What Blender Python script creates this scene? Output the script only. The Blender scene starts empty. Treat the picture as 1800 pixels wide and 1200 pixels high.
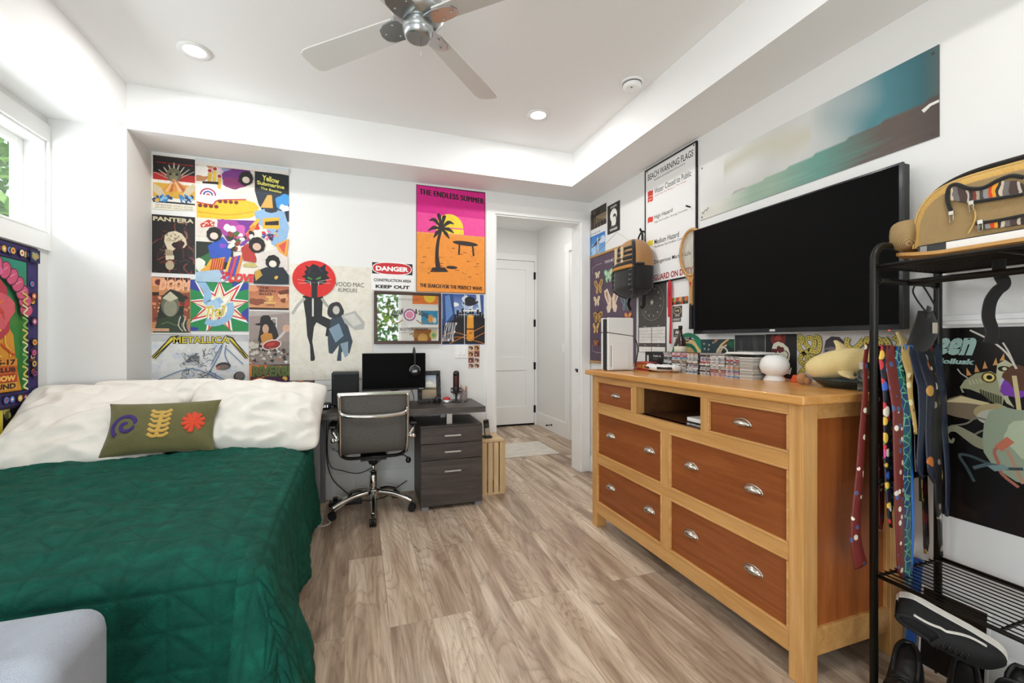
import bpy, math, random
from math import sin, cos, pi, radians, sqrt, hypot
from mathutils import Vector, Matrix, noise
random.seed(7)
SC = bpy.context.scene
COL = SC.collection

# ------------------------------------------------------------------ camera
cam_d = bpy.data.cameras.new('camera')
cam_d.sensor_width = 36.0
cam_d.lens = 768.0 / 1800.0 * 36.0
cam_d.clip_start = 0.05
cam = bpy.data.objects.new('camera', cam_d)
COL.objects.link(cam)
cam.location = (0, 0, 1.27)
cam.rotation_euler = (pi / 2, 0, -0.3368)
SC.camera = cam

# ------------------------------------------------------------------ world, daylight, exposure
SC.view_settings.view_transform = 'Standard'
SC.view_settings.look = 'None'
SC.view_settings.exposure = 0.16
SC.view_settings.gamma = 1.0
SC.view_settings.use_curve_mapping = False
SC.cycles.max_bounces = 12
SC.cycles.diffuse_bounces = 6
SC.cycles.sample_clamp_indirect = 6.0
world = bpy.data.worlds.new('daylight')
SC.world = world
world.use_nodes = True
wn = world.node_tree
bg = wn.nodes['Background']
bg.inputs['Color'].default_value = (0.80, 0.90, 1.0, 1)
bg.inputs['Strength'].default_value = 1.6

def area_light(name, loc, rot, sx, sy, power, color=(1, 1, 1), shape='RECTANGLE'):
    d = bpy.data.lights.new(name, 'AREA')
    d.shape = shape
    d.size = sx
    d.size_y = sy
    d.energy = power
    d.color = color
    o = bpy.data.objects.new(name, d)
    o.location = loc
    o.rotation_euler = rot
    COL.objects.link(o)
    return o

sun_d = bpy.data.lights.new('sun', 'SUN')      # lights the garden side; it comes over the roof and does not reach into the room
sun_d.energy = 3.5
sun_d.angle = radians(2)
sun_o = bpy.data.objects.new('sun', sun_d)
sun_o.rotation_euler = Vector((-0.70, -0.15, -0.70)).to_track_quat('-Z', 'Y').to_euler()
COL.objects.link(sun_o)
# daylight pouring in through the high window on the left and the big window behind the camera
area_light('daylight_high_window', (-2.12, 2.25, 2.24), (0, radians(-108), 0), 0.50, 2.2, 27, (0.91, 0.95, 1.0))
area_light('daylight_rear_window', (-0.78, -2.02, 1.20), (radians(118), 0, 0), 1.62, 2.0, 88, (0.89, 0.945, 1.0))
CAN_POWER = 8.5
CAN_COLOR = (1.0, 0.985, 0.965)

# ------------------------------------------------------------------ helpers: colour and materials
def lin(c):
    return c / 12.92 if c <= 0.04045 else ((c + 0.055) / 1.055) ** 2.4

def rgb(h):
    """'#rrggbb' -> linear rgba"""
    if not isinstance(h, str):
        return tuple(h) if len(h) == 4 else tuple(h) + (1.0,)
    h = h.lstrip('#')
    if len(h) == 3:
        h = ''.join(ch * 2 for ch in h)
    return tuple(lin(int(h[i:i + 2], 16) / 255.0) for i in (0, 2, 4)) + (1.0,)

_mats = {}
def mat(name, color='#808080', rough=0.5, metal=0.0, **k):
    if name in _mats:
        return _mats[name]
    m = bpy.data.materials.new(name)
    m.use_nodes = True
    b = m.node_tree.nodes['Principled BSDF']
    b.inputs['Base Color'].default_value = rgb(color)
    b.inputs['Roughness'].default_value = rough
    b.inputs['Metallic'].default_value = metal
    if 'spec' in k: b.inputs['Specular IOR Level'].default_value = k['spec']
    if 'trans' in k: b.inputs['Transmission Weight'].default_value = k['trans']
    if 'ior' in k: b.inputs['IOR'].default_value = k['ior']
    if 'coat' in k: b.inputs['Coat Weight'].default_value = k['coat']
    if 'sheen' in k: b.inputs['Sheen Weight'].default_value = k['sheen']
    if 'emit' in k:
        b.inputs['Emission Color'].default_value = rgb(k.get('emit_color', color))
        b.inputs['Emission Strength'].default_value = k['emit']
    _mats[name] = m
    return m

class N:
    """tiny node-graph builder on a material"""
    def __init__(s, m):
        s.t = m.node_tree
        s.b = s.t.nodes['Principled BSDF']
    def new(s, kind, **kw):
        n = s.t.nodes.new(kind)
        for a, v in kw.items():
            if a == 'inp':
                for i, x in v.items():
                    n.inputs[i].default_value = x
            else:
                setattr(n, a, v)
        return n
    def link(s, a, b):
        s.t.links.new(a, b)
    def coords(s, scale=(1, 1, 1), rot=(0, 0, 0), out='Object'):
        tc = s.new('ShaderNodeTexCoord')
        mp = s.new('ShaderNodeMapping')
        mp.inputs['Scale'].default_value = scale
        mp.inputs['Rotation'].default_value = rot
        s.link(tc.outputs[out], mp.inputs['Vector'])
        return mp.outputs['Vector']
    def noise(s, vec, scale, detail=4, rough=0.55, dist=0.0):
        n = s.new('ShaderNodeTexNoise')
        n.inputs['Scale'].default_value = scale
        n.inputs['Detail'].default_value = detail
        n.inputs['Roughness'].default_value = rough
        n.inputs['Distortion'].default_value = dist
        s.link(vec, n.inputs['Vector'])
        return n.outputs['Fac']
    def ramp(s, fac, stops):
        r = s.new('ShaderNodeValToRGB')
        els = r.color_ramp.elements
        while len(els) < len(stops):
            els.new(0.5)
        for e, (p, c) in zip(els, stops):
            e.position = p
            e.color = rgb(c)
        s.link(fac, r.inputs['Fac'])
        return r.outputs['Color']
    def mix(s, fac, a, b, mode='MIX'):
        n = s.new('ShaderNodeMix', data_type='RGBA', blend_type=mode)
        for sock, v in ((n.inputs[0], fac), (n.inputs[6], a), (n.inputs[7], b)):
            if hasattr(v, 'is_linked'):
                s.link(v, sock)
            elif isinstance(v, (int, float)):
                sock.default_value = v
            else:
                sock.default_value = rgb(v)
        return n.outputs[2]
    def bump(s, fac, strength=0.2, dist=0.01):
        n = s.new('ShaderNodeBump')
        n.inputs['Strength'].default_value = strength
        n.inputs['Distance'].default_value = dist
        s.link(fac, n.inputs['Height'])
        s.link(n.outputs['Normal'], s.b.inputs['Normal'])
    def color(s, c):
        s.link(c, s.b.inputs['Base Color'])

def wood(name, a, b, c, axis='y', scale=1.0, rough=0.42, **k):
    """streaky procedural wood, grain running along the given axis"""
    if name in _mats:
        return _mats[name]
    m = mat(name, b, rough, **k)
    g = N(m)
    hi, lo = 14 * scale, 0.9 * scale
    sc = {'x': (lo, hi, hi), 'y': (hi, lo, hi), 'z': (hi, hi, lo)}[axis]
    v = g.coords(sc)
    n1 = g.noise(v, 1.6, 6, 0.62, 0.8)
    col = g.ramp(n1, [(0.28, a), (0.52, b), (0.78, c)])
    v2 = g.coords(tuple(x * 5 for x in sc))
    n2 = g.noise(v2, 2.0, 3, 0.6)
    col = g.mix(g.ramp(n2, [(0.42, '#000000'), (0.62, '#ffffff')]), g.mix(0.25, col, a), col)
    g.color(col)
    g.bump(n2, 0.06, 0.004)
    return m

def fabric(name, color, scale=500, rough=0.9, strength=0.25, vary=None, sheen=0.2):
    if name in _mats:
        return _mats[name]
    m = mat(name, color, rough, sheen=sheen)
    g = N(m)
    v = g.coords((1, 1, 1))
    n = g.noise(v, scale, 2, 0.6)
    if vary:
        n2 = g.noise(v, 9, 4, 0.6)
        g.color(g.mix(g.ramp(n, [(0.35, '#000000'), (0.65, '#ffffff')]), g.mix(g.ramp(n2, [(0.3, '#000000'), (0.7, '#ffffff')]), color, vary), color))
    g.bump(n, strength, 0.002)
    return m

# ------------------------------------------------------------------ helpers: mesh building
class MB:
    """collects shapes into ONE mesh; every face has a material slot, a smooth flag and a flat colour"""
    def __init__(s):
        s.v = []; s.f = []; s.m = []; s.sm = []; s.c = []
        s.mi = 0; s.col = None; s.M = None
    def put(s, vs, fs, smooth=False, cols=None):
        o = len(s.v)
        if s.M is not None:
            vs = [s.M @ Vector(p) for p in vs]
        s.v.extend([tuple(p) for p in vs])
        for i, f in enumerate(fs):
            s.f.append([o + k for k in f])
            s.m.append(s.mi); s.sm.append(smooth)
            s.c.append(cols[i] if cols else s.col)
        return s
    def box(s, x0, x1, y0, y1, z0, z1):
        vs = [(x, y, z) for z in (z0, z1) for y in (y0, y1) for x in (x0, x1)]
        return s.put(vs, [(0, 2, 3, 1), (4, 5, 7, 6), (0, 1, 5, 4), (2, 6, 7, 3), (0, 4, 6, 2), (1, 3, 7, 5)])
    def bar(s, p, q, w, h, up=(0, 0, 1)):
        """rectangular bar from p to q"""
        p, q = Vector(p), Vector(q)
        d = (q - p).normalized(); u = Vector(up)
        if abs(d.dot(u)) > 0.98: u = Vector((1, 0, 0))
        a = d.cross(u).normalized(); b = a.cross(d)
        vs = []
        for c in (p, q):
            for i, j in ((-1, -1), (1, -1), (1, 1), (-1, 1)):
                vs.append(c + a * i * w / 2 + b * j * h / 2)
        return s.put(vs, [(3, 2, 1, 0), (4, 5, 6, 7), (0, 1, 5, 4), (1, 2, 6, 5), (2, 3, 7, 6), (3, 0, 4, 7)])
    def tube(s, pts, r, seg=10, closed=False, caps=True, smooth=True, flat=1.0, up=None):
        pts = [Vector(p) for p in pts]
        n = len(pts)
        rs = r if isinstance(r, (list, tuple)) else [r] * n
        vs = []; prev = None
        for i, p in enumerate(pts):
            if closed:
                t = pts[(i + 1) % n] - pts[i - 1]
            else:
                t = pts[min(i + 1, n - 1)] - pts[max(i - 1, 0)]
            if t.length < 1e-9: t = Vector((0, 0, 1))
            t.normalize()
            if up is not None:
                a = t.cross(Vector(up))
                if a.length < 1e-4: a = prev if prev is not None else Vector((1, 0, 0))
            elif prev is None:
                a = t.cross(Vector((0, 0, 1)))
                if a.length < 1e-3: a = t.cross(Vector((1, 0, 0)))
            else:
                a = prev - t * prev.dot(t)
                if a.length < 1e-6: a = t.cross(Vector((1, 0, 0)))
            a.normalize(); prev = a
            b = t.cross(a)
            for k in range(seg):
                an = 2 * pi * k / seg
                vs.append(p + (a * cos(an) + b * sin(an) * flat) * rs[i])
        fs = []
        for i in range(n if closed else n - 1):
            j = (i + 1) % n
            for k in range(seg):
                l = (k + 1) % seg
                fs.append((i * seg + k, i * seg + l, j * seg + l, j * seg + k))
        s.put(vs, fs, smooth)
        if caps and not closed:
            o = len(s.v) - len(vs)
            for ring, rev in ((0, True), (n - 1, False)):
                f = [o + ring * seg + k for k in range(seg)]
                s.f.append(f[::-1] if rev else f); s.m.append(s.mi); s.sm.append(False); s.c.append(s.col)
        return s
    def cyl(s, p, q, r, seg=20, r2=None, smooth=True):
        return s.tube([p, q], [r, r if r2 is None else r2], seg, smooth=smooth)
    def lathe(s, prof, c=(0, 0, 0), axis=(0, 0, 1), seg=24, smooth=True, flat=(1, 1), caps=True):
        """profile [(radius, height)] spun round the axis through c"""
        ax = Vector(axis).normalized()
        a = ax.cross(Vector((0, 1, 0)))
        if a.length < 1e-3: a = Vector((1, 0, 0))
        a.normalize(); b = ax.cross(a); c = Vector(c)
        vs = []
        for r, h in prof:
            for k in range(seg):
                an = 2 * pi * k / seg
                vs.append(c + ax * h + (a * cos(an) * flat[0] + b * sin(an) * flat[1]) * max(r, 1e-5))
        fs = []
        for i in range(len(prof) - 1):
            for k in range(seg):
                l = (k + 1) % seg
                fs.append((i * seg + k, i * seg + l, (i + 1) * seg + l, (i + 1) * seg + k))
        s.put(vs, fs, smooth)
        o = len(s.v) - len(vs)
        for ring, rev in ((0, True), (len(prof) - 1, False)) if caps else ():
            f = [o + ring * seg + k for k in range(seg)]
            s.f.append(f[::-1] if rev else f); s.m.append(s.mi); s.sm.append(False); s.c.append(s.col)
        return s
    def ball(s, c, rx, ry=None, rz=None, seg=20, rings=12, e=1.0):
        ry = rx if ry is None else ry; rz = rx if rz is None else rz
        sg = lambda x, p: math.copysign(abs(x) ** p, x)
        vs = [(c[0], c[1], c[2] - rz)]
        for i in range(1, rings):
            th = pi * i / rings - pi / 2
            for k in range(seg):
                an = 2 * pi * k / seg
                vs.append((c[0] + rx * sg(cos(th), e) * sg(cos(an), e), c[1] + ry * sg(cos(th), e) * sg(sin(an), e), c[2] + rz * sg(sin(th), e)))
        vs.append((c[0], c[1], c[2] + rz))
        fs = []
        for k in range(seg):
            l = (k + 1) % seg
            fs.append((0, 1 + l, 1 + k))
            for i in range(rings - 2):
                a = 1 + i * seg
                fs.append((a + k, a + l, a + seg + l, a + seg + k))
            fs.append((1 + (rings - 2) * seg + k, 1 + (rings - 2) * seg + l, len(vs) - 1))
        return s.put(vs, fs, True)
    def grid(s, fn, nu, nv, smooth=True, closed_u=False):
        vs = [fn(i / nu, j / nv) for j in range(nv + 1) for i in range(nu + 1)]
        fs = []
        for j in range(nv):
            for i in range(nu):
                a = j * (nu + 1) + i
                fs.append((a, a + 1, a + nu + 2, a + nu + 1))
        return s.put(vs, fs, smooth)
    def prism(s, poly, axis, t0, t1):
        """extrude a 2-D polygon; axis 'x': poly is (y,z); 'y': (x,z); 'z': (x,y)"""
        mk = {'x': lambda a, b, t: (t, a, b), 'y': lambda a, b, t: (a, t, b), 'z': lambda a, b, t: (a, b, t)}[axis]
        n = len(poly)
        vs = [mk(a, b, t0) for a, b in poly] + [mk(a, b, t1) for a, b in poly]
        fs = [tuple(range(n))[::-1], tuple(range(n, 2 * n))]
        for i in range(n):
            j = (i + 1) % n
            fs.append((i, j, n + j, n + i))
        return s.put(vs, fs)
    def mesh(s, name, mats):
        me = bpy.data.meshes.new(name)
        me.from_pydata(s.v, [], s.f)
        for m in (mats if isinstance(mats, (list, tuple)) else [mats]):
            me.materials.append(m)
        me.polygons.foreach_set('material_index', s.m)
        me.polygons.foreach_set('use_smooth', s.sm)
        if any(c is not None for c in s.c):
            at = me.color_attributes.new('ink', 'FLOAT_COLOR', 'CORNER')
            data = []
            for p, c in zip(me.polygons, s.c):
                c = c if c is not None else (0.5, 0.5, 0.5, 1)
                if isinstance(c[0], (tuple, list)):
                    for k in c: data.extend(k)
                else:
                    data.extend(list(c) * p.loop_total)
            at.data.foreach_set('color', data)
        me.update()
        return me

def obj(name, mb, mats, parent=None, bevel=0, seg=2, subsurf=0, solid=0, fix=True):
    """link a mesh (built in world space unless the parent was made local) as one object"""
    me = mb.mesh(name, mats)
    if fix:
        import bmesh
        bm = bmesh.new(); bm.from_mesh(me)
        bmesh.ops.recalc_face_normals(bm, faces=bm.faces)
        bm.to_mesh(me); bm.free()
    o = bpy.data.objects.new(name, me)
    COL.objects.link(o)
    if parent is not None:
        o.parent = parent
        if not parent.get('_local') and parent.type == 'EMPTY':
            o.matrix_parent_inverse = Matrix.LocRotScale(parent.location, parent.rotation_euler, None).inverted()
    if solid:
        md = o.modifiers.new('thick', 'SOLIDIFY'); md.thickness = solid; md.offset = 0
    if bevel:
        md = o.modifiers.new('edges', 'BEVEL'); md.width = bevel; md.segments = seg
        md.limit_method = 'ANGLE'; md.angle_limit = radians(40)
        if seg >= 3:
            md.harden_normals = True
            me.polygons.foreach_set('use_smooth', [True] * len(me.polygons))
    if subsurf:
        md = o.modifiers.new('smooth', 'SUBSURF'); md.levels = subsurf; md.render_levels = subsurf
    return o

def tag(o, label, cat, group=None, kind=None):
    if label: o['label'] = label
    if cat: o['category'] = cat
    if group: o['group'] = group
    if kind: o['kind'] = kind
    return o

_locals = []
def thing(name, label, cat, loc=(0, 0, 0), rot=(0, 0, 0), group=None, local=False):
    o = bpy.data.objects.new(name, None)
    o.empty_display_size = 0.05
    COL.objects.link(o)
    o.location = loc; o.rotation_euler = rot
    tag(o, label, cat, group)
    if local:
        o['_local'] = 1; _locals.append(o)
    return o

def struct(name, mb, m, bevel=0):
    o = obj(name, mb, m, bevel=bevel)
    o['kind'] = 'structure'
    return o

def dup(root, loc, rot=None, label=None, group=None):
    r = root.copy(); COL.objects.link(r)
    r.location = loc
    if rot is not None: r.rotation_euler = rot
    if label: r['label'] = label
    if group: r['group'] = group
    for ch in list(root.children):
        c = ch.copy(); COL.objects.link(c); c.parent = r
        for g in list(ch.children):
            d = g.copy(); COL.objects.link(d); d.parent = c
    return r

def arc(c, r, a0, a1, n, plane='xz'):
    out = []
    for i in range(n + 1):
        a = a0 + (a1 - a0) * i / n
        u, v = r * cos(a), r * sin(a)
        out.append({'xz': (c[0] + u, c[1], c[2] + v), 'xy': (c[0] + u, c[1] + v, c[2]), 'yz': (c[0], c[1] + u, c[2] + v)}[plane])
    return out

def smooth_path(pts, n=8):
    """Catmull-Rom through the points"""
    P = [Vector(p) for p in pts]; out = []
    for i in range(len(P) - 1):
        p0 = P[max(i - 1, 0)]; p1 = P[i]; p2 = P[i + 1]; p3 = P[min(i + 2, len(P) - 1)]
        for k in range(n):
            t = k / n
            out.append(0.5 * ((2 * p1) + (p2 - p0) * t + (2 * p0 - 5 * p1 + 4 * p2 - p3) * t * t + (3 * p1 - p0 - 3 * p2 + p3) * t ** 3))
    out.append(P[-1])
    return out

# ------------------------------------------------------------------ helpers: printed sheets (posters, labels, signs)
def print_mat(name, rough, coat=0.0, worn=0.45):
    m = mat(name, '#ffffff', rough, coat=coat)
    if len(m.node_tree.nodes) < 3:
        g = N(m)
        a = g.new('ShaderNodeAttribute', attribute_name='ink')
        v = g.coords()
        grain = g.ramp(g.noise(v, 28, 6, 0.6, 0.6), [(0.30, '#dcdcda'), (0.50, '#fafafa'), (0.62, '#ffffff')])
        g.color(g.mix(worn, a.outputs['Color'], grain, 'MULTIPLY'))
    return m
PAPER = print_mat('printed_paper', 0.55)
GLOSSY = print_mat('glossy_print', 0.25, worn=0.0)
SMOOTH = print_mat('smooth_print', 0.5, worn=0.0)

_glyphs = {}
def glyphs(s, bold=0.0, space=1.0):
    key = (s, bold, space)
    if key not in _glyphs:
        cu = bpy.data.curves.new('lettering', 'FONT')
        cu.body = s; cu.size = 1.0; cu.offset = bold; cu.space_character = space
        cu.resolution_u = 3
        o = bpy.data.objects.new('lettering', cu)
        me = o.to_mesh()
        vs = [(v.co.x, v.co.y) for v in me.vertices]
        fs = [tuple(p.vertices) for p in me.polygons]
        o.to_mesh_clear()
        bpy.data.objects.remove(o); bpy.data.curves.remove(cu)
        x0 = min(v[0] for v in vs); x1 = max(v[0] for v in vs); y0 = min(v[1] for v in vs); y1 = max(v[1] for v in vs)
        _glyphs[key] = ([((x - x0) / (x1 - x0), (y - y0) / (y1 - y0)) for x, y in vs], fs, (x1 - x0) / (y1 - y0))
    return _glyphs[key]

class Art:
    """a sheet with printed shapes; u runs 0..1 left to right, v runs 0..1 top to bottom"""
    def __init__(s, w, h, base, thick=0.0012, step=0.00005):
        s.w, s.h, s.z, s.step = w, h, 0.0, step
        s.mb = MB()
        s.mb.col = rgb(base)
        s.mb.box(0, w, -h, 0, -thick, 0)
    def _p(s, u, v):
        return (u * s.w, -v * s.h, s.z)
    free = False
    def _clip(s, pts):
        """cut a polygon at the edges of the sheet"""
        if s.free: return pts
        for ax, lim, sg in ((0, 0.0, 1), (0, 1.0, -1), (1, 0.0, 1), (1, 1.0, -1)):
            out = []
            for i, p in enumerate(pts):
                q = pts[i - 1]
                a, b = (q[ax] - lim) * sg, (p[ax] - lim) * sg
                if (a < 0) != (b < 0):
                    t = a / (a - b); out.append((q[0] + (p[0] - q[0]) * t, q[1] + (p[1] - q[1]) * t))
                if b >= 0: out.append(p)
            pts = out
            if len(pts) < 3: return []
        return pts
    def poly(s, pts, c, lift=True):
        pts = s._clip(list(pts))
        if len(pts) < 3: return s
        if lift: s.z += s.step
        s.mb.col = rgb(c)
        s.mb.put([s._p(u, v) for u, v in pts], [tuple(range(len(pts)))])
        return s
    def grad(s, u0, u1, v0, v1, top, bot, n=8, side=False):
        s.z += s.step
        a, b = rgb(top), rgb(bot)
        for i in range(n):
            f0, f1 = i / n, (i + 1) / n
            ca = tuple(a[k] + (b[k] - a[k]) * f0 for k in range(4)); cb = tuple(a[k] + (b[k] - a[k]) * f1 for k in range(4))
            if side:
                q = [(u0 + (u1 - u0) * f0, v1), (u0 + (u1 - u0) * f1, v1), (u0 + (u1 - u0) * f1, v0), (u0 + (u1 - u0) * f0, v0)]
                cc = [ca, cb, cb, ca]
            else:
                q = [(u0, v0 + (v1 - v0) * f1), (u1, v0 + (v1 - v0) * f1), (u1, v0 + (v1 - v0) * f0), (u0, v0 + (v1 - v0) * f0)]
                cc = [cb, cb, ca, ca]
            s.mb.put([s._p(*p) for p in q], [(0, 1, 2, 3)], cols=[cc])
        return s
    def rect(s, u0, u1, v0, v1, c):
        return s.poly([(u0, v1), (u1, v1), (u1, v0), (u0, v0)], c)
    def disc(s, u, v, r, c, ry=None, n=28, a0=0.0, a1=2 * pi, rot=0.0):
        """r in metres"""
        ry = r if ry is None else ry
        pts = []
        for i in range(n + (1 if a1 - a0 < 6.28 else 0)):
            a = a0 + (a1 - a0) * i / n
            x, y = r * cos(a), ry * sin(a)
            x, y = x * cos(rot) - y * sin(rot), x * sin(rot) + y * cos(rot)
            pts.append((u + x / s.w, v - y / s.h))
        return s.poly(pts, c)
    def ring(s, u, v, r, t, c, n=32, a0=0.0, a1=2 * pi, ry=None):
        ry = r if ry is None else ry
        s.z += s.step; s.mb.col = rgb(c)
        for i in range(n):
            q = []
            for a, k in ((i, 0), (i + 1, 0), (i + 1, 1), (i, 1)):
                an = a0 + (a1 - a0) * a / n
                q.append(s._p(u + (r - t * k) * cos(an) / s.w, v - (ry - t * k) * sin(an) / s.h))
            s.mb.put(q, [(0, 1, 2, 3)])
        return s
    def stroke(s, pts, t, c, taper=None, sm=0):
        """line of width t metres through (u,v) points; a list of t tapers it"""
        P = [Vector((u * s.w, -v * s.h, 0)) for u, v in pts]
        if sm: P = smooth_path(P, sm)
        s.z += s.step; s.mb.col = rgb(c)
        n = len(P)
        L = []; R = []
        for i, p in enumerate(P):
            d = P[min(i + 1, n - 1)] - P[max(i - 1, 0)]
            if d.length < 1e-9: d = Vector((1, 0, 0))
            d.normalize(); nn = Vector((-d.y, d.x, 0))
            f = i / max(1, n - 1)
            if isinstance(t, (list, tuple)):
                x = f * (len(t) - 1); k = min(int(x), len(t) - 2)
                tt = t[k] + (t[k + 1] - t[k]) * (x - k)
            else:
                tt = t
            L.append(p + nn * tt / 2 + Vector((0, 0, s.z))); R.append(p - nn * tt / 2 + Vector((0, 0, s.z)))
        for i in range(n - 1):
            q = s._clip([(p.x / s.w, -p.y / s.h) for p in (R[i], R[i + 1], L[i + 1], L[i])])
            if len(q) > 2: s.mb.put([s._p(*p) for p in q], [tuple(range(len(q)))])
        return s
    def blob(s, u, v, r, c, seed=0, k=0.35, n=18, ry=None):
        ry = r if ry is None else ry
        pts = []
        rnd = random.Random(seed)
        ph = [rnd.uniform(0, 6.28) for _ in range(3)]
        for i in range(n):
            a = 2 * pi * i / n
            q = 1 + k * (0.5 * sin(2 * a + ph[0]) + 0.3 * sin(3 * a + ph[1]) + 0.25 * sin(5 * a + ph[2]))
            pts.append((u + r * q * cos(a) / s.w, v - ry * q * sin(a) / s.h))
        return s.poly(pts, c)
    def star(s, u, v, r0, r1, n, c, rot=0.0):
        pts = []
        for i in range(2 * n):
            a = pi * i / n + rot; r = r0 if i % 2 == 0 else r1
            pts.append((u + r * cos(a) / s.w, v - r * sin(a) / s.h))
        return s.poly(pts, c)
    def text(s, t, u0, u1, v0, v1, c, bold=0.0, shear=0.0, space=1.0, bend=0.0, slope=0.0, heavy=0.0):
        """lettering stretched to fill the box u0..u1, v0..v1; heavy thickens the strokes sideways"""
        if heavy:
            for k in (-1, 1): s.text(t, u0 + k * heavy, u1 + k * heavy, v0, v1, c, bold, shear, space, bend, slope)
        vs, fs, asp = glyphs(t, bold, space)
        s.z += s.step; s.mb.col = rgb(c)
        P = []
        for x, y in vs:
            u = u0 + (u1 - u0) * x; v = v1 + (v0 - v1) * y
            v += bend * (2 * x - 1) ** 2 + slope * (x - 0.5)
            u += shear * (y - 0.5) * (v1 - v0) * s.h / s.w
            P.append(s._p(u, v))
        s.mb.put(P, fs)
        return s
    def textc(s, t, u, v, h, c, bold=0.0, asp=1.0, **k):
        """centred lettering of height h (fraction of the sheet), natural width times asp"""
        a = glyphs(t, bold, k.get('space', 1.0))[2] * asp * h * s.h / s.w
        return s.text(t, u - a / 2, u + a / 2, v - h / 2, v + h / 2, c, bold, **k)
    def textl(s, t, u, v, h, c, bold=0.0, asp=1.0, **k):
        a = glyphs(t, bold, k.get('space', 1.0))[2] * asp * h * s.h / s.w
        return s.text(t, u, u + a, v - h / 2, v + h / 2, c, bold, **k)
    def place(s, name, origin, uax, vax, m=None, parent=None, bend=None):
        """origin = top-left corner in the room, uax to the right, vax = up"""
        U, V = Vector(uax), Vector(vax); W = U.cross(V)
        o = Vector(origin)
        out = []
        for x, y, z in s.mb.v:
            if bend: z += bend(x / s.w, -y / s.h)
            out.append(tuple(o + U * x + V * y + W * z))
        s.mb.v = out
        return obj(name, s.mb, m or PAPER, parent, fix=False)

BACK_U, RIGHT_U, LEFT_U, UP = (1, 0, 0), (0, -1, 0), (0, 1, 0), (0, 0, 1)
# ------------------------------------------------------------------ measured points on the walls (photo frame 1800 x 1200 -> room)
_CA, _SA, _F, _H = cos(0.3368), sin(0.3368), 768.0, 1.27
def on_y(u, v, y):
    r, up = (u - 900) / _F, (600 - v) / _F
    t = y / (_CA - _SA * r); return (t * (_CA * r + _SA), _H + t * up)      # (x, z)
def on_x(u, v, x):
    r, up = (u - 900) / _F, (600 - v) / _F
    t = x / (_CA * r + _SA); return (t * (_CA - _SA * r), _H + t * up)      # (y, z)
def on_z(u, v, z):
    r, up = (u - 900) / _F, (600 - v) / _F
    t = (z - _H) / up; return (t * (_CA * r + _SA), t * (_CA - _SA * r))    # (x, y)

class WallArt(Art):
    """a printed sheet on a wall; shapes are given by the points measured on the photograph of that wall"""
    def __init__(s, wall, u0, v0, u1, v1, base, off=0.0005, thick=0.0012, **k):
        s.wall = wall; s.d = {'back': 3.807, 'right': 2.149, 'left': -1.795}[wall]
        a, b = s.m(u0, v0), s.m(u1, v1)
        if k.get('z'): a, b = (a[0], k['z'][0]), (b[0], k['z'][1])
        s.a0, s.a1, s.z1, s.z0 = a[0], b[0], a[1], b[1]
        s.off = off + thick
        Art.__init__(s, abs(b[0] - a[0]), a[1] - b[1], base, thick)
    def m(s, u, v):
        return on_y(u, v, s.d) if s.wall == 'back' else on_x(u, v, s.d)
    def q(s, u, v):
        a, z = s.m(u, v)
        return ((a - s.a0) / (s.a1 - s.a0), (s.z1 - z) / (s.z1 - s.z0))
    def P(s, pts, c): return s.poly([s.q(*p) for p in pts], c)
    def S(s, pts, t, c, sm=0): return s.stroke([s.q(*p) for p in pts], t, c, sm=sm)
    def D(s, u, v, r, c, ry=None, rot=0.0): return s.disc(*s.q(u, v), r, c, ry, rot=rot)
    def B(s, u, v, r, c, seed=0, k=0.35, ry=None, n=18): return s.blob(*s.q(u, v), r, c, seed, k, n, ry)
    def R(s, u0, v0, u1, v1, c):
        a, b = s.q(u0, v0), s.q(u1, v1); return s.rect(a[0], b[0], a[1], b[1], c)
    def T(s, t, u0, v0, u1, v1, c, bold=0.0, **k):
        a, b = s.q(u0, v0), s.q(u1, v1); return s.text(t, a[0], b[0], a[1], b[1], c, bold, **k)
    def hang(s, name, label, cat, group=None, m=None, bend=None):
        if s.wall == 'back': o, u = (s.a0, s.d - s.off, s.z1), BACK_U
        elif s.wall == 'right': o, u = (s.d - s.off, s.a0, s.z1), RIGHT_U
        else: o, u = (s.d + s.off, s.a0, s.z1), LEFT_U
        return tag(s.place(name, o, u, UP, m, bend=bend), label, cat, group)
# ================================================================== THE SETTING
XL, XR, YB, YR = -1.795, 2.149, 3.807, -1.42      # room walls
ZS, ZC = 2.6325, 2.9224                            # soffit and ceiling heights
TX0, TX1, TY1, TY0 = -1.4032, 1.7693, 3.4541, -1.0 # raised part of the ceiling
WALL = mat('white_wall_paint', '#e6e6e4', 0.6)
g = N(WALL); g.bump(g.noise(g.coords(), 180, 3, 0.6), 0.03, 0.002)
CEIL = mat('white_ceiling_paint', '#f4f4f3', 0.7)
TRIM = mat('white_gloss_trim', '#f0f0ee', 0.3)
DOORM = mat('white_door_paint', '#eeeeec', 0.35)
BLACKM = mat('black_metal', '#101010', 0.4, 0.6)

# floor: grey-brown oak planks running from the camera towards the hall
FLOOR = mat('oak_plank_floor', '#a8917a', 0.42, spec=0.4)
g = N(FLOOR)
tc = g.new('ShaderNodeTexCoord')
mp = g.new('ShaderNodeMapping'); mp.inputs['Rotation'].default_value = (0, 0, radians(90)); mp.inputs['Location'].default_value = (0.31, 0.055, 0)
g.link(tc.outputs['Object'], mp.inputs['Vector'])
br = g.new('ShaderNodeTexBrick', offset=0.41, offset_frequency=3)
br.inputs['Scale'].default_value = 1.0
br.inputs['Brick Width'].default_value = 1.7; br.inputs['Row Height'].default_value = 0.185
br.inputs['Mortar Size'].default_value = 0.0012; br.inputs['Mortar Smooth'].default_value = 0.1
br.inputs['Color1'].default_value = (0, 0, 0, 1); br.inputs['Color2'].default_value = (1, 1, 1, 1); br.inputs['Mortar'].default_value = (0.5, 0.5, 0.5, 1)
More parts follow.
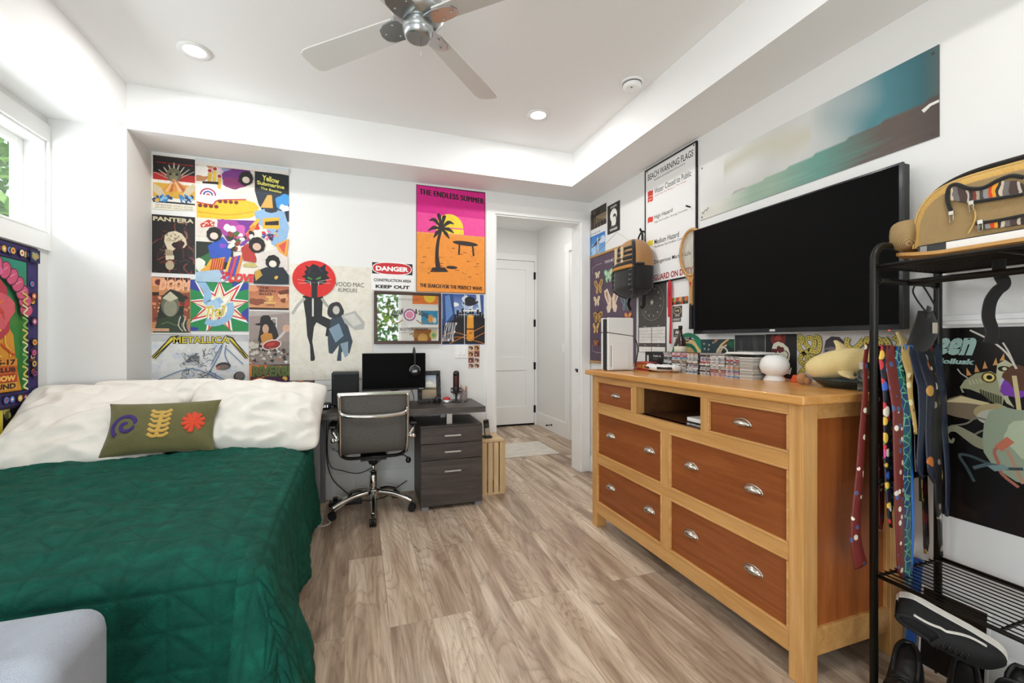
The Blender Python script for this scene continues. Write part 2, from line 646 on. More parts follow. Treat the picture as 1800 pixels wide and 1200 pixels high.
g.link(mp.outputs['Vector'], br.inputs['Vector'])
# shift the grain per plank
off = g.new('ShaderNodeVectorMath', operation='SCALE'); off.inputs['Scale'].default_value = 7.3
g.link(br.outputs['Color'], off.inputs[0])
add = g.new('ShaderNodeVectorMath', operation='ADD')
g.link(tc.outputs['Object'], add.inputs[0]); g.link(off.outputs[0], add.inputs[1])
def gm(sc):
    q = g.new('ShaderNodeMapping'); q.inputs['Scale'].default_value = sc
    g.link(add.outputs[0], q.inputs['Vector']); return q.outputs['Vector']
n_big = g.noise(gm((5, 0.55, 5)), 1.2, 4, 0.55, 1.4)
n_mid = g.noise(gm((22, 0.9, 22)), 1.3, 5, 0.62, 1.0)
n_fine = g.noise(gm((110, 3.0, 110)), 1.5, 4, 0.65, 0.4)
n_knot = g.noise(gm((7, 3.2, 7)), 1.1, 2, 0.5, 2.0)
c1 = g.ramp(n_big, [(0.34, '#9c8673'), (0.50, '#cdb8a2'), (0.64, '#e8d8c4')])
c1 = g.mix(g.ramp(n_mid, [(0.36, '#b0b0b0'), (0.52, '#000000')]), c1, '#8f7660')
c1 = g.mix(g.ramp(n_mid, [(0.60, '#000000'), (0.72, '#707070')]), c1, '#f2e4d0')
c1 = g.mix(g.ramp(n_fine, [(0.38, '#808080'), (0.60, '#000000')]), c1, '#80664e')
# nested growth rings: contour lines of a soft, stretched noise
n_ring = g.noise(gm((4.2, 0.62, 4.2)), 1.25, 1.5, 0.4, 0.25)
k1 = g.new('ShaderNodeMath', operation='MULTIPLY_ADD'); k1.inputs[1].default_value = 26.0; g.link(n_ring, k1.inputs[0])
k2 = g.new('ShaderNodeMath', operation='MULTIPLY'); k2.inputs[1].default_value = 0.9; g.link(n_fine, k2.inputs[0]); g.link(k2.outputs[0], k1.inputs[2])
k3 = g.new('ShaderNodeMath', operation='FRACT'); g.link(k1.outputs[0], k3.inputs[0])
c1 = g.mix(g.ramp(k3.outputs[0], [(0.0, '#b4b4b4'), (0.14, '#6a6a6a'), (0.55, '#101010'), (0.92, '#000000'), (1.0, '#8a8a8a')]), c1, '#6a533e')
c1 = g.mix(g.ramp(n_knot, [(0.70, '#000000'), (0.80, '#c0c0c0')]), c1, '#3e2d20')
tone = g.mix(0.42, '#ffffff', g.ramp(br.outputs['Color'], [(0.0, '#ad9f96'), (0.5, '#e8ded4'), (1.0, '#fffaf2')]), 'MULTIPLY')
c1 = g.mix(1.0, c1, tone, 'MULTIPLY')
c1 = g.mix(0.35, c1, g.mix(br.outputs['Fac'], c1, '#55432f'))
g.color(c1)
hm = g.mix(g.ramp(br.outputs['Fac'], [(0, '#000'), (1, '#fff')]), n_fine, '#000000')
g.bump(hm, 0.12, 0.003)
struct('floor', MB().box(-2.05, 3.2, YR - 0.16, 6.5, -0.12, 0), FLOOR)

# back wall with the doorway to the hall
DX0, DX1, DZ, YH = 1.168, 2.046, 2.431, 3.975
b = MB()
b.box(-1.96, DX0, YB, YH, 0, ZS); b.box(DX1, 3.1, YB, YH, 0, ZS); b.box(DX0, DX1, YB, YH, DZ, ZS)
struct('wall_back', b, WALL)
# jog in the corner behind the bed
struct('wall_corner', MB().box(XL, TX0, TY1, YB, 0, ZS), WALL)
# right wall
struct('wall_right', MB().box(XR, XR + 0.13, YR - 0.13, YB, 0, ZC), WALL)
# left wall with the high window
WY0, WY1, WZ0, WZ1 = 1.35, 3.437, 1.925, 2.485
b = MB()
b.box(XL - 0.16, XL, YR - 0.13, YB, 0, WZ0); b.box(XL - 0.16, XL, YR - 0.13, YB, WZ1, ZC)
b.box(XL - 0.16, XL, YR - 0.13, WY0, WZ0, WZ1); b.box(XL - 0.16, XL, WY1, YB, WZ0, WZ1)
struct('wall_left', b, WALL)
# rear wall behind the camera, with a wide window
RX0, RX1, RZ0, RZ1 = -1.6, 0.80, 0.25, 2.30
b = MB()
b.box(XL, RX0, YR - 0.13, YR, 0, ZC); b.box(RX1, XR, YR - 0.13, YR, 0, ZC)
b.box(RX0, RX1, YR - 0.13, YR, 0, RZ0); b.box(RX0, RX1, YR - 0.13, YR, RZ1, ZC)
struct('wall_rear', b, WALL)
# ceiling: raised tray with a lower border round it
b = MB()
b.box(XL - 0.16, XR + 0.13, YR - 0.13, YH, ZC, ZC + 0.1)
b.box(XL, TX0, YR, YB, ZS, ZC); b.box(TX1, XR, YR, YB, ZS, ZC)
b.box(TX0, TX1, TY1, YB, ZS, ZC); b.box(TX0, TX1, YR, TY0, ZS, ZC)
struct('ceiling', b, CEIL)

# hall beyond the doorway
HX, HY = 2.575, 6.18
HZ = 2.95
b = MB(); b.box(HX, HX + 0.12, 3.975, 6.4, 0, HZ); struct('wall_hall_right', b, WALL)
HD0, HD1, HDZ = 1.70, 2.53, 2.49
b = MB(); b.box(0.9, HD0, HY, HY + 0.12, 0, HZ); b.box(HD1, HX, HY, HY + 0.12, 0, HZ); b.box(HD0, HD1, HY, HY + 0.12, HDZ, HZ)
struct('wall_hall_end', b, WALL)
struct('wall_hall_left', MB().box(0.78, 0.9, 3.975, 6.3, 0, HZ), WALL)
struct('ceiling_hall', MB().box(0.78, 2.7, 3.975, 6.4, HZ, HZ + 0.1), CEIL)

# trim: door casing, jamb, baseboards
def casing(n, x0, x1, y0, y1, z0, z1):
    return struct('trim_%d' % n, MB().box(x0, x1, y0, y1, z0, z1), TRIM, bevel=0.002)
casing(1, 1.084, DX0, YB - 0.018, YB, 0, DZ)                      # left leg of the casing
casing(2, DX1, 2.138, YB - 0.018, YB, 0, DZ)                      # right leg
casing(3, 1.084, 2.138, YB - 0.019, YB, DZ, 2.525)                # header
b = MB(); b.box(DX0, DX0 + 0.014, YB - 0.004, YH, 0, DZ); b.box(DX1 - 0.014, DX1, YB - 0.004, YH, 0, DZ); b.box(DX0 + 0.014, DX1 - 0.014, YB - 0.004, YH, DZ - 0.014, DZ)
struct('trim_4', b, TRIM)
def base(side, x0, x1, y0, y1, h=0.2):
    return struct('baseboard_' + side, MB().box(x0, x1, y0, y1, 0, h), TRIM, bevel=0.003)
base('back', TX0, 1.084, YB - 0.014, YB)
base('right', XR - 0.014, XR, YR, YB - 0.02, 0.15)
base('left', XL, XL + 0.014, YR, TY1)
base('corner', TX0, TX0 + 0.014, TY1, YB - 0.015)
base('hall', HX - 0.014, HX, 5.20, HY)
casing(5, HX - 0.02, HX, 5.085, 5.198, 0, 2.44)                    # casing of the next hall door
casing(6, HX - 0.022, HX, 4.0, 5.21, 2.44, 2.54)
casing(7, HD1, HX - 0.016, HY - 0.012, HY, 0, 2.58)
casing(8, 1.6, HD1, HY - 0.012, HY, HDZ, 2.585)

# hall door: two recessed panels, four black hinges
d = MB()
y = HY + 0.004
d.box(HD0 + 0.004, HD1 - 0.004, y + 0.012, y + 0.045, 0.03, HDZ - 0.006)
for z0, z1 in ((0.03, 0.29), (0.84, 1.035), (2.355, HDZ - 0.006)):
    d.box(HD0 + 0.14, 2.385, y, y + 0.012, z0, z1)
for x0, x1 in ((HD0 + 0.004, HD0 + 0.14), (2.385, HD1 - 0.004)):
    d.box(x0, x1, y, y + 0.012, 0.03, HDZ - 0.006)

door = struct('door_1', d, DOORM)
obj('door_sweep', MB().box(HD0 + 0.006, HD1 - 0.006, y + 0.002, y + 0.045, 0.004, 0.029), BLACKM, door)
for z in (2.27, 1.55, 0.90, 0.245):
    obj('hinge', MB().box(HD1 - 0.016, HD1 + 0.014, HY - 0.0135, y + 0.006, z - 0.055, z + 0.055), BLACKM, door, bevel=0.002)
# the jamb of the room doorway carries a little hook latch
t = thing('door_latch', 'small black hook latch screwed to the right door jamb', 'latch', (DX1 - 0.014, 3.86, 0.985))
b = MB(); b.box(DX1 - 0.019, DX1 - 0.014, 3.84, 3.875, 0.968, 1.0); b.tube([(DX1 - 0.019, 3.85, 0.99), (DX1 - 0.04, 3.846, 1.0), (DX1 - 0.045, 3.84, 0.985)], 0.004, 6)
obj('latch_hook', b, BLACKM, t)
tag(obj('door_stop', MB().cyl((HX - 0.014, 5.62, 0.095), (HX - 0.085, 5.62, 0.095), 0.006, 10).cyl((HX - 0.085, 5.62, 0.095), (HX - 0.1, 5.62, 0.095), 0.012, 12).cyl((HX - 0.014, 5.62, 0.095), (HX - 0.02, 5.62, 0.095), 0.014, 12), BLACKM), 'small black door stop on the hall baseboard', 'door stop')

PLATE = mat('white_plastic', '#f2f2f0', 0.3)
def wall_switch(origin, u, label, gangs):
    t = thing('light_switch', label, 'light switch', origin)
    U = Vector(u); W = U.cross(Vector(UP)); o = Vector(origin)
    w = 0.072 if gangs == 1 else 0.118
    def bx(cx, cz, sx, sz, d0, d1):
        m = MB(); c = o + U * cx + Vector((0, 0, cz))
        vs = [c + U * i * sx / 2 + Vector((0, 0, k * sz / 2)) + W * dd for dd in (d0, d1) for k in (-1, 1) for i in (-1, 1)]
        return m.put(vs, [(0, 2, 3, 1), (4, 5, 7, 6), (0, 1, 5, 4), (2, 6, 7, 3), (0, 4, 6, 2), (1, 3, 7, 5)])
    obj('cover_plate', bx(0, 0, w, 0.118, 0, 0.006), PLATE, t, bevel=0.002)
    for i in range(gangs):
        obj('rocker', bx((i - (gangs - 1) / 2) * 0.046, 0, 0.033, 0.066, 0.006, 0.011), PLATE, t, bevel=0.0015)
wall_switch((0.857, YB, 1.184), BACK_U, 'white double rocker light switch beside the little photo strips', 2)
wall_switch((HX, 5.27, 1.187), RIGHT_U, 'white single light switch on the hall wall', 1)

# left window: reveal, casing, sash and pane
VINYL = mat('white_window_vinyl', '#f4f4f2', 0.35)
GLASS = mat('window_glass', '#ffffff', 0.0)
g = N(GLASS)
tb_ = g.new('ShaderNodeBsdfTransparent'); gb_ = g.new('ShaderNodeBsdfGlossy'); gb_.inputs['Roughness'].default_value = 0.0
mx_ = g.new('ShaderNodeMixShader'); mx_.inputs[0].default_value = 0.05; g.link(tb_.outputs[0], mx_.inputs[1]); g.link(gb_.outputs[0], mx_.inputs[2])
g.link(mx_.outputs[0], g.t.nodes['Material Output'].inputs['Surface'])
wx = XL - 0.095
b = MB()
b.box(XL - 0.16, XL, WY1 - 0.012, WY1, WZ0, WZ1); b.box(XL - 0.16, XL, WY0, WY0 + 0.012, WZ0, WZ1)
b.box(XL - 0.16, XL, WY0 + 0.012, WY1 - 0.012, WZ1 - 0.012, WZ1); b.box(XL - 0.16, XL + 0.02, WY0 + 0.012, WY1 - 0.012, WZ0, WZ0 + 0.012)
win = struct('window_1', b, TRIM)
b = MB()
b.box(XL, XL + 0.018, WY0 - 0.09, TY1, WZ0 - 0.105, WZ0); b.box(XL, XL + 0.018, WY0 - 0.09, TY1, WZ1, WZ1 + 0.1)
b.box(XL, XL + 0.018, WY1, TY1, WZ0, WZ1); b.box(XL, XL + 0.018, WY0 - 0.09, WY0, WZ0, WZ1)
obj('window_casing', b, TRIM, win, bevel=0.002)
b = MB()
for y0, y1 in ((WY0 + 0.012, 2.395), (2.395, WY1 - 0.012)):
    z0, z1 = WZ0 + 0.012, WZ1 - 0.012
    b.box(wx - 0.028, wx, y0, y0 + 0.045, z0, z1); b.box(wx - 0.028, wx, y1 - 0.045, y1, z0, z1)
    b.box(wx - 0.028, wx, y0 + 0.045, y1 - 0.045, z0, z0 + 0.045); b.box(wx - 0.028, wx, y0 + 0.045, y1 - 0.045, z1 - 0.045, z1)
obj('window_sash', b, VINYL, win, bevel=0.003)
for y0, y1 in ((WY0 + 0.05, 2.355), (2.435, WY1 - 0.05)):
    obj('window_pane', MB().box(wx - 0.018, wx - 0.014, y0, y1, WZ0 + 0.05, WZ1 - 0.05), GLASS, win)
# rear window
b = MB()
for x0, x1 in ((RX0, -0.4), (-0.4, RX1)):
    b.box(x0, x0 + 0.05, YR - 0.1, YR - 0.04, RZ0, RZ1); b.box(x1 - 0.05, x1, YR - 0.1, YR - 0.04, RZ0, RZ1)
    b.box(x0 + 0.05, x1 - 0.05, YR - 0.1, YR - 0.04, RZ0, RZ0 + 0.05); b.box(x0 + 0.05, x1 - 0.05, YR - 0.1, YR - 0.04, RZ1 - 0.05, RZ1)
win2 = struct('window_2', b, VINYL)
for x0, x1 in ((RX0 + 0.05, -0.45), (-0.35, RX1 - 0.05)):
    obj('window_pane', MB().box(x0, x1, YR - 0.072, YR - 0.068, RZ0 + 0.05, RZ1 - 0.05), GLASS, win2)

# greenery outside the windows
LEAF = mat('leaf_green', '#5d8a35', 0.6)
g = N(LEAF); g.color(g.ramp(g.noise(g.coords(), 3.0, 3, 0.7), [(0.3, '#2f5a1e'), (0.5, '#6fa040'), (0.75, '#b4d478')]))
def foliage(name, label, c, s, n, seed):
    r = random.Random(seed); b = MB()
    for _ in range(n):
        p = Vector((c[0] + r.uniform(-1, 1) * s[0], c[1] + r.uniform(-1, 1) * s[1], c[2] + r.uniform(-1, 1) * s[2]))
        a = Vector((r.gauss(0, 1), r.gauss(0, 1), r.gauss(0, 1))).normalized(); q = a.orthogonal().normalized()
        L = r.uniform(0.10, 0.24)
        b.put([p, p + a * L * 0.5 + q * L * 0.25, p + a * L, p + a * L * 0.5 - q * L * 0.25], [(0, 1, 2, 3)])
    o = obj(name, b, LEAF, fix=False); tag(o, label, 'bush', kind='stuff'); return o
foliage('leafy_hedge', 'leafy green hedge outside the high window', (-3.7, 4.6, 2.4), (0.7, 3.0, 2.0), 9000, 3)
foliage('leafy_shrub', 'leafy shrub outside the window behind the camera', (0.6, -4.2, 1.8), (3.0, 0.7, 1.9), 6000, 4)
struct('ground_outside', MB().box(-9, 9, -9, 9, -0.3, -0.16), mat('lawn', '#6d7a4a', 0.9))

# recessed ceiling lights
CANM = mat('lit_lens', '#fff6ea', 0.5, emit=14.0)
def can(x, y, label):
    t = thing('recessed_light', label, 'ceiling light', (x, y, ZC), group=None)
    b = MB(); b.lathe([(0.055, -0.001), (0.085, -0.001), (0.085, -0.006), (0.055, -0.004)], (x, y, ZC), seg=32, caps=False)
    obj('trim_ring', b, PLATE, t)
    obj('lens', MB().cyl((x, y, ZC - 0.0005), (x, y, ZC - 0.0035), 0.055, 32), CANM, t)
    l = area_light('can_light', (x, y, ZC - 0.012), (0, 0, 0), 0.1, 0.1, CAN_POWER, CAN_COLOR, 'DISK')
can(-0.882, 2.94, 'lit recessed ceiling light nearer the window, above the bed')
can(1.234, 2.946, 'lit recessed ceiling light nearer the doorway')
can(-0.882, 0.45, 'lit recessed ceiling light over the foot of the bed')
can(1.234, 0.45, 'lit recessed ceiling light above the front of the dresser')
area_light('hall_light', (1.75, 4.9, 2.93), (0, 0, 0), 0.3, 0.3, 13, CAN_COLOR, 'DISK')

# smoke detector
t = thing('smoke_detector', 'round white smoke detector on the raised ceiling', 'smoke detector', (1.645, 2.379, ZC))
obj('mounting_plate', MB().lathe([(0.073, 0), (0.073, -0.008), (0.066, -0.012)], (1.645, 2.379, ZC), seg=36), PLATE, t)
obj('housing', MB().lathe([(0.058, -0.012), (0.058, -0.022), (0.056, -0.036), (0.045, -0.046), (0.02, -0.047)], (1.645, 2.379, ZC), seg=36), PLATE, t)
obj('vent_gap', MB().lathe([(0.0595, -0.0125), (0.0595, -0.016)], (1.645, 2.379, ZC), seg=36), mat('dark_gap', '#333333', 0.7), t)
obj('test_button', MB().cyl((1.625, 2.355, ZC - 0.044), (1.625, 2.355, ZC - 0.049), 0.007, 12), mat('grey_plastic', '#8a8a88', 0.4), t)

# ceiling fan
FX, FY, FZ = 0.232, 1.852, 2.6
NICKEL = mat('brushed_nickel', '#b9bdbe', 0.28, 0.95)
BLADE = mat('silver_fan_blade', '#dad8d3', 0.45)
fan = thing('ceiling_fan', 'brushed nickel ceiling fan with four silver blades', 'ceiling fan', (FX, FY, ZC))
obj('canopy', MB().lathe([(0.07, 0), (0.07, -0.03), (0.03, -0.06)], (FX, FY, ZC), seg=32), NICKEL, fan)
obj('downrod', MB().cyl((FX, FY, ZC - 0.05), (FX, FY, FZ + 0.10), 0.013, 16), NICKEL, fan)
obj('motor_housing', MB().lathe([(0.03, 0.13), (0.075, 0.11), (0.105, 0.075), (0.112, 0.04), (0.105, 0.02), (0.085, 0.005), (0.06, -0.003)], (FX, FY, FZ), seg=40), NICKEL, fan)
sw = obj('switch_housing', MB().lathe([(0.058, 0.0), (0.062, -0.005), (0.063, -0.035), (0.061, -0.037), (0.061, -0.042), (0.052, -0.064), (0.044, -0.068)], (FX, FY, FZ), seg=40), NICKEL, fan)
obj('pull_chain', MB().tube([(FX + 0.01, FY - 0.02, FZ - 0.066), (FX + 0.01, FY - 0.02, FZ - 0.16)], 0.0012, 6), NICKEL, fan)
for k in range(4):
    an = radians(45 + 90 * k + 1)
    R = Matrix.Translation((FX, FY, FZ)) @ Matrix.Rotation(an, 4, 'Z') @ Matrix.Rotation(radians(11), 4, 'X')
    b = MB(); b.M = R
    out = [(0.10, -0.052), (0.55, -0.066), (0.60, -0.066), (0.628, -0.055), (0.636, -0.03), (0.636, 0.03), (0.628, 0.055), (0.60, 0.066), (0.55, 0.066), (0.10, 0.052)]
    b.prism(out, 'z', 0.002, 0.009)
    bl = obj('blade', b, BLADE, fan, bevel=0.002)
    b = MB(); b.M = R
    pl = [(0.05, -0.035), (0.10, -0.048), (0.15, -0.044), (0.18, -0.028), (0.19, 0.0), (0.18, 0.028), (0.15, 0.044), (0.10, 0.048), (0.05, 0.035)]
    b.prism(pl, 'z', -0.004, 0.002)
    for sx, sy in ((0.11, -0.028), (0.11, 0.028), (0.165, 0.0)):
        b.cyl((sx, sy, -0.004), (sx, sy, -0.008), 0.006, 10)
    obj('blade_iron', b, NICKEL, fan)
# ================================================================== THE BED
BX0, BX1, BYF, BYH, BZ = -1.785, -0.345, 1.56, 3.39, 0.615
BLACKW = mat('black_painted_wood', '#17140f', 0.45)
bed = thing('bed', 'low bed with a black headboard under the green quilt', 'bed', (-1.07, 2.45, 0))
obj('headboard', MB().box(BX0 + 0.005, -0.31, 3.40, 3.445, 0.0, 0.985), BLACKW, bed, bevel=0.004)
SHEET = fabric('white_sheet', '#e8e6e1', 700, 0.9, 0.15)
obj('mattress', MB().box(BX0 + 0.03, BX1 - 0.07, BYF + 0.06, 3.385, 0.30, BZ - 0.03), SHEET, bed, bevel=0.05, seg=3)
b = MB(); b.box(BX0 + 0.03, BX0 + 0.07, BYF + 0.08, 3.395, 0.14, 0.29); b.box(BX1 - 0.13, BX1 - 0.09, BYF + 0.08, 3.395, 0.14, 0.29)
b.box(BX0 + 0.07, BX1 - 0.13, BYF + 0.08, BYF + 0.12, 0.14, 0.29); b.box(BX0 + 0.07, BX1 - 0.13, BYF + 0.12, 3.39, 0.26, 0.295)
obj('bed_frame', b, BLACKW, bed)
for x in (BX0 + 0.05, BX1 - 0.13):
    for y in (BYF + 0.10, 3.37):
        obj('leg', MB().box(x - 0.025, x + 0.025, y - 0.025, y + 0.025, 0, 0.15), BLACKW, bed, bevel=0.003)

# green quilt: quilted cloth draped over the top, the right side and the foot
QUILT = mat('green_quilt_cotton', '#0d5a42', 0.8, spec=0.25)
g = N(QUILT); v = g.coords()
n1 = g.noise(v, 14, 5, 0.65)
at_ = g.new('ShaderNodeAttribute', attribute_name='stitch_shade')
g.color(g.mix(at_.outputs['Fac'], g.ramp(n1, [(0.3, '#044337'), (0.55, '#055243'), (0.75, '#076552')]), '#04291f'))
vb = g.coords((30, 46, 30)); nb = g.noise(vb, 1.4, 5, 0.7, 1.2)
g.bump(nb, 0.6, 0.010)
S = 0.115
def quilt_h(a, c):
    """puff of the quilting at cloth position (a across, c along)"""
    def near(t):
        t = t % 1.0
        return min(t, 1 - t)
    d = min(near(a / S), near(c / S), near((a + c) / S) / 1.414)
    if int(math.floor(a / S)) % 2: d = min(near(a / S), near(c / S), near((a - c) / S) / 1.414)
    return 0.009 * (1 - math.exp(-d * 9.0))
QW, QL = BX1 - BX0, 3.20 - BYF
def quilt(u, w):
    da_max, dc_max = 0.56, 0.60
    a = u * (QW + da_max); c = w * (QL + dc_max)     # c grows towards the foot
    top = BZ + 0.012
    x = BX0 + min(a, QW); y = 3.20 - min(c, QL)
    da, dc = max(0, a - QW), max(0, c - QL)
    # worn wrinkles on the top, running across the bed
    rid = lambda p, q, z: 1 - 2.2 * abs(noise.noise(Vector((p, q, z))))
    wl = min(1, max(0, (QW - a) / 0.5))
    wr = wl * (0.018 * rid(a * 1.5 + c * 0.9, c * 5.5 - a * 1.3, 0.3) + 0.011 * rid(a * 3.0 - c * 1.5, c * 10 + a * 2.4, 1.7)) + 0.005 * noise.noise(Vector((a * 12, c * 22, 4.0)))
    edge = min(1, max(0, QW - a) / 0.25) * min(1, max(0, QL - c) / 0.3)
    sag = 0.035 * (1 - math.exp(-max(0, (c - QL + 0.45)) * 2.2)) if c > QL - 0.45 else 0
    h = quilt_h(a, c)
    d = max(da, dc)
    if d <= 0:
        z = top + h * 0.8 + wr * (0.35 + 0.65 * edge) - 0.03 * max(0, 1 - (QW - a) / 0.12) ** 2 - 0.03 * max(0, 1 - (QL - c) / 0.15) ** 2
        return (x, y, z)
    r = 0.07
    q = min(d / r, pi / 2)
    out = r * sin(q) * 0.7; drop = 0.03 + r * (1 - cos(q))
    if d > r * pi / 2:
        drop += d - r * pi / 2
        out += 0.05 * (d - r * pi / 2)
    s = (a * 0 + c) if da >= dc else a
    fold = 0.022 * sin(s * 9 + 0.6) + 0.014 * sin(s * 17 + 1.1) + 0.02 * noise.noise(Vector((s * 4, d * 2, 2.0)))
    k = min(1, d / 0.4)
    out += fold * k * k + h
    # near the foot corner the cloth spreads out
    if da > 0 and dc > 0:
        ang = math.atan2(dc, da); out += 0.05 * k * sin(2 * ang)
        nx, ny = cos(ang), sin(ang)
    elif da > 0: nx, ny = 1, 0
    else: nx, ny = 0, 1
    if da > 0:
        out += 0.12 * k * math.exp(-max(0, (QL - c)) / 0.30)
    z = max(top - drop, 0.012 + 0.004 * sin(s * 40))
    return (x + nx * out, y - ny * out, z)
NU, NV = 270, 300
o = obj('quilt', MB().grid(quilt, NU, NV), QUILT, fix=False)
at_ = o.data.attributes.new('stitch_shade', 'FLOAT', 'POINT')      # stitching lines with seam shade painted into the quilt colour
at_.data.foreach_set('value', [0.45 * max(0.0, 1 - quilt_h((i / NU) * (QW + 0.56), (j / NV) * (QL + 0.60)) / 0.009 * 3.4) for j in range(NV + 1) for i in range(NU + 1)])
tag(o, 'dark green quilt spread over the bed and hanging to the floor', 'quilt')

# pillows
PILLOW = fabric('white_pillow_cotton', '#e6e2da', 700, 0.92, 0.12, sheen=0.0)
def pillow_mesh(w, h, t, seed, crease=0.012, power=2.6, n=64, soft=1.0):
    b = MB()
    def half(sgn):
        def f(u, v):
            x, y = 2 * u - 1, 2 * v - 1
            pinch = 1 - 0.07 * (1 - x * x) - 0.0
            pinchy = 1 - 0.09 * (1 - y * y)
            X = x * w / 2 * pinchy * (1 - soft * 0.10 * abs(y) ** 5 * abs(x) ** 2) ; Y = y * h / 2 * pinch * (1 - soft * 0.12 * abs(x) ** 5 * abs(y) ** 2)
            k = max(0, 1 - abs(x) ** power) * max(0, 1 - abs(y) ** power)
            z = sgn * t / 2 * k ** 0.55
            if k > 0:
                p = Vector((X * 5 + seed, Y * 7, sgn * 3.0 + seed))
                z += sgn * min(1, k * 3) * 1.25 * (crease * noise.noise(p) + crease * 0.7 * (1 - 2.4 * abs(noise.noise(Vector((X * 5 - Y * 11 + seed, Y * 5 + X * 7, seed))))) + crease * 0.3 * noise.noise(Vector((X * 22, Y * 28, seed * 2))))
            return (X, Y, z)
        return f
    b.grid(half(1), n, n); b.grid(half(-1), n, n)
    return b
def pillow(name, label, c, rot, w, h, t, seed, m, cat='pillow', crease=0.021, group=None):
    b = pillow_mesh(w, h, t, seed, crease)
    Rm = Matrix.Translation(c) @ Matrix.Rotation(rot[2], 4, 'Z') @ Matrix.Rotation(rot[1], 4, 'Y') @ Matrix.Rotation(rot[0], 4, 'X')
    b.v = [tuple(Rm @ Vector(p)) for p in b.v]
    o = obj(name, b, m, fix=True)
    # merge the rim
    import bmesh
    bm = bmesh.new(); bm.from_mesh(o.data); bmesh.ops.remove_doubles(bm, verts=bm.verts, dist=0.0008)
    bmesh.ops.recalc_face_normals(bm, faces=bm.faces); bm.to_mesh(o.data); bm.free()
    return tag(o, label, cat, group)
pillow('pillow', 'big white pillow on the window side, slumped towards the left edge of the bed', (-1.41, 3.12, 0.80), (radians(38), radians(3), radians(4)), 0.80, 0.66, 0.17, 1.3, PILLOW)
pillow('pillow', 'white pillow on the desk side of the bed', (-0.615, 3.16, 0.805), (radians(42), radians(3), radians(-3)), 0.84, 0.58, 0.22, 5.7, PILLOW)
pillow('pillow', 'white pillow tucked upright behind the window-side pillow', (-1.20, 3.335, 0.875), (radians(72), 0, 0), 0.72, 0.34, 0.09, 9.1, PILLOW)

# green cushion with three felt motifs
OLIVE = fabric('olive_wool', '#6b6840', 420, 0.95, 0.5, vary='#56532f')
PURPLE = fabric('purple_felt', '#3b2a6b', 500, 0.95, 0.4); TAN = fabric('ochre_felt', '#c9a24f', 500, 0.95, 0.4); ORANGE = fabric('orange_felt', '#d8492a', 500, 0.95, 0.4)
cu = thing('throw_cushion', 'olive green cushion with purple, ochre and orange motifs leaning on the pillows', 'cushion', (-1.06, 2.98, 0.64))
CW, CH, CT = 0.53, 0.31, 0.12
CM = Matrix.Translation((-1.04, 2.965, 0.788)) @ Matrix.Rotation(radians(2), 4, 'Z') @ Matrix.Rotation(radians(60), 4, 'X')
b = pillow_mesh(CW, CH, CT, 21.0, 0.004, 2.6, 40, 0.0); b.v = [tuple(CM @ Vector(p)) for p in b.v]
o = obj('cover', b, OLIVE, cu)
def cush_z(x, y):
    x2, y2 = x / (CW / 2) / 0.93, y / (CH / 2) / 0.95
    k = max(0, 1 - abs(x2) ** 2.6) * max(0, 1 - abs(y2) ** 2.6)
    return CT / 2 * k ** 0.55
def motif(name, strokes, m, label):
    b = MB()
    for pts, r in strokes:
        P = [CM @ Vector((x * 1.08, y * 1.15, cush_z(x * 1.08, y * 1.15) + 0.002)) for x, y in pts]
        b.tube(smooth_path(P, 5) if len(P) > 2 else P, r, 8, flat=0.35, up=tuple(CM.to_3x3() @ Vector((0, 0, 1))))
    o = obj(name, b, m, cu); o['label'] = label
sp = [(-0.138 + (0.006 + 0.0056 * t) * cos(t * 1.0 + 0.8), 0.002 + (0.006 + 0.0056 * t) * sin(t * 1.0 + 0.8)) for t in [i * 0.45 for i in range(22)]]
scal = [([(x - 0.001, y), (x + 0.001, y)], 0.0135) for x, y in sp[9:]]
motif('spiral_motif', [(sp, 0.0115)] + scal, PURPLE, 'purple felt spiral')
fr = [([(-0.005, -0.062), (0.0, 0.0), (0.004, 0.062)], 0.011)]
for i, yy in enumerate((-0.058, -0.034, -0.010, 0.014, 0.038, 0.06)):
    for s in (-1, 1):
        fr.append(([(0, yy), (s * 0.022, yy - 0.002), (s * 0.043, yy + 0.012)], [0.010] * 1 + [0.009] * 10 if 0 else 0.0095))
motif('branch_motif', fr, TAN, 'ochre felt branch')
lf = [([(0.135, -0.05), (0.14, 0.0), (0.15, 0.045)], 0.014)]
for an in (-50, -15, 20, 55, 90, 125, 160, 195, 230):
    lf.append(([(0.142, 0.004), (0.142 + 0.025 * cos(radians(an)), 0.004 + 0.025 * sin(radians(an))), (0.142 + 0.05 * cos(radians(an)), 0.004 + 0.05 * sin(radians(an)))], 0.0115))
motif('leaf_motif', lf, ORANGE, 'orange felt leaf')

# grey armchair arm in the near left corner
GREY = fabric('grey_chair_fabric', '#a9afba', 420, 0.95, 0.5, vary='#8d939d', sheen=0.0)
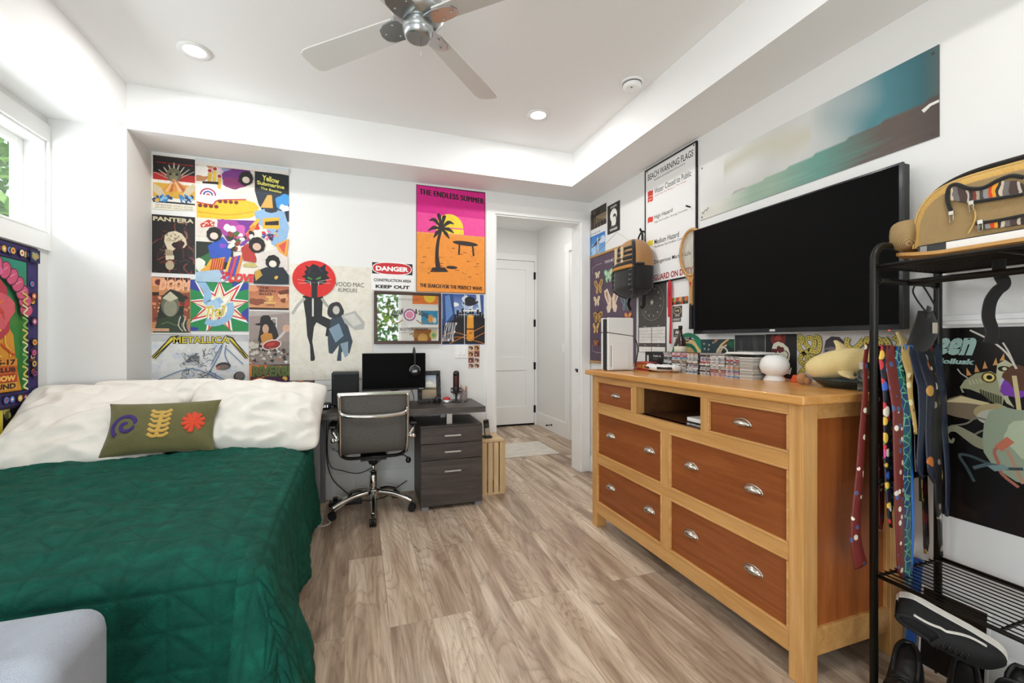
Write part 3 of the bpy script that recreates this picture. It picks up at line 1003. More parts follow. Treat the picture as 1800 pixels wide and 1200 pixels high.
# ================================================================== DESK, CHAIR AND WHAT STANDS ON THE DESK
DESKW = wood('charcoal_wood_grain', '#332f2d', '#57504c', '#7a726d', 'x', 1.6, 0.5)
DESKS = wood('charcoal_wood_side', '#2f2a27', '#483f3b', '#60564f', 'x', 1.4, 0.5)
GMETAL = mat('grey_painted_metal', '#84868a', 0.45, 0.2)
SILVER = mat('satin_silver', '#cfd0cf', 0.3, 0.85)
CHROME = mat('polished_chrome', '#d9d6d2', 0.12, 1.0)
desk = thing('desk', 'charcoal wood-grain desk with a drawer cabinet under its right end', 'desk', (0.31, 3.55, 0), (0, 0, 0))
DZ0, DZ1 = 0.722, 0.766
def rotd(b):     # the desk stands a touch askew
    R = Matrix.Translation((0.31, 3.55, 0)) @ Matrix.Rotation(radians(-1.0), 4, 'Z') @ Matrix.Translation((-0.31, -3.55, 0))
    b.v = [tuple(R @ Vector(p)) for p in b.v]; return b
obj('desktop', rotd(MB().box(-0.31, 0.935, 3.29, 3.785, DZ0, DZ1)), DESKW, desk, bevel=0.002)
for y in (3.312, 3.72):
    obj('leg', rotd(MB().box(-0.302, -0.255, y, y + 0.045, 0, DZ0)), GMETAL, desk, bevel=0.003)
obj('side_rail', rotd(MB().box(-0.297, -0.262, 3.357, 3.72, 0.66, 0.70)), GMETAL, desk)
cx0, cx1, cy0, cy1, cz0, cz1 = 0.437, 0.915, 3.32, 3.76, 0.025, 0.632
cab = obj('cabinet', rotd(MB().box(cx0, cx1, cy0, cy1, cz0, cz1)), DESKS, desk, bevel=0.002)
for z0, z1 in ((0.498, 0.618), (0.376, 0.494), (0.03, 0.372)):
    dr = obj('drawer', rotd(MB().box(cx0 + 0.003, cx1 - 0.003, cy0 - 0.018, cy0 - 0.001, z0, z1)), DESKS, desk, bevel=0.0015)
    hz = {0.498: 0.558, 0.376: 0.436, 0.03: 0.290}[z0]
    b = MB(); b.box(0.615, 0.74, cy0 - 0.045, cy0 - 0.033, hz - 0.006, hz + 0.006); b.box(0.628, 0.638, cy0 - 0.035, cy0 - 0.018, hz - 0.004, hz + 0.004); b.box(0.717, 0.727, cy0 - 0.035, cy0 - 0.018, hz - 0.004, hz + 0.004)
    obj('handle', rotd(b), SILVER, dr, bevel=0.002)
for x, y in ((cx0 + 0.01, cy0), (cx1 - 0.06, cy0), (cx0 + 0.01, cy1 - 0.05), (cx1 - 0.06, cy1 - 0.05)):
    obj('foot', rotd(MB().box(x, x + 0.05, y - 0.01, y + 0.04, 0, 0.026)), GMETAL, desk)
for x, y in ((0.665, 3.375), (0.665, 3.68)):
    obj('riser', rotd(MB().box(x - 0.021, x + 0.021, y - 0.012, y + 0.012, cz1, DZ0)), SILVER, desk)

# ---- office chair
MESHF = mat('grey_mesh_weave', '#4a4845', 0.75)
g = N(MESHF); v = g.coords((1, 1, 1)); g.bump(g.noise(v, 420, 2), 0.5, 0.002)
g.color(g.mix(g.ramp(g.noise(g.coords((240, 60, 420)), 1.5, 3, 0.7), [(0.35, '#000'), (0.65, '#fff')]), '#3a3734', '#76726d'))
BLKP = mat('black_plastic', '#121212', 0.4)
CX, CY = 0.10, 3.44
ch = thing('office_chair', 'chrome and grey mesh office chair pushed up to the desk', 'office chair', (CX, CY, 0))
# back and seat sling: one curved profile (y, z), back leans towards the viewer
prof = smooth_path([(0, 3.135, 0.915), (0, 3.150, 0.80), (0, 3.168, 0.70), (0, 3.178, 0.62), (0, 3.195, 0.545), (0, 3.235, 0.495), (0, 3.30, 0.478), (0, 3.42, 0.482), (0, 3.54, 0.492), (0, 3.62, 0.495), (0, 3.655, 0.475)], 5)
def sling(u, v):
    k = v * (len(prof) - 1); i = min(int(k), len(prof) - 2); p = prof[i].lerp(prof[i + 1], k - i)
    return (CX - 0.212 + 0.424 * u, p.y, p.z)
obj('mesh_sling', MB().grid(sling, 6, 50), MESHF, ch, solid=0.008)
for s in (-1, 1):
    b = MB(); P = [(CX + s * 0.222, p.y, p.z) for p in prof]
    b.tube(P, 0.0135, 8, flat=1.7, up=(0, 1, 0.2))
    obj('side_frame', b, CHROME, ch)
    # arm rest: chrome loop with a black pad
    b = MB()
    ax = CX + s * 0.262
    b.tube(smooth_path([(CX + s * 0.232, 3.185, 0.60), (ax, 3.20, 0.64), (ax + s * 0.012, 3.27, 0.652), (ax + s * 0.012, 3.46, 0.652), (ax, 3.53, 0.63), (ax - s * 0.01, 3.545, 0.56), (CX + s * 0.232, 3.53, 0.505)], 6), 0.012, 10)
    ar = obj('armrest', b, CHROME, ch)
    b = MB(); b.box(ax - 0.014, ax + 0.038 if s > 0 else ax + 0.014, 3.24, 3.48, 0.664, 0.686) if s > 0 else b.box(ax - 0.038, ax + 0.014, 3.24, 3.48, 0.664, 0.686)
    obj('arm_pad', b, BLKP, ar, bevel=0.009, seg=3)
    obj('bolt', MB().cyl((CX + s * 0.236, 3.18, 0.60), (CX + s * 0.262, 3.175, 0.60), 0.016, 14).ball((CX + s * 0.266, 3.174, 0.60), 0.017, 0.017, 0.017, 12, 8), CHROME, ar)
obj('top_bar', MB().box(CX - 0.238, CX + 0.238, 3.118, 3.146, 0.902, 0.928), CHROME, ch, bevel=0.008, seg=3)
hb = smooth_path([(CX - 0.215, 3.146, 0.80), (CX - 0.205, 3.10, 0.785), (CX - 0.15, 3.085, 0.772), (CX, 3.078, 0.766), (CX + 0.15, 3.085, 0.772), (CX + 0.205, 3.10, 0.785), (CX + 0.215, 3.146, 0.80)], 6)
obj('pull_bar', MB().tube(hb, 0.015, 10), CHROME, ch)
b = MB(); b.tube(smooth_path([(CX - 0.21, 3.26, 0.47), (CX - 0.16, 3.30, 0.44), (CX, 3.34, 0.43), (CX + 0.16, 3.30, 0.44), (CX + 0.21, 3.26, 0.47)], 6), 0.012, 8)
b.tube(smooth_path([(CX - 0.21, 3.56, 0.475), (CX - 0.16, 3.53, 0.44), (CX, 3.50, 0.43), (CX + 0.16, 3.53, 0.44), (CX + 0.21, 3.56, 0.475)], 6), 0.012, 8)
b.box(CX - 0.09, CX + 0.09, 3.33, 3.53, 0.405, 0.438); b.lathe([(0.035, 0.415), (0.045, 0.40), (0.03, 0.355)], (CX, CY, 0), seg=20)
obj('tilt_mechanism', b, BLKP, ch)
b = MB(); b.tube([(CX + 0.05, 3.40, 0.41), (CX + 0.22, 3.385, 0.415), (CX + 0.245, 3.38, 0.395)], 0.005, 8); b.ball((CX + 0.252, 3.378, 0.375), 0.02, 0.012, 0.024, 12, 8)
obj('lift_lever', b, BLKP, ch)
b = MB(); b.cyl((CX, CY, 0.36), (CX, CY, 0.285), 0.0135, 18); b.cyl((CX, CY, 0.30), (CX, CY, 0.13), 0.026, 22); b.lathe([(0.03, 0.175), (0.046, 0.165), (0.048, 0.115), (0.035, 0.105)], (CX, CY, 0), seg=24)
obj('gas_column', b, CHROME, ch)
for k in range(5):
    an = radians(-92 + 72 * k)
    d = Vector((cos(an), sin(an), 0)); c0 = Vector((CX, CY, 0))
    P = smooth_path([c0 + d * 0.035 + Vector((0, 0, 0.145)), c0 + d * 0.14 + Vector((0, 0, 0.132)), c0 + d * 0.24 + Vector((0, 0, 0.10)), c0 + d * 0.292 + Vector((0, 0, 0.078))], 5)
    n = len(P)
    sp_ = obj('base_spoke', MB().tube(P, [0.021 - 0.008 * i / n for i in range(n)], 10, up=(0, 0, 1)), CHROME, ch)
    e = c0 + d * 0.285
    b = MB(); tx = Vector((-d.y, d.x, 0))
    b.cyl(e + Vector((0, 0, 0.08)), e + Vector((0, 0, 0.045)), 0.008, 10)
    for s in (-1, 1):
        q = e + d * 0.008 + tx * s * 0.014 + Vector((0, 0, 0.0265))
        b.cyl(q - tx * 0.009, q + tx * 0.009, 0.0262, 20)
    q = e + d * 0.008 + Vector((0, 0, 0.034))
    b.cyl(q - tx * 0.006, q + tx * 0.006, 0.027, 16)
    obj('caster', b, BLKP, sp_)
# ================================================================== DRESSER
LWOOD = wood('honey_maple', '#b9854a', '#d09d5e', '#dfb074', 'y', 0.9, 0.38)
LWOODZ = wood('honey_maple_upright', '#b9854a', '#d09d5e', '#dfb074', 'z', 0.9, 0.38)
LTOP = wood('honey_maple_top', '#c4873f', '#d39a56', '#e2b072', 'y', 1.1, 0.24)
DWOOD = wood('cherry_panel', '#7b3f18', '#965227', '#a86333', 'y', 1.0, 0.38)
DWOODZ = wood('cherry_panel_upright', '#8a4a20', '#a55c2b', '#b56d38', 'z', 0.8, 0.36)
INNER = wood('dark_inner_wood', '#4a2c14', '#5e3a1c', '#6b4524', 'y', 0.9, 0.5)
NIK = mat('satin_nickel', '#c9c3b8', 0.22, 0.95)
EX0, EX1, EY0, EY1, EZ = 1.535, 2.10, 1.158, 2.69, 1.073   # front, back, near end, far end, top
dr = thing('dresser', 'honey and cherry wood dresser with an open cubby, under the television', 'dresser', (1.82, 1.92, 0))
obj('top', MB().box(1.50, 2.118, 1.130, 2.735, EZ - 0.034, EZ), LTOP, dr, bevel=0.006, seg=3)
PW = 0.076
for x0, x1 in ((EX0, EX0 + PW), (EX1 - PW, EX1)):
    for y0, y1 in ((EY0, EY0 + PW - 0.018), (EY1 - PW + 0.018, EY1)):
        obj('corner_post', MB().box(x0, x1, y0, y1, 0, EZ - 0.034), LWOODZ, dr, bevel=0.003)
fy0, fy1 = EY0 + PW - 0.018, EY1 - PW + 0.018
def rail(n, z0, z1, y0=fy0, y1=fy1):
    return obj(n, MB().box(EX0 + 0.004, EX0 + 0.06, y0, y1, z0, z1), LWOOD, dr, bevel=0.001)
rows = [(0.845, 1.003), (0.497, 0.792), (0.170, 0.448)]
rail('face_rail', 1.003, EZ - 0.034); rail('face_rail', 0.792, 0.845); rail('face_rail', 0.448, 0.497); rail('face_rail', 0.095, 0.170)
obj('face_stile', MB().box(EX0 + 0.004, EX0 + 0.06, 1.896, 1.954, 0.170, 0.448), LWOODZ, dr)
obj('face_stile', MB().box(EX0 + 0.004, EX0 + 0.06, 1.896, 1.954, 0.497, 0.792), LWOODZ, dr)
obj('face_stile', MB().box(EX0 + 0.004, EX0 + 0.06, 1.627, 1.672, 0.845, 1.003), LWOODZ, dr)
obj('face_stile', MB().box(EX0 + 0.004, EX0 + 0.06, 2.185, 2.225, 0.845, 1.003), LWOODZ, dr)
def cup_pull(y, z, parent):
    b = MB(); x = EX0 + 0.0165
    n, m = 12, 6
    def f(u, v):
        a = pi * u; t = v * pi / 2
        return (x - 0.003 - 0.023 * sin(t) * (0.35 + 0.65 * sin(a)), y + 0.043 * cos(a) * (0.55 + 0.45 * cos(t) ** 0.5 if t < 1.5 else 0.55 + 0.45 * 0.3), z - 0.010 + 0.026 * sin(a) * cos(t) - 0.0 * v)
    b.grid(f, n, m)
    b.box(x - 0.003, x, y - 0.047, y + 0.047, z - 0.014, z - 0.008)
    b.tube([(x - 0.002, y + 0.046 * cos(pi * i / 12), z - 0.012 + 0.028 * sin(pi * i / 12)) for i in range(13)], 0.003, 6)
    obj('cup_pull', b, NIK, parent, solid=0.0015)
def drawer(y0, y1, z0, z1, pulls):
    d = obj('drawer', MB().box(EX0 + 0.016, EX0 + 0.034, y0 + 0.001, y1 - 0.001, z0 + 0.001, z1 - 0.001), DWOOD, dr)
    b = MB(); w = 0.011
    for a in ((y0, y1, z0, z0 + w), (y0, y1, z1 - w, z1), (y0, y0 + w, z0 + w, z1 - w), (y1 - w, y1, z0 + w, z1 - w)):
        b.box(EX0 + 0.000, EX0 + 0.0165, *a)
    obj('drawer_bead', b, LWOOD, d, bevel=0.004)
    for y in pulls:
        cup_pull(y, (z0 + z1) / 2 + 0.012 if len(pulls) > 1 else (z0 + z1) / 2, d)
drawer(2.225, fy1, *rows[0], [2.42]); drawer(fy0, 1.627, *rows[0], [1.44])
drawer(1.954, fy1, *rows[1], [2.475, 2.075]); drawer(fy0, 1.896, *rows[1], [1.745, 1.385])
drawer(1.954, fy1, *rows[2], [2.475, 2.075]); drawer(fy0, 1.896, *rows[2], [1.745, 1.385])
# carcass: cubby walls, back, bottom, end panels
b = MB(); b.box(EX0 + 0.06, EX1 - 0.02, 1.655, 1.672, 0.83, 1.035); b.box(EX0 + 0.06, EX1 - 0.02, 2.185, 2.20, 0.83, 1.035); b.box(EX0 + 0.03, EX1 - 0.02, 1.655, 2.20, 0.828, 0.845)
b.box(EX1 - 0.03, EX1 - 0.02, fy0, fy1, 0.10, 1.035); b.box(EX0 + 0.06, EX1 - 0.03, fy0, fy1, 0.10, 0.115)
obj('carcass', b, INNER, dr)
for y0, y1 in ((EY0 + 0.016, EY0 + 0.028), (EY1 - 0.028, EY1 - 0.016)):
    obj('end_panel', MB().box(EX0 + PW, EX1 - PW, y0, y1, 0.19, 0.985), DWOODZ, dr)
    ya, yb = (EY0 + 0.004, EY0 + 0.03) if y0 < 1.5 else (EY1 - 0.03, EY1 - 0.004)
    obj('end_rail', MB().box(EX0 + PW, EX1 - PW, ya, yb, 0.097, 0.198), LWOOD, dr, bevel=0.002)
    obj('end_rail', MB().box(EX0 + PW, EX1 - PW, ya, yb, 0.980, EZ - 0.034), LWOOD, dr, bevel=0.002)
    obj('end_stile', MB().box(EX1 - PW - 0.02, EX1 - PW, ya, yb, 0.198, 0.98), LWOODZ, dr, bevel=0.002)

# ================================================================== TELEVISION
SCREEN = mat('black_screen', '#010101', 0.6, spec=0.1)
BEZEL = mat('dark_glossy_bezel', '#2a2b2e', 0.12, 0.3)
tv = thing('television', 'large black flat television on the wall above the dresser', 'television', (2.10, 1.725, 1.65))
TVY0, TVY1, TVZ0, TVZ1, TVX = 1.137, 2.300, 1.318, 1.992, 2.06
obj('housing', MB().box(TVX + 0.006, TVX + 0.05, TVY0 + 0.002, TVY1 - 0.002, TVZ0 + 0.002, TVZ1 - 0.002), BLKP, tv, bevel=0.004)
b = MB()
b.box(TVX, TVX + 0.012, TVY0, TVY1, TVZ1 - 0.008, TVZ1); b.box(TVX, TVX + 0.012, TVY0, TVY1, TVZ0, TVZ0 + 0.022)
b.box(TVX, TVX + 0.012, TVY0, TVY0 + 0.013, TVZ0 + 0.022, TVZ1 - 0.008); b.box(TVX, TVX + 0.012, TVY1 - 0.013, TVY1, TVZ0 + 0.022, TVZ1 - 0.008)
obj('bezel', b, BEZEL, tv)
obj('screen', MB().box(TVX + 0.003, TVX + 0.008, TVY0 + 0.012, TVY1 - 0.012, TVZ0 + 0.021, TVZ1 - 0.007), SCREEN, tv)
obj('wall_bracket', MB().box(TVX + 0.05, XR - 0.001, 1.55, 1.90, 1.55, 1.80), BLKP, tv)
a = Art(0.036, 0.014, '#2a2b2e', 0.0002); a.text('onn', 0.06, 0.94, 0.12, 0.88, '#f4f4f4', 0.03)
a.place('maker_lettering', (TVX - 0.0003, 1.742, TVZ0 + 0.018), RIGHT_U, UP, parent=tv)
obj('standby_light', MB().ball((TVX + 0.004, TVY0 + 0.05, TVZ0 - 0.001), 0.003, seg=8, rings=6), mat('red_led', '#ff3020', 0.4, emit=3.0), tv)
# ================================================================== ARMCHAIR at the foot of the bed (only its back corner shows)
arm = thing('armchair', 'grey upholstered armchair at the foot of the bed', 'armchair', (-1.12, 0.75, 0))
b = MB(); b.box(-1.72, -0.550, 1.06, 1.305, 0.22, 0.662); obj('chair_back', b, GREY, arm, bevel=0.055, seg=5)
b = MB(); b.box(-1.70, -0.58, 0.45, 1.055, 0.20, 0.44); obj('seat_cushion', b, GREY, arm, bevel=0.04, seg=4)
for x in (-1.66, -0.62):
    for y in (0.5, 1.25):
        obj('leg', MB().cyl((x, y, 0), (x, y, 0.235), 0.018, 14, 0.026), BLACKW, arm)

# ================================================================== BLACK GARMENT RACK
RACKM = mat('black_powder_coat', '#15140f', 0.42, 0.3)
FXR, BXR, RY, RY2 = 1.731, 2.098, 1.043, 0.08
rack = thing('garment_rack', 'black metal garment rack with wire shelves beside the dresser', 'garment rack', (1.915, 0.56, 0))
def end_frame(y):
    b = MB(); r = 0.0125
    P = [(FXR, y, 0.004), (FXR, y, 1.54)] + arc((FXR + 0.06, y, 1.555), 0.06, pi, pi / 2, 8) + arc((BXR - 0.06, y, 1.555), 0.06, pi / 2, 0, 8) + [(BXR, y, 1.54), (BXR, y, 0.004)]
    b.tube(P, r, 12)
    for z in (1.487, 1.235, 0.772):
        b.cyl((FXR, y, z), (BXR, y, z), 0.0105, 12)
        for x, s in ((FXR, 1), (BXR, -1)):
            b.cyl((x + s * 0.012, y, z), (x + s * 0.018, y, z), 0.0155, 14)
    obj('end_frame', b, RACKM, rack)
end_frame(RY); end_frame(RY2)
def wire_shelf(z, n):
    b = MB()
    for x in (FXR, BXR): b.cyl((x, RY, z), (x, RY2, z), 0.007, 10)
    for y in (RY - 0.008, RY - 0.32, RY - 0.64, RY2 + 0.008): b.bar((FXR, y, z - 0.004), (BXR, y, z - 0.004), 0.007, 0.007)
    for i in range(1, n):
        x = FXR + (BXR - FXR) * i / n; b.cyl((x, RY, z + 0.002), (x, RY2, z + 0.002), 0.0022, 6)
    obj('wire_shelf', b, RACKM, rack)
wire_shelf(0.442, 13); wire_shelf(1.535, 13)
obj('hanging_rail', MB().cyl((1.913, RY, 1.487), (1.913, RY2, 1.487), 0.0115, 12), RACKM, rack)
for x in (FXR, BXR):
    for y in (RY, RY2): obj('foot_cap', MB().cyl((x, y, 0), (x, y, 0.03), 0.0145, 14), BLKP, rack)

# skateboard deck lying upside on the top shelf
SKW = wood('skateboard_maple', '#a87438', '#c8954f', '#dcb06c', 'y', 1.4, 0.45)
sk = thing('skateboard_deck', 'bare wooden skateboard deck lying on the top of the rack', 'skateboard deck', (1.85, 0.62, 1.545))
def deck(u, v, dz):
    y = 1.028 - 0.80 * u
    e = min(u, 1 - u) * 0.80
    w = 0.102 * (1 - max(0, (0.12 - e) / 0.12) ** 2.4) ** 0.5 if e < 0.12 else 0.102
    kick = 0.05 * max(0, (0.17 - e) / 0.17) ** 1.6
    x = 1.85 + (2 * v - 1) * max(w, 0.004)
    return (x, y, 1.5445 + dz + kick * 0.5 + 0.006 * (2 * v - 1) ** 2)
b = MB(); b.grid(lambda u, v: deck(u, v, 0.011), 40, 8); b.grid(lambda u, v: deck(u, v, 0), 40, 8)
for vv in (0, 1):
    b.grid(lambda u, v: deck(u, vv, 0.011 * v), 40, 1)
for uu in (0, 1):
    b.grid(lambda u, v: deck(uu, u, 0.011 * v), 8, 1)
obj('deck', b, SKW, sk)
# flat box (portfolio with a white label) under the backpack
fb = thing('flat_case', 'flat black case with a white label strip under the backpack', 'case', (1.90, 0.66, 1.563))
obj('case_body', MB().box(1.785, 2.06, 0.40, 0.945, 1.564, 1.592), BLKP, fb, bevel=0.003)
obj('label_strip', MB().box(1.7825, 1.785, 0.42, 0.865, 1.567, 1.589), mat('white_card', '#e9e9e6', 0.5), fb)
obj('clasp', MB().box(1.782, 1.785, 0.916, 0.934, 1.568, 1.588), mat('grey_plastic', '#8a8a88', 0.4), fb)

# ---- woven backpack on top
HEMP = mat('woven_hemp', '#a5875a', 0.95)
g = N(HEMP); v = g.coords()
wv = g.new('ShaderNodeTexWave', wave_type='BANDS', bands_direction='DIAGONAL'); wv.inputs['Scale'].default_value = 130; wv.inputs['Distortion'].default_value = 1.2
g.link(v, wv.inputs['Vector'])
wv2 = g.new('ShaderNodeTexWave', wave_type='BANDS', bands_direction='Z'); wv2.inputs['Scale'].default_value = 170; wv2.inputs['Distortion'].default_value = 0.6
g.link(v, wv2.inputs['Vector'])
g.color(g.mix(wv.outputs['Fac'], g.mix(g.noise(v, 18, 4), '#7d643e', '#9a7c4e'), g.mix(wv2.outputs['Fac'], '#c8ac7c', '#a98c60')))
g.bump(wv.outputs['Fac'], 0.6, 0.002)
CANVAS = fabric('yellow_canvas', '#d9b266', 300, 0.85, 0.3, vary='#c4954a')
BROWNW = fabric('brown_woven_side', '#6f5a40', 300, 0.95, 0.5, vary='#4d3c2a')
BLKF = fabric('black_webbing', '#141311', 500, 0.85, 0.35)
ZIP = mat('zip_metal', '#a8a49a', 0.3, 0.9)
SERAPE = mat('striped_serape', '#8a5a40', 0.9)
g = N(SERAPE); tcv = g.coords((1, 1, 1))
sep = g.new('ShaderNodeSeparateXYZ'); g.link(tcv, sep.inputs[0])
m1 = g.new('ShaderNodeMath', operation='MULTIPLY'); m1.inputs[1].default_value = 8.5; g.link(sep.outputs['Y'], m1.inputs[0])
nz = g.noise(tcv, 12, 3); m2 = g.new('ShaderNodeMath', operation='MULTIPLY_ADD'); m2.inputs[1].default_value = 0.35; g.link(nz, m2.inputs[0]); g.link(m1.outputs[0], m2.inputs[2])
fr_ = g.new('ShaderNodeMath', operation='FRACT'); g.link(m2.outputs[0], fr_.inputs[0])
g.color(g.ramp(fr_.outputs[0], [(0.0, '#3a302c'), (0.10, '#b9aea0'), (0.16, '#4a3a36'), (0.30, '#6f6a66'), (0.40, '#c9b9a4'), (0.46, '#33302e'), (0.52, '#e0982c'), (0.60, '#c8451e'), (0.67, '#8a8c88'), (0.76, '#4a4642'), (0.84, '#a59482'), (0.92, '#7a3a30')]))
for n_ in g.t.nodes:
    if n_.type == 'VALTORGB': n_.color_ramp.interpolation = 'CONSTANT'
bp = thing('woven_backpack', 'tan woven backpack with striped panels on top of the black rack', 'backpack', (1.93, 0.78, 1.595))
BY0, BY1, BZ0, BH = 0.52, 1.018, 1.594, 0.242
def bp_outline(k, n=40):
    """outline in (y, z) of the pack seen from the front, shrunk by k metres; starts at lower left"""
    out = []
    yc, hw = (BY0 + BY1) / 2, (BY1 - BY0) / 2
    for i in range(n + 1):
        a = pi - pi * i / n
        c, s = cos(a), sin(a)
        y = -(hw - k) * math.copysign(abs(c) ** 0.62, c)
        z = (BH - k) * abs(s) ** 0.62
        out.append((yc - y * -1 * -1, BZ0 + z))
    return out
def slab(b, x0, x1, k0, k1, n=40):
    o0, o1 = bp_outline(k0, n), bp_outline(k1, n)
    vs = [(x0, y, z) for y, z in o0] + [(x1, y, z) for y, z in o1]; m = len(o0)
    fs = [(i, i + 1, m + i + 1, m + i) for i in range(m - 1)] + [(m - 1, 0, m, 2 * m - 1)]
    b.put(vs, fs, True)
    b.put(vs[:m], [tuple(range(m))]); b.put(vs[m:], [tuple(range(m))[::-1]])
b = MB(); slab(b, 1.925, 2.07, 0.0, 0.006); obj('rear_panel', b, BROWNW, bp, bevel=0.008)
b = MB(); b.tube([(1.926, y, z) for y, z in bp_outline(-0.001)], 0.008, 8); obj('piping', b, BLKF, bp)
b = MB(); b.tube([(1.838, y, z) for y, z in bp_outline(0.040)], 0.0035, 8); obj('piping', b, HEMP, bp)
b = MB(); slab(b, 1.835, 1.918, 0.034, 0.016); obj('main_compartment', b, CANVAS, bp, bevel=0.012, seg=3)
b = MB(); slab(b, 1.795, 1.836, 0.074, 0.060); obj('front_pocket', b, HEMP, bp, bevel=0.006, seg=3)
def on_front(name, poly, m, x=1.792, t=0.005, bevel=0.0015):
    bb = MB(); bb.prism(poly, 'x', x - t, x + 0.002); return obj(name, bb, m, bp, bevel=bevel)
def yz(u, v): return (X_at(u, v, 1.795))
def X_at(u, v, x):
    r = (u - 900) / 768.0; up = (600 - v) / 768.0
    dx = cos(0.3368) * r + sin(0.3368); dy = -sin(0.3368) * r + cos(0.3368)
    t = x / dx
    return (t * dy, 1.27 + t * up)
PX = lambda pts, x=1.79: [X_at(u, v, x) for u, v in pts]
on_front('striped_panel', PX([(1671, 352), (1672, 330), (1682, 326), (1700, 333), (1716, 336), (1735, 330), (1762, 318), (1790, 318), (1806, 330), (1812, 340), (1760, 345), (1716, 352), (1700, 357)]), SERAPE)
on_front('striped_panel', PX([(1718, 404), (1716, 396), (1760, 388), (1812, 380), (1812, 392), (1760, 400)]), SERAPE)
def cord(name, pts, r, m, x=1.786):
    bb = MB(); bb.tube(smooth_path([(x,) + X_at(u, v, x) for u, v in pts], 6), r, 8, flat=0.5, up=(1, 0, 0)); return obj(name, bb, m, bp)
cord('zip_tape', [(1672, 372), (1665, 350), (1668, 330), (1681, 324), (1702, 331), (1728, 330), (1754, 317), (1778, 309), (1800, 312)], 0.006, BLKF)
cord('zip_tape', [(1706, 356), (1745, 350), (1800, 341)], 0.005, BLKF)
cord('zip_tape', [(1715, 393), (1755, 387), (1800, 378)], 0.005, BLKF)
cord('stitched_flap_edge', [(1672, 352), (1690, 352), (1705, 358), (1714, 374), (1712, 392), (1702, 410)], 0.002, CANVAS, 1.788)
for u, v in ((1672, 382), (1707, 364), (1723, 398)):
    y, z = X_at(u, v, 1.782); bb = MB(); bb.tube([(1.783, y - 0.005, z + 0.010), (1.783, y - 0.005, z - 0.014), (1.783, y + 0.005, z - 0.014), (1.783, y + 0.005, z + 0.010)], 0.0018, 6, closed=True); bb.box(1.781, 1.787, y - 0.006, y + 0.006, z + 0.008, z + 0.020)
    obj('zip_pull', bb, ZIP, bp)
b = MB(); b.M = Matrix.Translation((1.88, BY1 - 0.005, 1.65)); b.ball((0, 0, 0), 0.075, 0.045, 0.056, 20, 12, 0.7); obj('side_pocket', b, HEMP, bp)
b = MB(); b.tube(smooth_path([(2.02, 0.86, 1.832), (2.02, 0.82, 1.845), (2.02, 0.76, 1.846), (2.02, 0.70, 1.836)], 5), 0.007, 8, flat=0.5); obj('haul_loop', b, BLKF, bp)
b = MB(); b.tube(smooth_path([(1.93, 1.04, 1.607), (1.92, 1.085, 1.625), (1.92, 1.10, 1.65), (1.94, 1.07, 1.668), (1.96, 1.02, 1.672)], 6), 0.016, 8, flat=0.25, up=(0, 0, 1)); obj('shoulder_strap', b, BLKF, bp)
b = MB(); b.tube(smooth_path([(1.955, 0.812, 1.60), (1.958, 0.815, 1.50), (1.95, 0.800, 1.455), (1.945, 0.815, 1.432), (1.945, 0.83, 1.40), (1.945, 0.835, 1.35), (1.945, 0.825, 1.30), (1.945, 0.832, 1.265)], 6), [0.032, 0.03, 0.022, 0.012, 0.017, 0.019, 0.012, 0.008] if 0 else 0.017, 8, flat=0.3, up=(1, 0, 0)); obj('dangling_strap', b, BLKF, bp)

# ---- black sling bag hung from the rack's upper bar
sb = thing('sling_bag', 'small black sling bag hanging inside the end of the rack', 'bag', (2.0, 1.02, 1.49))
b = MB(); b.tube(smooth_path([(1.985, 1.043, 1.499), (1.975, 1.025, 1.475), (2.01, 1.02, 1.43), (2.035, 1.02, 1.395), (2.0, 1.02, 1.375), (1.975, 1.03, 1.40), (1.98, 1.06, 1.46), (1.985, 1.043, 1.499)], 6), 0.003, 8); obj('cord', b, BLKF, sb)
b = MB()
def bagf(u, v):
    a = 2 * pi * u
    z = 1.385 - 0.21 * v
    w = 0.028 + 0.042 * sin(pi * min(1, v * 0.62 + 0.12)); w *= (1 - max(0, v - 0.9) * 6) if v > 0.9 else 1
    cx = 2.015 - 0.06 * v + 0.02 * sin(v * 5)
    return (cx + w * cos(a) * (1 + 0.08 * sin(9 * v + 2 * a)), 1.04 + 0.024 * sin(a) * sin(pi * min(1, v * 0.9 + 0.1)), z)
b.grid(bagf, 24, 18); obj('bag_body', b, BLKF, sb)
obj('bag_label', MB().box(2.005, 2.03, 1.010, 1.013, 1.30, 1.34), mat('cream_label', '#cfc6b0', 0.6), sb)
b = MB(); b.tube([(2.02, 1.03, 1.40), (1.995, 1.028, 1.33), (1.95, 1.028, 1.24), (1.935, 1.03, 1.19)], 0.014, 8, flat=0.3, up=(0, 1, 0)); obj('bag_strap', b, BLKF, sb)

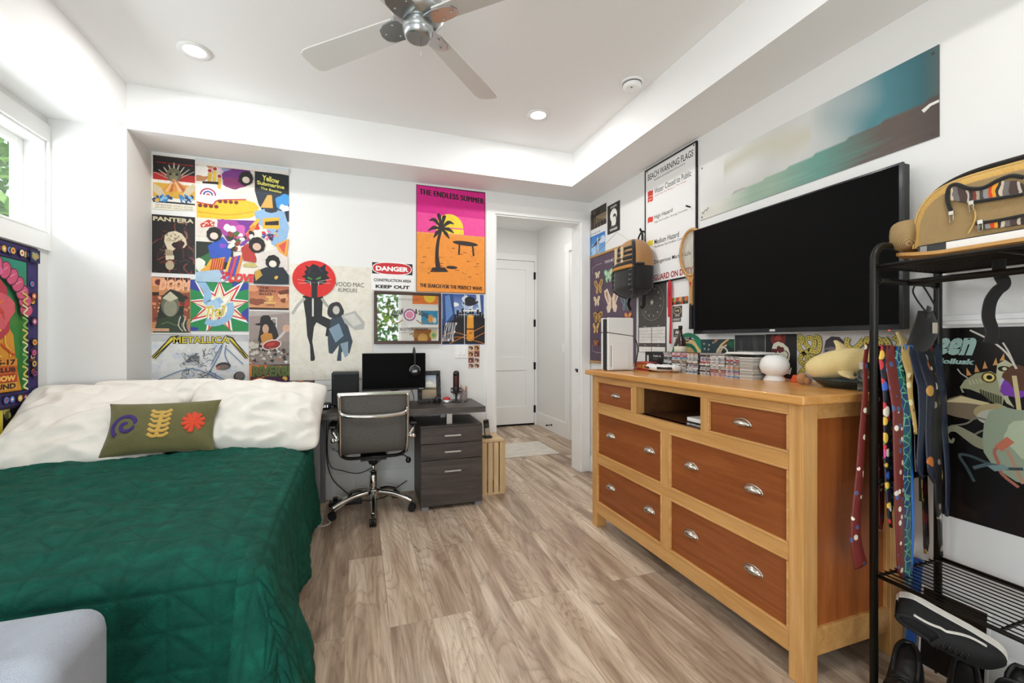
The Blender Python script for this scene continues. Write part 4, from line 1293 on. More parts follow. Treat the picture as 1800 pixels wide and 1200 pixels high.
# ---- neckties over the middle-high end bar
def tie_mat(name, base, spots, scale=30, thr=0.35, rough=0.45, leaf=False):
    m = mat(name, base, rough)
    g = N(m); v = g.coords((1, 0.4, 1))
    vo = g.new('ShaderNodeTexVoronoi'); vo.inputs['Scale'].default_value = scale; g.link(v, vo.inputs['Vector'])
    if leaf:
        vo.feature = 'DISTANCE_TO_EDGE'; fac = g.ramp(vo.outputs['Distance'], [(0.0, '#fff'), (thr, '#000')])
        c = g.mix(g.ramp(g.noise(v, 20, 3), [(0.42, '#000'), (0.55, '#fff')]), base, spots[1])
        g.color(g.mix(fac, c, spots[0]))
    else:
        sepc = g.new('ShaderNodeSeparateColor'); g.link(vo.outputs['Color'], sepc.inputs[0])
        pick = g.ramp(sepc.outputs[0], [(i / len(spots), s) for i, s in enumerate(spots)])
        for n_ in g.t.nodes:
            if n_.type == 'VALTORGB': n_.color_ramp.interpolation = 'CONSTANT'
        fac = g.ramp(vo.outputs['Distance'], [(thr - 0.04, '#fff'), (thr, '#000')])
        g.color(g.mix(fac, base, pick))
    return m
T_BURG = tie_mat('burgundy_figured_silk', '#6e231d', ['#efe9dc', '#6e231d', '#d9d2c4', '#4a5a8a', '#6e231d'], 34, 0.36)
T_TEAL = tie_mat('teal_leaf_silk', '#0c5a5a', ['#7fc98a', '#123a72'], 30, 0.06, leaf=True)
T_NAVY = mat('navy_silk', '#152036', 0.4)
T_BLUE = mat('bright_blue_silk', '#2f6fc0', 0.4)
T_BLKW = tie_mat('black_and_white_silk', '#0d0c0c', ['#d8d2c8', '#0d0c0c', '#8a857c', '#0d0c0c'], 26, 0.36)
T_MULT = tie_mat('multicolour_silk', '#1a1a24', ['#c8303a', '#e8c04a', '#3a62c0', '#e8e0d0', '#4a8a4a', '#d04a90'], 26, 0.5)
T_GOLD = tie_mat('navy_silk_with_gold', '#171b2c', ['#c9974a', '#171b2c', '#171b2c', '#b86a2a'], 18, 0.40)
T_OLIV = tie_mat('olive_patchwork_silk', '#2a1d1a', ['#a89a4a', '#6e231d', '#c9b878', '#3a3a3a'], 22, 0.55)
T_TAN = tie_mat('tan_figured_silk', '#b9995a', ['#e0d2a0', '#7a5a30', '#b9995a'], 34, 0.4)
def necktie(x, m, front, back, wf, label, dy=0.0, seed=0, wb=0.03, twist=0.0, zsplit=None):
    r = random.Random(seed)
    b = MB(); zt = 1.2475 + 0.0015 * (seed % 3)
    path = []
    for k in range(16): path.append(((front) * (1 - k / 15), -1))
    prof_ = []
    # far side up, over the bar, near side down
    n = 22
    for k in range(n): prof_.append((RY + 0.0145 + 0.006 * (1 - k / n), zt - 0.01 - back * (1 - k / n), 1 - k / n, 1))
    for k in range(7):
        a = pi * k / 6; prof_.append((RY + 0.0145 * cos(a), zt + 0.003 + 0.0145 * 0.2 * sin(a), 0, 0))
    for k in range(1, n + 1): prof_.append((RY - 0.0145 - 0.012 * (k / n) - dy * min(1, k / 6), zt - 0.01 - front * k / n, k / n, -1))
    rows = len(prof_)
    def f(u, v):
        i = min(int(round(v * (rows - 1))), rows - 1)
        y, z, t, side = prof_[i]
        L = front if side < 0 else back
        w = 0.028 + (wf - 0.028) * t ** 0.8 if side < 0 else 0.021 + (wb - 0.021) * t
        # pointed blade end
        end = (1 - t) * L
        if end < w * 0.9 and side != 0: w = max(0.002, w * (end / (w * 0.9)) ** 0.8)
        s = 2 * u - 1
        xx = x + s * w * cos(twist * t) + 0.010 * sin(t * 5 + seed) * t
        yy = y + s * w * sin(twist * t) + 0.006 * (s * s) * (1 if side < 0 else -1) * (0.6 + t) - 0.005 * sin(6 * t + seed * 2) * t
        return (xx, yy, z)
    b.grid(f, 6, rows - 1)
    o = obj('necktie', b, m, solid=0.003, fix=False)
    return tag(o, label, 'necktie', 'neckties on the garment rack')
necktie(1.762, T_MULT, 0.62, 0.50, 0.026, 'multicoloured figured necktie hanging nearest the front post, left of the wide burgundy one', 0.010, 1, twist=0.5)
necktie(1.790, T_BURG, 0.80, 0.66, 0.048, 'wide burgundy necktie with white motifs, the longest on the rack', 0.030, 2, 0.028, twist=0.35)
necktie(1.842, T_TEAL, 0.84, 0.60, 0.042, 'teal and green leaf necktie beside the burgundy one', 0.024, 3, 0.026, twist=0.3)
necktie(1.874, T_TAN, 0.30, 0.40, 0.022, 'tan figured necktie between the teal and the bright blue ones', 0.018, 4, twist=0.5)
necktie(1.896, T_BLUE, 0.82, 0.55, 0.016, 'bright blue plain necktie, narrow and long', 0.002, 5, 0.02, twist=0.7)
necktie(1.925, T_NAVY, 0.46, 0.52, 0.046, 'plain navy necktie right of the bright blue one', 0.026, 6, twist=0.3)
necktie(1.965, T_GOLD, 0.48, 0.50, 0.042, 'navy necktie with gold motifs', 0.032, 7, twist=0.25)
necktie(2.000, T_BLKW, 0.62, 0.42, 0.042, 'black necktie with white flowers, left one of the two', 0.030, 8, twist=0.3)
necktie(2.025, T_BLKW, 0.76, 0.58, 0.030, 'black necktie with white flowers, right one and longer', 0.024, 9, twist=0.4)
necktie(2.040, T_OLIV, 0.50, 0.78, 0.034, 'olive and dark red patchwork necktie', 0.010, 10, 0.03, twist=0.3)
necktie(2.066, T_NAVY, 0.62, 0.45, 0.030, 'dark navy necktie hanging closest to the wall', 0.020, 11, twist=0.4)
# one more burgundy tie slung over the outside of the front post
b = MB(); P = smooth_path([(1.715, 1.060, 1.10), (1.700, 1.062, 0.95), (1.690, 1.064, 0.80), (1.672, 1.064, 0.66), (1.668, 1.062, 0.56), (1.690, 1.06, 0.47)], 6)
b.tube([(1.735, 1.066, 1.262), (1.722, 1.066, 1.20)] + P, [0.012, 0.013] + [0.014 + 0.020 * i / len(P) for i in range(len(P))], 8, flat=0.22, up=(0, 1, 0))
tag(obj('necktie', b, T_BURG), 'burgundy necktie hanging behind the front post of the rack against the dresser end', 'necktie', 'neckties on the garment rack')

# ---- shoes under the rack
SHB = mat('black_leather', '#141414', 0.42); SHS = mat('black_suede', '#1b1b1c', 0.8); SHW = mat('white_rubber', '#e4e0d6', 0.55); SHL = fabric('shoe_lining', '#1c1a18', 400, 0.95, 0.4); CREAM = mat('cream_trim', '#cfc2a2', 0.7)
def shoe(name, label, M, L=0.29, hi=0.10, upper=SHB, sole=SHW, trim=None, stripe=None, sole_h=0.026, laces=True, open_to=0.40, strap=False, wide=1.0):
    t = thing(name, label, 'shoe', M.translation, M.to_euler(), group='shoes under the rack', local=True)
    wid = lambda s: wide * wid0(s)
    wid0 = lambda s: 0.034 + 0.016 * sin(min(1, s * 1.25) * pi * 0.5) - 0.004 * sin(pi * min(1, s / 0.6)) if s < 0.8 else 0.050 * max(0.02, 1 - ((s - 0.8) / 0.2) ** 2.2) ** 0.5 + 0.0
    widh = lambda s: wid(s) * (min(1, (s / 0.10) ** 0.5) if s < 0.10 else 1)
    b = MB()
    N_ = 30
    def sole_f(u, v):
        s = max(0.003, min(0.997, u)); a = 2 * v - 1
        return (L * u, a * (widh(s) + 0.004), sole_h + 0.004 * max(0, u - 0.75) * 4)
    top = [(L * i / N_, widh(max(0.004, min(0.996, i / N_))) + 0.004) for i in range(N_ + 1)]
    ring = [(x, w) for x, w in top] + [(x, -w) for x, w in reversed(top)]
    b.prism(ring, 'z', 0.0, sole_h)
    obj('sole', b, sole, t, bevel=0.003)
    def height(s):
        if s < open_to: return hi - (hi - 0.075) * (s / open_to) ** 1.5 if hi > 0.08 else hi
        k = (s - open_to) / (1 - open_to)
        return 0.075 * (1 - k) ** 0.9 * 0.75 + 0.030 * (1 - k ** 6) + 0.002
    def up(u, v):
        s = max(0.004, min(0.996, u))
        a = -1 + 2 * v           # -1..1 round the section
        gap = 0.0
        if s < open_to: gap = 0.42 * (1 - (max(0, s - 0.03) / open_to - 0.45) ** 2 * 1.2)
        ang = pi * 0.5 + (pi * 0.5) * math.copysign(gap + (1 - gap) * abs(a), a)
        w = widh(s); h = height(s)
        cz = sin(ang); cx = cos(ang)
        px = w * math.copysign(abs(cx) ** 0.75, cx); pz = sole_h - 0.004 + (h) * max(0, cz) ** 0.62
        return (L * (0.006 + 0.985 * u), px, pz)
    b = MB(); b.grid(up, 34, 25); obj('upper', b, upper, t, solid=0.004)
    # collar round the opening
    P = []
    for sgn in (1, -1):
        seq = [i / 10 * open_to for i in range(11)]
        if sgn < 0: seq = seq[::-1]
        for s in seq:
            s2 = max(0.02, s); gap = 0.42 * (1 - ((max(0, s2 - 0.03)) / open_to - 0.45) ** 2 * 1.2)
            ang = pi * 0.5 + sgn * pi * 0.5 * gap; w = widh(s2); h = height(s2)
            P.append((L * (0.006 + 0.985 * s2), w * math.copysign(abs(cos(ang)) ** 0.75, cos(ang)), sole_h - 0.004 + h * sin(ang) ** 0.62))
    obj('collar', MB().tube(P, 0.0075, 8, closed=True), upper, t)
    if trim: obj('collar_piping', MB().tube([(x, y * 1.06, z - 0.006) for x, y, z in P], 0.0028, 6, closed=True), trim, t)
    b = MB(); b.box(L * 0.05, L * 0.55, -0.028, 0.028, sole_h + 0.001, sole_h + 0.006); obj('insole', b, SHL, t, bevel=0.002)
    if laces:
        b = MB()
        for i in range(5):
            s = open_to + 0.03 + i * 0.055; z = sole_h + height(s) * 0.98
            b.tube(smooth_path([(L * s, -0.022, z - 0.010), (L * (s + 0.012), 0, z + 0.003), (L * s, 0.022, z - 0.010)], 4), 0.0028, 6)
        obj('laces', b, SHB, t)
    if stripe:
        for sgn in (1, -1):
            b = MB(); Q = []
            for i in range(14):
                s = 0.12 + 0.62 * i / 13; zf = 0.75 - 0.5 * (i / 13) + 0.12 * sin(i / 13 * pi * 2)
                ang = pi / 2 + sgn * pi / 2 * (1 - 0.62 * zf); p = (widh(s) + 0.0045)
                Q.append((L * s, p * math.copysign(abs(cos(ang)) ** 0.75, cos(ang)), sole_h - 0.004 + height(s) * sin(ang) ** 0.62 + 0.002))
            b.tube(Q, 0.0055, 8, flat=0.5, up=(0, sgn, 0)); obj('side_stripe', b, stripe, t)
    if strap:
        b = MB()
        for s in (0.20, 0.30):
            z = sole_h + height(s)
            b.tube(smooth_path([(L * s, -0.05, z * 0.75), (L * (s + 0.03), -0.03, z * 1.0), (L * (s + 0.03), 0.03, z), (L * s, 0.05, z * 0.75)], 5), 0.010, 8, flat=0.3, up=(1, 0, 0))
        obj('ankle_strap', b, upper, t)
    return t
def pose(loc, yaw, pitch=0, roll=0):
    return Matrix.Translation(loc) @ Matrix.Rotation(radians(yaw), 4, 'Z') @ Matrix.Rotation(radians(pitch), 4, 'Y') @ Matrix.Rotation(radians(roll), 4, 'X')
shoe('skate_shoe', 'black skate shoe with white sole, tipped over on top of the other shoes', pose((1.875, 1.050, 0.345), -54, 27, 112), 0.30, 0.085, SHS, SHW, None, SHW, sole_h=0.030)
shoe('high_top_shoe', 'black high-top shoe with a cream collar line nearest the front post of the rack', pose((1.900, 1.030, 0), -157), 0.33, 0.165, SHB, SHW, CREAM, None, open_to=0.42, wide=1.25)
shoe('low_shoe', 'black shoe with a cream collar edge in the middle of the row under the rack', pose((2.030, 0.930, 0), -157), 0.32, 0.14, SHB, SHB, CREAM, None, open_to=0.44, wide=1.2)
shoe('ankle_boot', 'black leather ankle boot right of the cream-edged shoe', pose((2.045, 0.800, 0), -160), 0.31, 0.205, SHB, SHB, None, None, open_to=0.36, strap=True, wide=1.15)
shoe('ankle_boot', 'black leather ankle boot cut off by the right edge of the photo', pose((2.045, 0.665, 0), -160), 0.31, 0.18, SHB, SHB, None, None, open_to=0.36, strap=True, wide=1.15)
# dark picture and blue folder leaning on the wall behind the shoes
t = thing('picture_frame', 'small black picture with a white edge leaning on the wall behind the shoes', 'picture', (2.10, 0.99, 0))
lean = Matrix.Translation((2.092, 0, 0)) @ Matrix.Rotation(radians(5), 4, 'Y')
b = MB(); b.M = lean; b.box(-0.008, 0.0, 0.90, 1.10, 0.0, 0.31); obj('backing', b, mat('white_card', '#e9e9e6', 0.5), t)
b = MB(); b.M = lean; b.box(-0.011, -0.008, 0.908, 1.092, 0.008, 0.302); obj('print', b, mat('black_print', '#0c0c0c', 0.35), t)
b = MB(); b.M = Matrix.Translation((2.075, 0, 0.0)) @ Matrix.Rotation(radians(8), 4, 'Y'); b.box(-0.012, 0, 1.105, 1.135, 0.0, 0.40)
tag(obj('folder', b, mat('blue_card', '#1d4f9a', 0.5), bevel=0.002), 'blue folder standing between the dresser and the rack', 'folder')
# ================================================================== POSTERS ON THE BACK WALL
GB = 'posters covering the wall beside the corner'
rnd = random.Random(11)
def speck(a, u0, v0, u1, v1, n, r0, r1, cols, seed=0, k=0.4):
    r = random.Random(seed)
    for i in range(n): a.B(r.uniform(u0, u1), r.uniform(v0, v1), r.uniform(r0, r1), r.choice(cols), seed * 97 + i, k, n=10)

# red and black concert poster, top left
a = WallArt('back', 267, 270, 344, 373, '#e9e4da')
a.R(269, 272, 343, 313, '#16110f'); a.R(269, 302, 343, 322, '#c22a26'); a.R(269, 320, 343, 352, '#d9a63a')
for i in range(9):
    x = 306 + (i - 4) * 9; a.P([(304, 318), (308, 318), (x + 1, 286 + abs(i - 4) * 4), (x - 1, 286 + abs(i - 4) * 4)], '#c9c2b0')
a.D(306, 308, 0.045, '#6f6a50', 0.052); a.D(306, 311, 0.026, '#8f8a6a', 0.03); a.D(300, 306, 0.009, '#2a2620'); a.D(311, 307, 0.009, '#2a2620')
for i in range(7): a.P([(306, 314), (282 + i * 8, 338), (288 + i * 8, 336)], ['#d98a4a', '#e8b887', '#b8622f'][i % 3])
for s in (-1, 1):
    a.P([(306 + s * 36, 322), (306 + s * 22, 330), (306 + s * 14, 344), (306 + s * 26, 345), (306 + s * 36, 336)], '#cfc0a0')
    for k in range(6): a.S([(306 + s * (10 + k * 3), 342 + (k % 3) * 2), (306 + s * (14 + k * 4), 356 - (k % 2) * 4)], 0.012, ['#3f86c4', '#2a5f9a', '#7ab4dd'][k % 3])
a.R(269, 352, 343, 361, '#1a1a1e'); speck(a, 271, 346, 342, 358, 22, 0.006, 0.014, ['#3f86c4', '#8cc0e0', '#1d3f6a', '#d9a63a'], 4)
a.P([(270, 359), (342, 362), (342, 370), (270, 369)], '#efe7d2')
a.T('RAGE AGAINST', 272, 275, 340, 283, '#c8262a', 0.03); a.T('THE MACHINE', 274, 284, 340, 293, '#c8262a', 0.03)
for k in range(2): a.T('TWO NIGHTS ONLY  TICKETS AT THE DOOR', 273, 361 + k * 4, 339, 363.6 + k * 4, '#4a3a2a')
a.hang('poster', 'red, black and yellow poster in the top left corner of the poster wall', 'poster', GB)

# dark skull poster below it
a = WallArt('back', 267, 376, 343, 482, '#17100f')
r = random.Random(3)
for i in range(46):
    u, v = r.uniform(270, 340), r.uniform(396, 478); an = r.uniform(0, 6.3); p = [(u, v)]
    for k in range(4): an += r.uniform(-0.9, 0.9); u += 5 * cos(an); v += 5 * sin(an); p.append((min(341, max(269, u)), min(480, max(392, v))))
    a.S(p, r.uniform(0.005, 0.012), r.choice(['#5a2320', '#7a3a34', '#3a1a18', '#8a5a50', '#4a3a36']), 3)
a.P([(289, 425), (290, 414), (297, 408), (309, 406), (320, 411), (327, 420), (329, 430), (324, 436), (312, 434), (305, 440), (300, 450), (296, 446), (294, 436)], '#d9cdb0')
a.B(316, 430, 0.030, '#3a1512', 2, 0.2); a.B(308, 431, 0.020, '#1c0d0c', 5, 0.25); a.P([(291, 438), (304, 440), (306, 456), (292, 458)], '#a8977a')
for k in range(6): a.R(292 + k * 2.5, 449, 293.8 + k * 2.5, 456, '#efe6cc')
a.D(299, 466, 0.026, '#b8a888', 0.034); a.S([(290, 464), (299, 456), (309, 464)], 0.006, '#7a1c1c', 3)
a.S([(297, 418), (305, 424), (316, 414)], 0.004, '#6a4a3a', 2); speck(a, 291, 410, 326, 424, 16, 0.003, 0.006, ['#8a6f50', '#b29a78'], 8)
a.T('PANTERA', 269.5, 380, 341, 393, '#cfc4a2', 0.04)
a.hang('poster', 'dark poster with a pale cracked skull under the red and black one', 'poster', GB)

# big colourful collage poster
a = WallArt('back', 345, 278, 508, 501, '#e9e2d6')
a.R(345, 278, 508, 330, '#d9cfc4'); a.P([(345, 278), (384, 283), (378, 300), (360, 318), (345, 318)], '#c98a5a'); a.B(355, 300, 0.05, '#efe9e0', 3)
a.P([(385, 290), (440, 296), (430, 320), (392, 326)], '#cbb8c8'); a.B(404, 300, 0.045, '#8a92b8', 8, ry=0.02); a.B(402, 294, 0.03, '#b87a50', 9, ry=0.013)
a.B(417, 312, 0.085, '#6f2a7a', 1, 0.3); a.B(412, 322, 0.07, '#8a2f6a', 4, 0.3, 0.05); a.B(430, 318, 0.05, '#4a1a4a', 6, ry=0.03)
for u, v, c in ((369, 300, '#e0b030'), (378, 297, '#e8c23a'), (386, 310, '#e0b030')):
    a.S([(u, v), (u - 1, v + 22)], 0.022, c); a.D(u, v, 0.017, '#e9e2d6'); a.D(u, v, 0.013, '#b02030')
a.S([(356, 321), (384, 322)], 0.02, '#2a1a12')
a.P([(346, 325), (352, 322), (380, 324), (386, 336), (400, 346), (433, 351), (415, 355), (384, 352), (375, 360), (346, 356)], '#f2ece6')
for k, c in enumerate(('#b8285a', '#f2ece6', '#2f3f9a', '#e8e0d8', '#c04030')): a.disc(*a.q(366, 343), 0.052 - k * 0.010, c, n=20, a0=0, a1=pi)
a.P([(346, 355), (374, 359), (384, 352), (432, 352), (447, 356), (455, 364), (452, 376), (440, 383), (400, 386), (346, 382)], '#efc02a')
a.S([(346, 355), (374, 360), (384, 352), (433, 351)], 0.010, '#c8382a', 3)
for k in range(4): a.D(387 + k * 9.5, 354 + k * 0.7, 0.014, '#7a2a20'); a.D(352 + k * 9.5, 361 + k * 0.8, 0.014, '#7a2a20')
a.S([(348, 372), (400, 378), (446, 372)], 0.006, '#d89a20', 4)
a.P([(448, 297), (508, 309), (508, 343), (448, 336)], '#101a1c'); a.P([(448, 336), (508, 343), (508, 390), (470, 384), (455, 360)], '#1c2a3a')
a.T('Yellow', 461, 309, 491, 322, '#e8df6a', 0.03, slope=0.02); a.T('Submarine', 452, 319, 500, 331, '#e8df6a', 0.03, slope=0.02); a.T('The Beatles', 458, 330, 495, 338, '#d8d060', 0.02, slope=0.02)
a.B(498, 355, 0.055, '#3f95d8', 2, 0.3, 0.06); a.P([(458, 365), (470, 343), (478, 343), (480, 366)], '#d8a850'); a.B(500, 366, 0.03, '#e8eef4', 7)
a.P([(447, 372), (470, 366), (500, 372), (508, 400), (500, 440), (478, 430), (470, 404), (452, 392)], '#8fb4d8')
a.P([(462, 384), (490, 382), (492, 402), (462, 402)], '#efb030'); a.P([(466, 390), (490, 388), (490, 396), (466, 396)], '#1a1416')
a.B(476, 370, 0.04, '#2a2e3a', 4, 0.2, 0.02); a.B(448, 396, 0.035, '#d83a2a', 5, ry=0.03)
a.R(345, 386, 420, 420, '#e2d8cc'); a.P([(352, 394), (366, 386), (378, 390), (376, 398), (354, 400)], '#c83a2a'); speck(a, 354, 388, 376, 397, 9, 0.004, 0.007, ['#f4ece0'], 9)
a.P([(382, 386), (450, 388), (440, 424), (400, 424), (388, 404)], '#7a2f92'); a.B(402, 400, 0.07, '#a83f9a', 4, 0.3); a.B(420, 408, 0.05, '#d060b0', 6, 0.3); a.B(404, 402, 0.035, '#efe0ea', 7, 0.4); a.B(412, 414, 0.02, '#c83a3a', 8)
for k in range(4): a.P([(452 - k * 7, 384 + k * 12), (458 - k * 7, 386 + k * 12), (446 - k * 7, 402 + k * 12), (438 - k * 7, 400 + k * 12)], ['#efb838', '#e88a3a', '#d84a6a', '#7a3aa0'][k])
speck(a, 458, 404, 488, 420, 26, 0.006, 0.014, ['#c8283a', '#2a4a9a', '#e0b040', '#d86a9a', '#3a2a4a'], 12)
a.R(345, 424, 410, 474, '#1b2618'); a.P([(345, 456), (376, 440), (384, 474), (345, 478)], '#2f6a3a'); a.B(352, 466, 0.045, '#e8e8dc', 5, 0.4)
a.P([(366, 432), (378, 424), (392, 416), (400, 426), (408, 440), (404, 462), (384, 458), (370, 452)], '#2f55b8'); a.B(392, 432, 0.02, '#8a4ac0', 4)
a.P([(370, 456), (396, 452), (392, 478), (352, 476), (364, 466)], '#e8a830')
for k in range(6): a.P([(374 + k * 4, 454), (376.5 + k * 4, 454), (372 + k * 4, 477), (369 + k * 4, 477)], '#b8382a')
for k in range(5): a.P([(404 + k * 5, 452 - k), (408 + k * 5, 452 - k), (398 + k * 5, 486), (393 + k * 5, 486)], ['#e8b83a', '#7a3aa0', '#d8485a', '#3a55b8', '#e88a3a'][k])
speck(a, 404, 410, 444, 440, 26, 0.010, 0.022, ['#2a3a20', '#1a1614', '#4a6a3a', '#e8e0d8', '#8a3a2a'], 15)
a.P([(424, 436), (436, 428), (452, 440), (450, 462), (428, 458)], '#b8382f'); a.P([(448, 446), (486, 438), (506, 452), (506, 476), (460, 474)], '#dcd2cc'); a.B(440, 466, 0.04, '#c8b870', 3, ry=0.02)
a.P([(484, 430), (508, 420), (504, 452), (492, 444)], '#e8a040'); a.P([(490, 432), (504, 424), (500, 446)], '#d8504a')
for u, v, w, c in ((377, 412, 1.0, '#e4d0c0'), (452, 431, 1.1, '#d8b8a0'), (433, 314, 0.95, '#d8c8b8'), (480, 461, 1.0, '#e8dcd0')):   # round dark flowers with pale hearts
    for k in range(9): a.D(u + 6.5 * w * cos(k * 0.7), v + 7 * w * sin(k * 0.7), 0.026 * w, '#15100f')
    a.D(u, v + 3, 0.026 * w, c)
a.P([(345, 478), (384, 474), (404, 486), (396, 496), (345, 498)], '#a8c4d8'); speck(a, 388, 474, 410, 498, 14, 0.010, 0.018, ['#e0b040', '#7a4ab0', '#e8e0d8', '#c8283a'], 18)
a.T('LOVE', 404, 480, 448, 497, '#d83a3a', 0.06, shear=0.2); a.P([(448, 478), (468, 470), (498, 470), (508, 484), (508, 500), (446, 500)], '#14222a'); a.P([(448, 480), (456, 472), (462, 484), (450, 494)], '#c89a3a'); a.B(486, 488, 0.013, '#e0b040', 2)
a.grad(0, 1, 0.0, 0.055, '#cdd8dc', '#d9cfc4', 3)
a.hang('poster', 'large multicoloured collage poster with a yellow submarine shape and a dark title panel', 'poster', GB)

# comic style poster
a = WallArt('back', 267, 486, 335, 587, '#c9885a', off=0.0018)
a.R(268, 486, 334, 500, '#2a1a16'); 
for k in range(9): a.R(294 + k * 4.5, 487, 296 + k * 4.5, 500, ['#e8905a', '#3a2a2a', '#b85a3a'][k % 3])
a.R(268, 487, 290, 503, '#e8a278'); a.D(279, 496, 0.022, '#6a2a22')
a.T('DOOM', 281, 490, 334, 512, '#f0b48c', 0.08, shear=0.12); a.R(268, 513, 280, 520, '#3a2018')
a.P([(268, 520), (334, 514), (334, 560), (268, 566)], '#8a4a34'); speck(a, 269, 518, 334, 560, 34, 0.005, 0.014, ['#d8905f', '#3a1c16', '#e8b088', '#5a2a20'], 22)
a.P([(286, 520), (300, 508), (318, 514), (326, 524), (322, 560), (330, 587), (270, 587), (276, 566), (280, 544)], '#23291f'); a.P([(280, 560), (322, 552), (334, 587), (268, 587)], '#2f3f2a')
a.D(300, 536, 0.055, '#6a6a58', 0.085); a.D(300, 541, 0.040, '#8f8f7a', 0.062); a.P([(286, 524), (300, 512), (314, 524), (300, 530)], '#c8c4a8')
a.T('ALL CAPS', 314, 530, 333, 538, '#d83a2a', 0.02); a.S([(284, 570), (296, 566), (312, 572), (330, 562)], 0.006, '#5a7a4a', 3)
for k in range(6): a.S([(318 + k * 3, 556 + (k % 3) * 5), (314 + k * 3, 572), (322 + k * 2, 582)], 0.006, ['#d8d4c4', '#141414', '#8a8a78'][k % 3], 2)
a.R(268, 577, 298, 582, '#e8b48c'); a.T('VILLAIN SERIES NO 4', 269, 578, 297, 581, '#5a2a20'); a.R(267, 584.5, 335, 587, '#e9e4da')
a.hang('poster', 'brown, orange and dark green comic poster with a hooded figure, left of the zigzag one', 'poster', GB)

# zigzag flag-coloured poster
a = WallArt('back', 335, 491, 437, 582, '#1d8a4c', off=0.0042)
a.P([(335, 491), (360, 494), (352, 512), (335, 508)], '#2f3f9a'); a.P([(408, 496), (437, 498), (437, 508), (412, 514)], '#2f3fa0'); a.P([(426, 548), (437, 540), (437, 570), (424, 556)], '#2f3fa0'); a.P([(335, 574), (350, 576), (346, 582), (335, 582)], '#2f3fa0')
def zig(c, k):
    c0 = (386, 538); pts = []
    for i in range(18):
        an = pi * 2 * i / 18 + 0.17; ru, rv = (58, 50) if i % 2 == 0 else (26, 22); ru *= k; rv *= k
        pts.append((min(437, max(335, c0[0] + ru * cos(an))), min(582, max(492, c0[1] - rv * sin(an)))))
    a.P(pts, c)
zig('#efeee8', 1.18); zig('#d03a36', 1.0); zig('#efeee8', 0.80); zig('#e4d890', 0.70); zig('#f4f1e6', 0.58)
a.S([(352, 494), (360, 504), (366, 518), (364, 530), (376, 533), (390, 526)], 0.048, '#93bcdc', 5); a.S([(404, 532), (406, 546), (398, 560), (378, 568), (362, 564)], 0.046, '#93bcdc', 5); a.B(376, 536, 0.04, '#a9cbe4', 3)
a.T('Trail', 360, 536, 396, 558, '#f0eacb', 0.10, shear=0.2, slope=-0.05); a.T('Trail', 360.5, 536.5, 395.5, 557.5, '#d6c04e', 0.02, shear=0.2, slope=-0.05)
a.hang('poster', 'zigzag poster in red, green and white with a pale blue swirl', 'poster', GB)

# sepia two-faces poster
a = WallArt('back', 438, 501, 508, 545, '#b8683f', off=0.001)
a.grad(0, 1, 0, 1, '#a8553a', '#d89a68', 6); a.B(445, 507, 0.03, '#d8936a', 3); a.B(498, 520, 0.036, '#e0a878', 5); a.P([(488, 512), (508, 508), (508, 516), (492, 518)], '#6a3020'); a.B(498, 528, 0.022, '#7a3a22', 6, ry=0.016); a.B(452, 530, 0.05, '#8a4a34', 4, ry=0.03); a.R(438, 540, 508, 545, '#3a1c14')
for k, s in enumerate(('THE', 'BEACH', 'BOYS')): a.T(s, 456, 503.5 + k * 5.4, [473, 484, 478][k], 508.3 + k * 5.4, '#2a1616', 0.03)
for k, s in enumerate(('sail', 'on', 'sailor')): a.T(s, [468, 472, 464][k], 519 + k * 5.0, [480, 479, 486][k], 523.6 + k * 5.0, '#f0d070', 0.02)
a.T('-1973-', 466, 534.5, 484, 538.5, '#2a1616', 0.02)
a.hang('poster', 'small sepia poster with bearded faces and dark lettering', 'poster', GB)

# hat and ladle poster
a = WallArt('back', 438, 546, 508.5, 640, '#8a7e76', off=0.001)
a.R(438, 546, 508, 558, '#b0a8a2'); a.P([(438, 556), (508, 550), (508, 600), (438, 604)], '#9a8a84'); a.R(476, 558, 487, 580, '#d8d4cc'); a.R(478, 560, 485, 578, '#8f8a86')
a.P([(452, 606), (458, 572), (466, 562), (478, 562), (486, 576), (494, 606), (486, 618), (456, 616)], '#191315'); a.D(467, 569.5, 0.072, '#0f0c0d', 0.012, rot=0.05); a.P([(457, 569), (458, 558), (463, 554), (472, 554), (476, 558), (477, 569)], '#141011')
a.D(467, 578, 0.022, '#c8a088', 0.036); a.P([(458, 590), (466, 584), (478, 586), (482, 606), (462, 610)], '#c08434'); a.S([(470, 606), (458, 604)], 0.02, '#c8a088')
a.S([(482, 602), (494, 590), (504, 578)], 0.018, '#c8c2bc'); a.D(478, 606, 0.068, '#d8d0ca', 0.040, rot=0.25); a.D(478, 606, 0.060, '#8f1f1c', 0.032, rot=0.25); a.D(476, 605, 0.03, '#b8382a', 0.014, rot=0.25); a.D(504, 577, 0.03, '#d0a890', 0.028)
r = random.Random(9)
for i in range(70):
    u, v = r.uniform(439, 508), r.uniform(612, 639); q_ = r.uniform(2, 5); an = r.uniform(0, 6)
    a.P([(min(508, max(438.5, u + q_ * cos(an + k * 2.1))), min(639.5, v + q_ * 0.8 * sin(an + k * 2.1))) for k in range(3)], r.choice(['#e0dad2', '#2a2422', '#8a7a6a', '#b8aca0', '#4a3a30', '#a86a40']))
speck(a, 438, 598, 454, 622, 8, 0.014, 0.026, ['#c8beb0', '#4a4038', '#8a8074'], 31)
a.hang('poster', 'poster of a figure in a wide black hat holding a ladle over scattered scraps', 'poster', GB)

